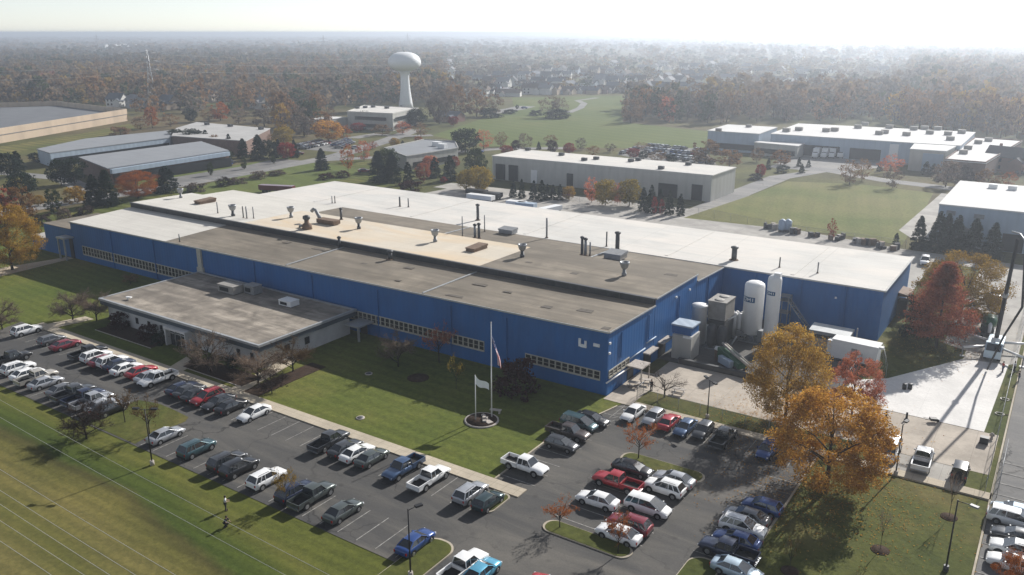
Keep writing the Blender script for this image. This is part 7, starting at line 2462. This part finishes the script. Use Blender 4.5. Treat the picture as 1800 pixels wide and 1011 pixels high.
q = at(270, 190)
PY = (q.x, q.y)
pylon(q.x, q.y, 39, .9, 'tall lattice pylon standing before the left wood')
for px, py, h, lb in ((172, 84, 46, 'distant pylon poking into the haze left of the near one'), (570, 96, 44, 'distant pylon above the left wood'), (717, 84, 48, 'distant pylon just above the water tower')):
    q = at(px, py)
    pylon(q.x, q.y, h, .4, lb, 1.5, 2)


def cable(name, p, q, sag, r, label, group, n=28):
    p, q = Vector(p), Vector(q)
    m = p.lerp(q, .5)
    pts = []
    for i in range(n + 1):
        f = i / n
        c = p.lerp(q, f)
        pts.append((c.x - m.x, c.y - m.y, c.z - 4 * sag * f * (1 - f)))
    o = MB().tube(pts, r, 4).build(name, M['wire'], None, (m.x, m.y, 0))
    return tag(o, label, 'power line', group)

# the line in front: cables roughly parallel to the factory front, 20 m up
for k, (ya, yb, lb) in enumerate(((31.6, 27.0, 'topmost cable of the line crossing the verge'), (30.0, 25.6, 'second cable of the line crossing the verge'), (25.6, 22.4, 'third cable crossing the dry field'), (24.1, 21.2, 'fourth cable crossing the dry field'),
                                  (23.3, 20.3, 'fifth cable crossing the dry field'), (21.9, 19.9, 'sixth cable crossing the dry field'), (20.6, 19.0, 'lowest cable in the bottom left corner'))):
    cable('power_line', (-150, ya + (ya - yb) * .4, 23.0), (40, yb - (ya - yb) * .3, 23.0), 3.2, .018, lb, 'cables over the dry field', 40)
q = at(-140, 190)
for k, (dz, dx, lb) in enumerate(((25.0, 3, 'lowest cable running left from the near pylon'), (30.5, 0, 'middle cable running left from the near pylon'), (36.0, -3, 'top cable running left from the near pylon'))):
    cable('power_line', (PY[0] + dx, PY[1], dz), (-640 + dx, 190, dz + 1), 5, .07, lb, 'cables of the near pylon')
    cable('power_line', (PY[0] + dx, PY[1], dz), (-520 + dx, 900, dz), 9, .07, lb.replace('left', 'away to the right'), 'cables of the near pylon')

# ------------------------------------------------------------------ delivery trucks
def box_truck(x, y, a, label):
    t = thing('delivery_truck', label, 'box truck', (x, y, .06), a, 'white delivery trucks')
    MB().box(-3.6, 2.0, -1.2, 1.2, .9, 3.9).build('cargo_box', M['white'], t)
    MB().prism([(2.1, -1.1), (3.9, -1.1), (3.9, 1.1), (2.1, 1.1)], .6, [2.7, 1.8, 1.8, 2.7]).build('cab', P['white'], t)
    MB().poly([(2.7, -.95, 2.55), (3.92, -.95, 1.5), (3.92, .95, 1.5), (2.7, .95, 2.55)]).build('windshield', M['glass'], t)
    for xx in (-2.2, 3.0):
        for yy in (-1.0, 1.0):
            MB().tube([(xx, yy - .15, .48), (xx, yy + .15, .48)], .48, 12).build('wheel', M['tyre'], t)
    return t

for i, (px, lb) in enumerate(((1435, 'leftmost of four white delivery trucks at the docks'), (1450, 'second of four white delivery trucks at the docks'), (1464, 'third of four white delivery trucks at the docks'), (1479, 'rightmost of four white delivery trucks at the docks'), (1531, 'lone white delivery truck right of the group of four'))):
    q = at(px, 277)
    box_truck(q.x, q.y, -math.pi / 2 + .05, lb)

# ------------------------------------------------------------------ small far cars
def tiny_car_mesh():
    b = MB()
    b.prism([(-2.3, -.9), (2.3, -.9), (2.3, .9), (-2.3, .9)], .3, [.95, .8, .8, .95])
    b.prism([(-1.9, -.8), (1.2, -.8), (1.2, .8), (-1.9, .8)], .95, [.96] * 4, 1)
    v = len(b.v)
    b.v += [(-1.9, -.78, .95), (1.2, -.78, .9), (1.2, .78, .9), (-1.9, .78, .95), (-1.2, -.62, 1.42), (.3, -.62, 1.42), (.3, .62, 1.42), (-1.2, .62, 1.42)]
    for f in ((0, 1, 5, 4), (1, 2, 6, 5), (2, 3, 7, 6), (3, 0, 4, 7)): b.face([v + i for i in f], 1)
    b.face([v + i for i in (4, 5, 6, 7)], 0)
    for x in (-1.4, 1.45):
        b.box(x - .32, x + .32, -.92, .92, 0, .62, 2)
    return b.mesh('far_car', [P['white'], M['glass'], M['tyre']])

TINY = tiny_car_mesh()
random.seed(8)
CK = ['white', 'white', 'silver', 'silver', 'grey', 'charcoal', 'black', 'navy', 'maroon', 'blue']
CNM = {'white': 'white', 'silver': 'silver', 'grey': 'grey', 'charcoal': 'dark grey', 'black': 'black', 'navy': 'navy', 'maroon': 'dark red', 'blue': 'blue'}


def far_car(x, y, a, words, group):
    c = random.choice(CK)
    o = put('far_car', TINY, None, (x, y, .08))
    o.rotation_euler = (0, 0, a)
    paint(o, P[c])
    tag(o, '%s car %s' % (CNM[c], words), 'car', group)

for r_, (pa, pb) in enumerate((((524, 259), (566, 249)), ((530, 263), (575, 253)), ((588, 258), (612, 247)), ((594, 262), (618, 251)))):
    k = (9, 9, 6, 6)[r_]
    for i in range(k):
        f = (i + .5) / k
        q = at(lerp(pa[0], pb[0], f), lerp(pa[1], pb[1], f))
        far_car(q.x, q.y, .55 + random.uniform(-.05, .05), '%s from left in row %s of the road bend car park' % (ORD[i], ('one', 'two', 'three', 'four')[r_]), 'cars in the road bend car park')
for r_, (pa, pb, k) in enumerate((((1092, 272), (1120, 262), 4), ((1140, 257), (1235, 266), 13), ((1135, 264), (1240, 274), 14), ((1140, 271), (1240, 283), 10), ((1170, 279), (1256, 289), 6))):
    for i in range(k):
        if random.random() < .12: continue
        f = (i + .5) / k
        q = at(lerp(pa[0], pb[0], f), lerp(pa[1], pb[1], f))
        far_car(q.x, q.y, 1.5 + random.uniform(-.06, .06), '%s from left in row %s of the car park behind the warehouse' % (ORD[i], ('one', 'two', 'three', 'four', 'five')[r_]), 'cars in the car park behind the warehouse')
for px, py, a, wd in ((390, 293, .2, 'parked first by the near grey roof'), (399, 290, .2, 'parked second by the near grey roof'), (405, 287, .2, 'parked third by the near grey roof'), (525, 272, .8, 'beside the crimson bush'), (636, 228, .3, 'on the drive before the two storey office'), (922, 191, .2, 'on the small meadow road'),
                      (841, 268, .3, 'beside the big round evergreen'), (1597, 273, .8, 'by the dock wing'), (1793, 307, .2, 'at the right edge by the annex'), (625, 262, .5, 'alone at the road bend'), (1290, 283, .4, 'under the rust brown trees'), (640, 303, .8, 'by the two big evergreens')):
    q = at(px, py)
    far_car(q.x, q.y, a, wd, 'scattered far cars')
# trailers and skips right behind the white wing
for px, py, l, a, m_, lb in ((845, 342, 9, .05, 'white', 'white trailer roof peeping over the white wing, left'), (908, 353, 6, .1, 'white', 'low white skip behind the wing near slim conifers'), (925, 356, 6, .1, 'bluegrey_wall', 'blue grey skip behind the wing near slim conifers'), (967, 363, 8, 1.4, 'white', 'white trailer roof peeping over the white wing, right'), (838, 333, 7, .1, 'black', 'black truck body under the yellow trees'), (866, 338, 6, .1, 'black', 'second black truck body under the yellow trees')):
    q = at(px, py, 2.2)
    t = thing('trailer', lb, 'trailer', (q.x, q.y, .07), a)
    MB().box(-l / 2, l / 2, -1.25, 1.25, .8, 2.1).build('load_box', M[m_], t)
    MB().box(-l / 2 + .3, l / 2 - .3, -.9, .9, .5, .8).build('chassis', M['darkmetal'], t)
    for xx in (-l / 2 + 1, l / 2 - 1):
        for yy in (-1, 1):
            MB().tube([(xx, yy - .15, .45), (xx, yy + .15, .45)], .45, 10).build('wheel', M['tyre'], t)
# ------------------------------------------------------------------ camera, light, air
cam = bpy.data.cameras.new('camera')
co = bpy.data.objects.new('camera', cam)
COL.objects.link(co)
co.location = (0, 0, H)
fwd = Vector((-math.sin(YAW) * math.cos(PITCH), math.cos(YAW) * math.cos(PITCH), -math.sin(PITCH)))
co.rotation_euler = fwd.to_track_quat('-Z', 'Y').to_euler()
cam.sensor_width = 36.0
cam.lens = 36.0 * FPX / 1800.0
cam.clip_start = .5
cam.clip_end = 40000
SC.camera = co

w = bpy.data.worlds.new('World')
SC.world = w
w.use_nodes = True
nt = w.node_tree
bg = nt.nodes['Background']
sky = nt.nodes.new('ShaderNodeTexSky')
sky.sky_type = 'NISHITA'
sky.sun_disc = False
sky.sun_elevation = SUN_EL
sky.sun_rotation = SUN_AZ            # measured from +Y towards +X
sky.altitude = 100
sky.air_density = .7
sky.dust_density = .22
sky.ozone_density = 1.0
hs = nt.nodes.new('ShaderNodeHueSaturation')      # a milky, hazy day: little colour in the sky
hs.inputs['Saturation'].default_value = .45
nt.links.new(sky.outputs[0], hs.inputs['Color'])
nt.links.new(hs.outputs[0], bg.inputs['Color'])
bg.inputs['Strength'].default_value = SKY_STRENGTH

sl = bpy.data.lights.new('sun', 'SUN')
so = bpy.data.objects.new('sun', sl)
COL.objects.link(so)
sl.energy = SUN_STRENGTH
sl.angle = math.radians(.6)
sl.color = (1.0, .965, .915)
sd = Vector((math.sin(SUN_AZ) * math.cos(SUN_EL), math.cos(SUN_AZ) * math.cos(SUN_EL), math.sin(SUN_EL)))
so.rotation_euler = sd.to_track_quat('Z', 'Y').to_euler()
so.location = sd * 300

if HAZE:
    hz = MB().box(-11000, 11000, -11000, 11000, -1.0, 53.0)
    hm = bpy.data.materials.new('haze')
    hm.use_nodes = True
    ht = hm.node_tree
    for nd in list(ht.nodes):
        if nd.type != 'OUTPUT_MATERIAL': ht.nodes.remove(nd)
    pv = ht.nodes.new('ShaderNodeVolumePrincipled')
    pv.inputs['Color'].default_value = HAZE_COLOR
    pv.inputs['Density'].default_value = HAZE
    pv.inputs['Anisotropy'].default_value = .6
    ht.links.new(pv.outputs[0], ht.nodes['Material Output'].inputs['Volume'])
    ho = hz.build('haze', hm)
    ho['kind'] = 'stuff'
    ho['label'] = 'pale autumn haze that fades the distant suburbs and woods'

SC.view_settings.view_transform = 'Standard'
SC.view_settings.look = 'None'
SC.view_settings.gamma = 1.0
SC.view_settings.exposure = EXPOSURE
SC.view_settings.use_curve_mapping = False
cy = SC.cycles
cy.use_denoising = True
try:
    cy.denoiser = 'OPENIMAGEDENOISE'
    cy.denoising_input_passes = 'RGB_ALBEDO_NORMAL'
except Exception:
    pass
cy.max_bounces = 6
cy.diffuse_bounces = 2
cy.glossy_bounces = 2
cy.transmission_bounces = 4
cy.transparent_max_bounces = 12
cy.volume_bounces = 0
cy.caustics_reflective = False
cy.caustics_refractive = False
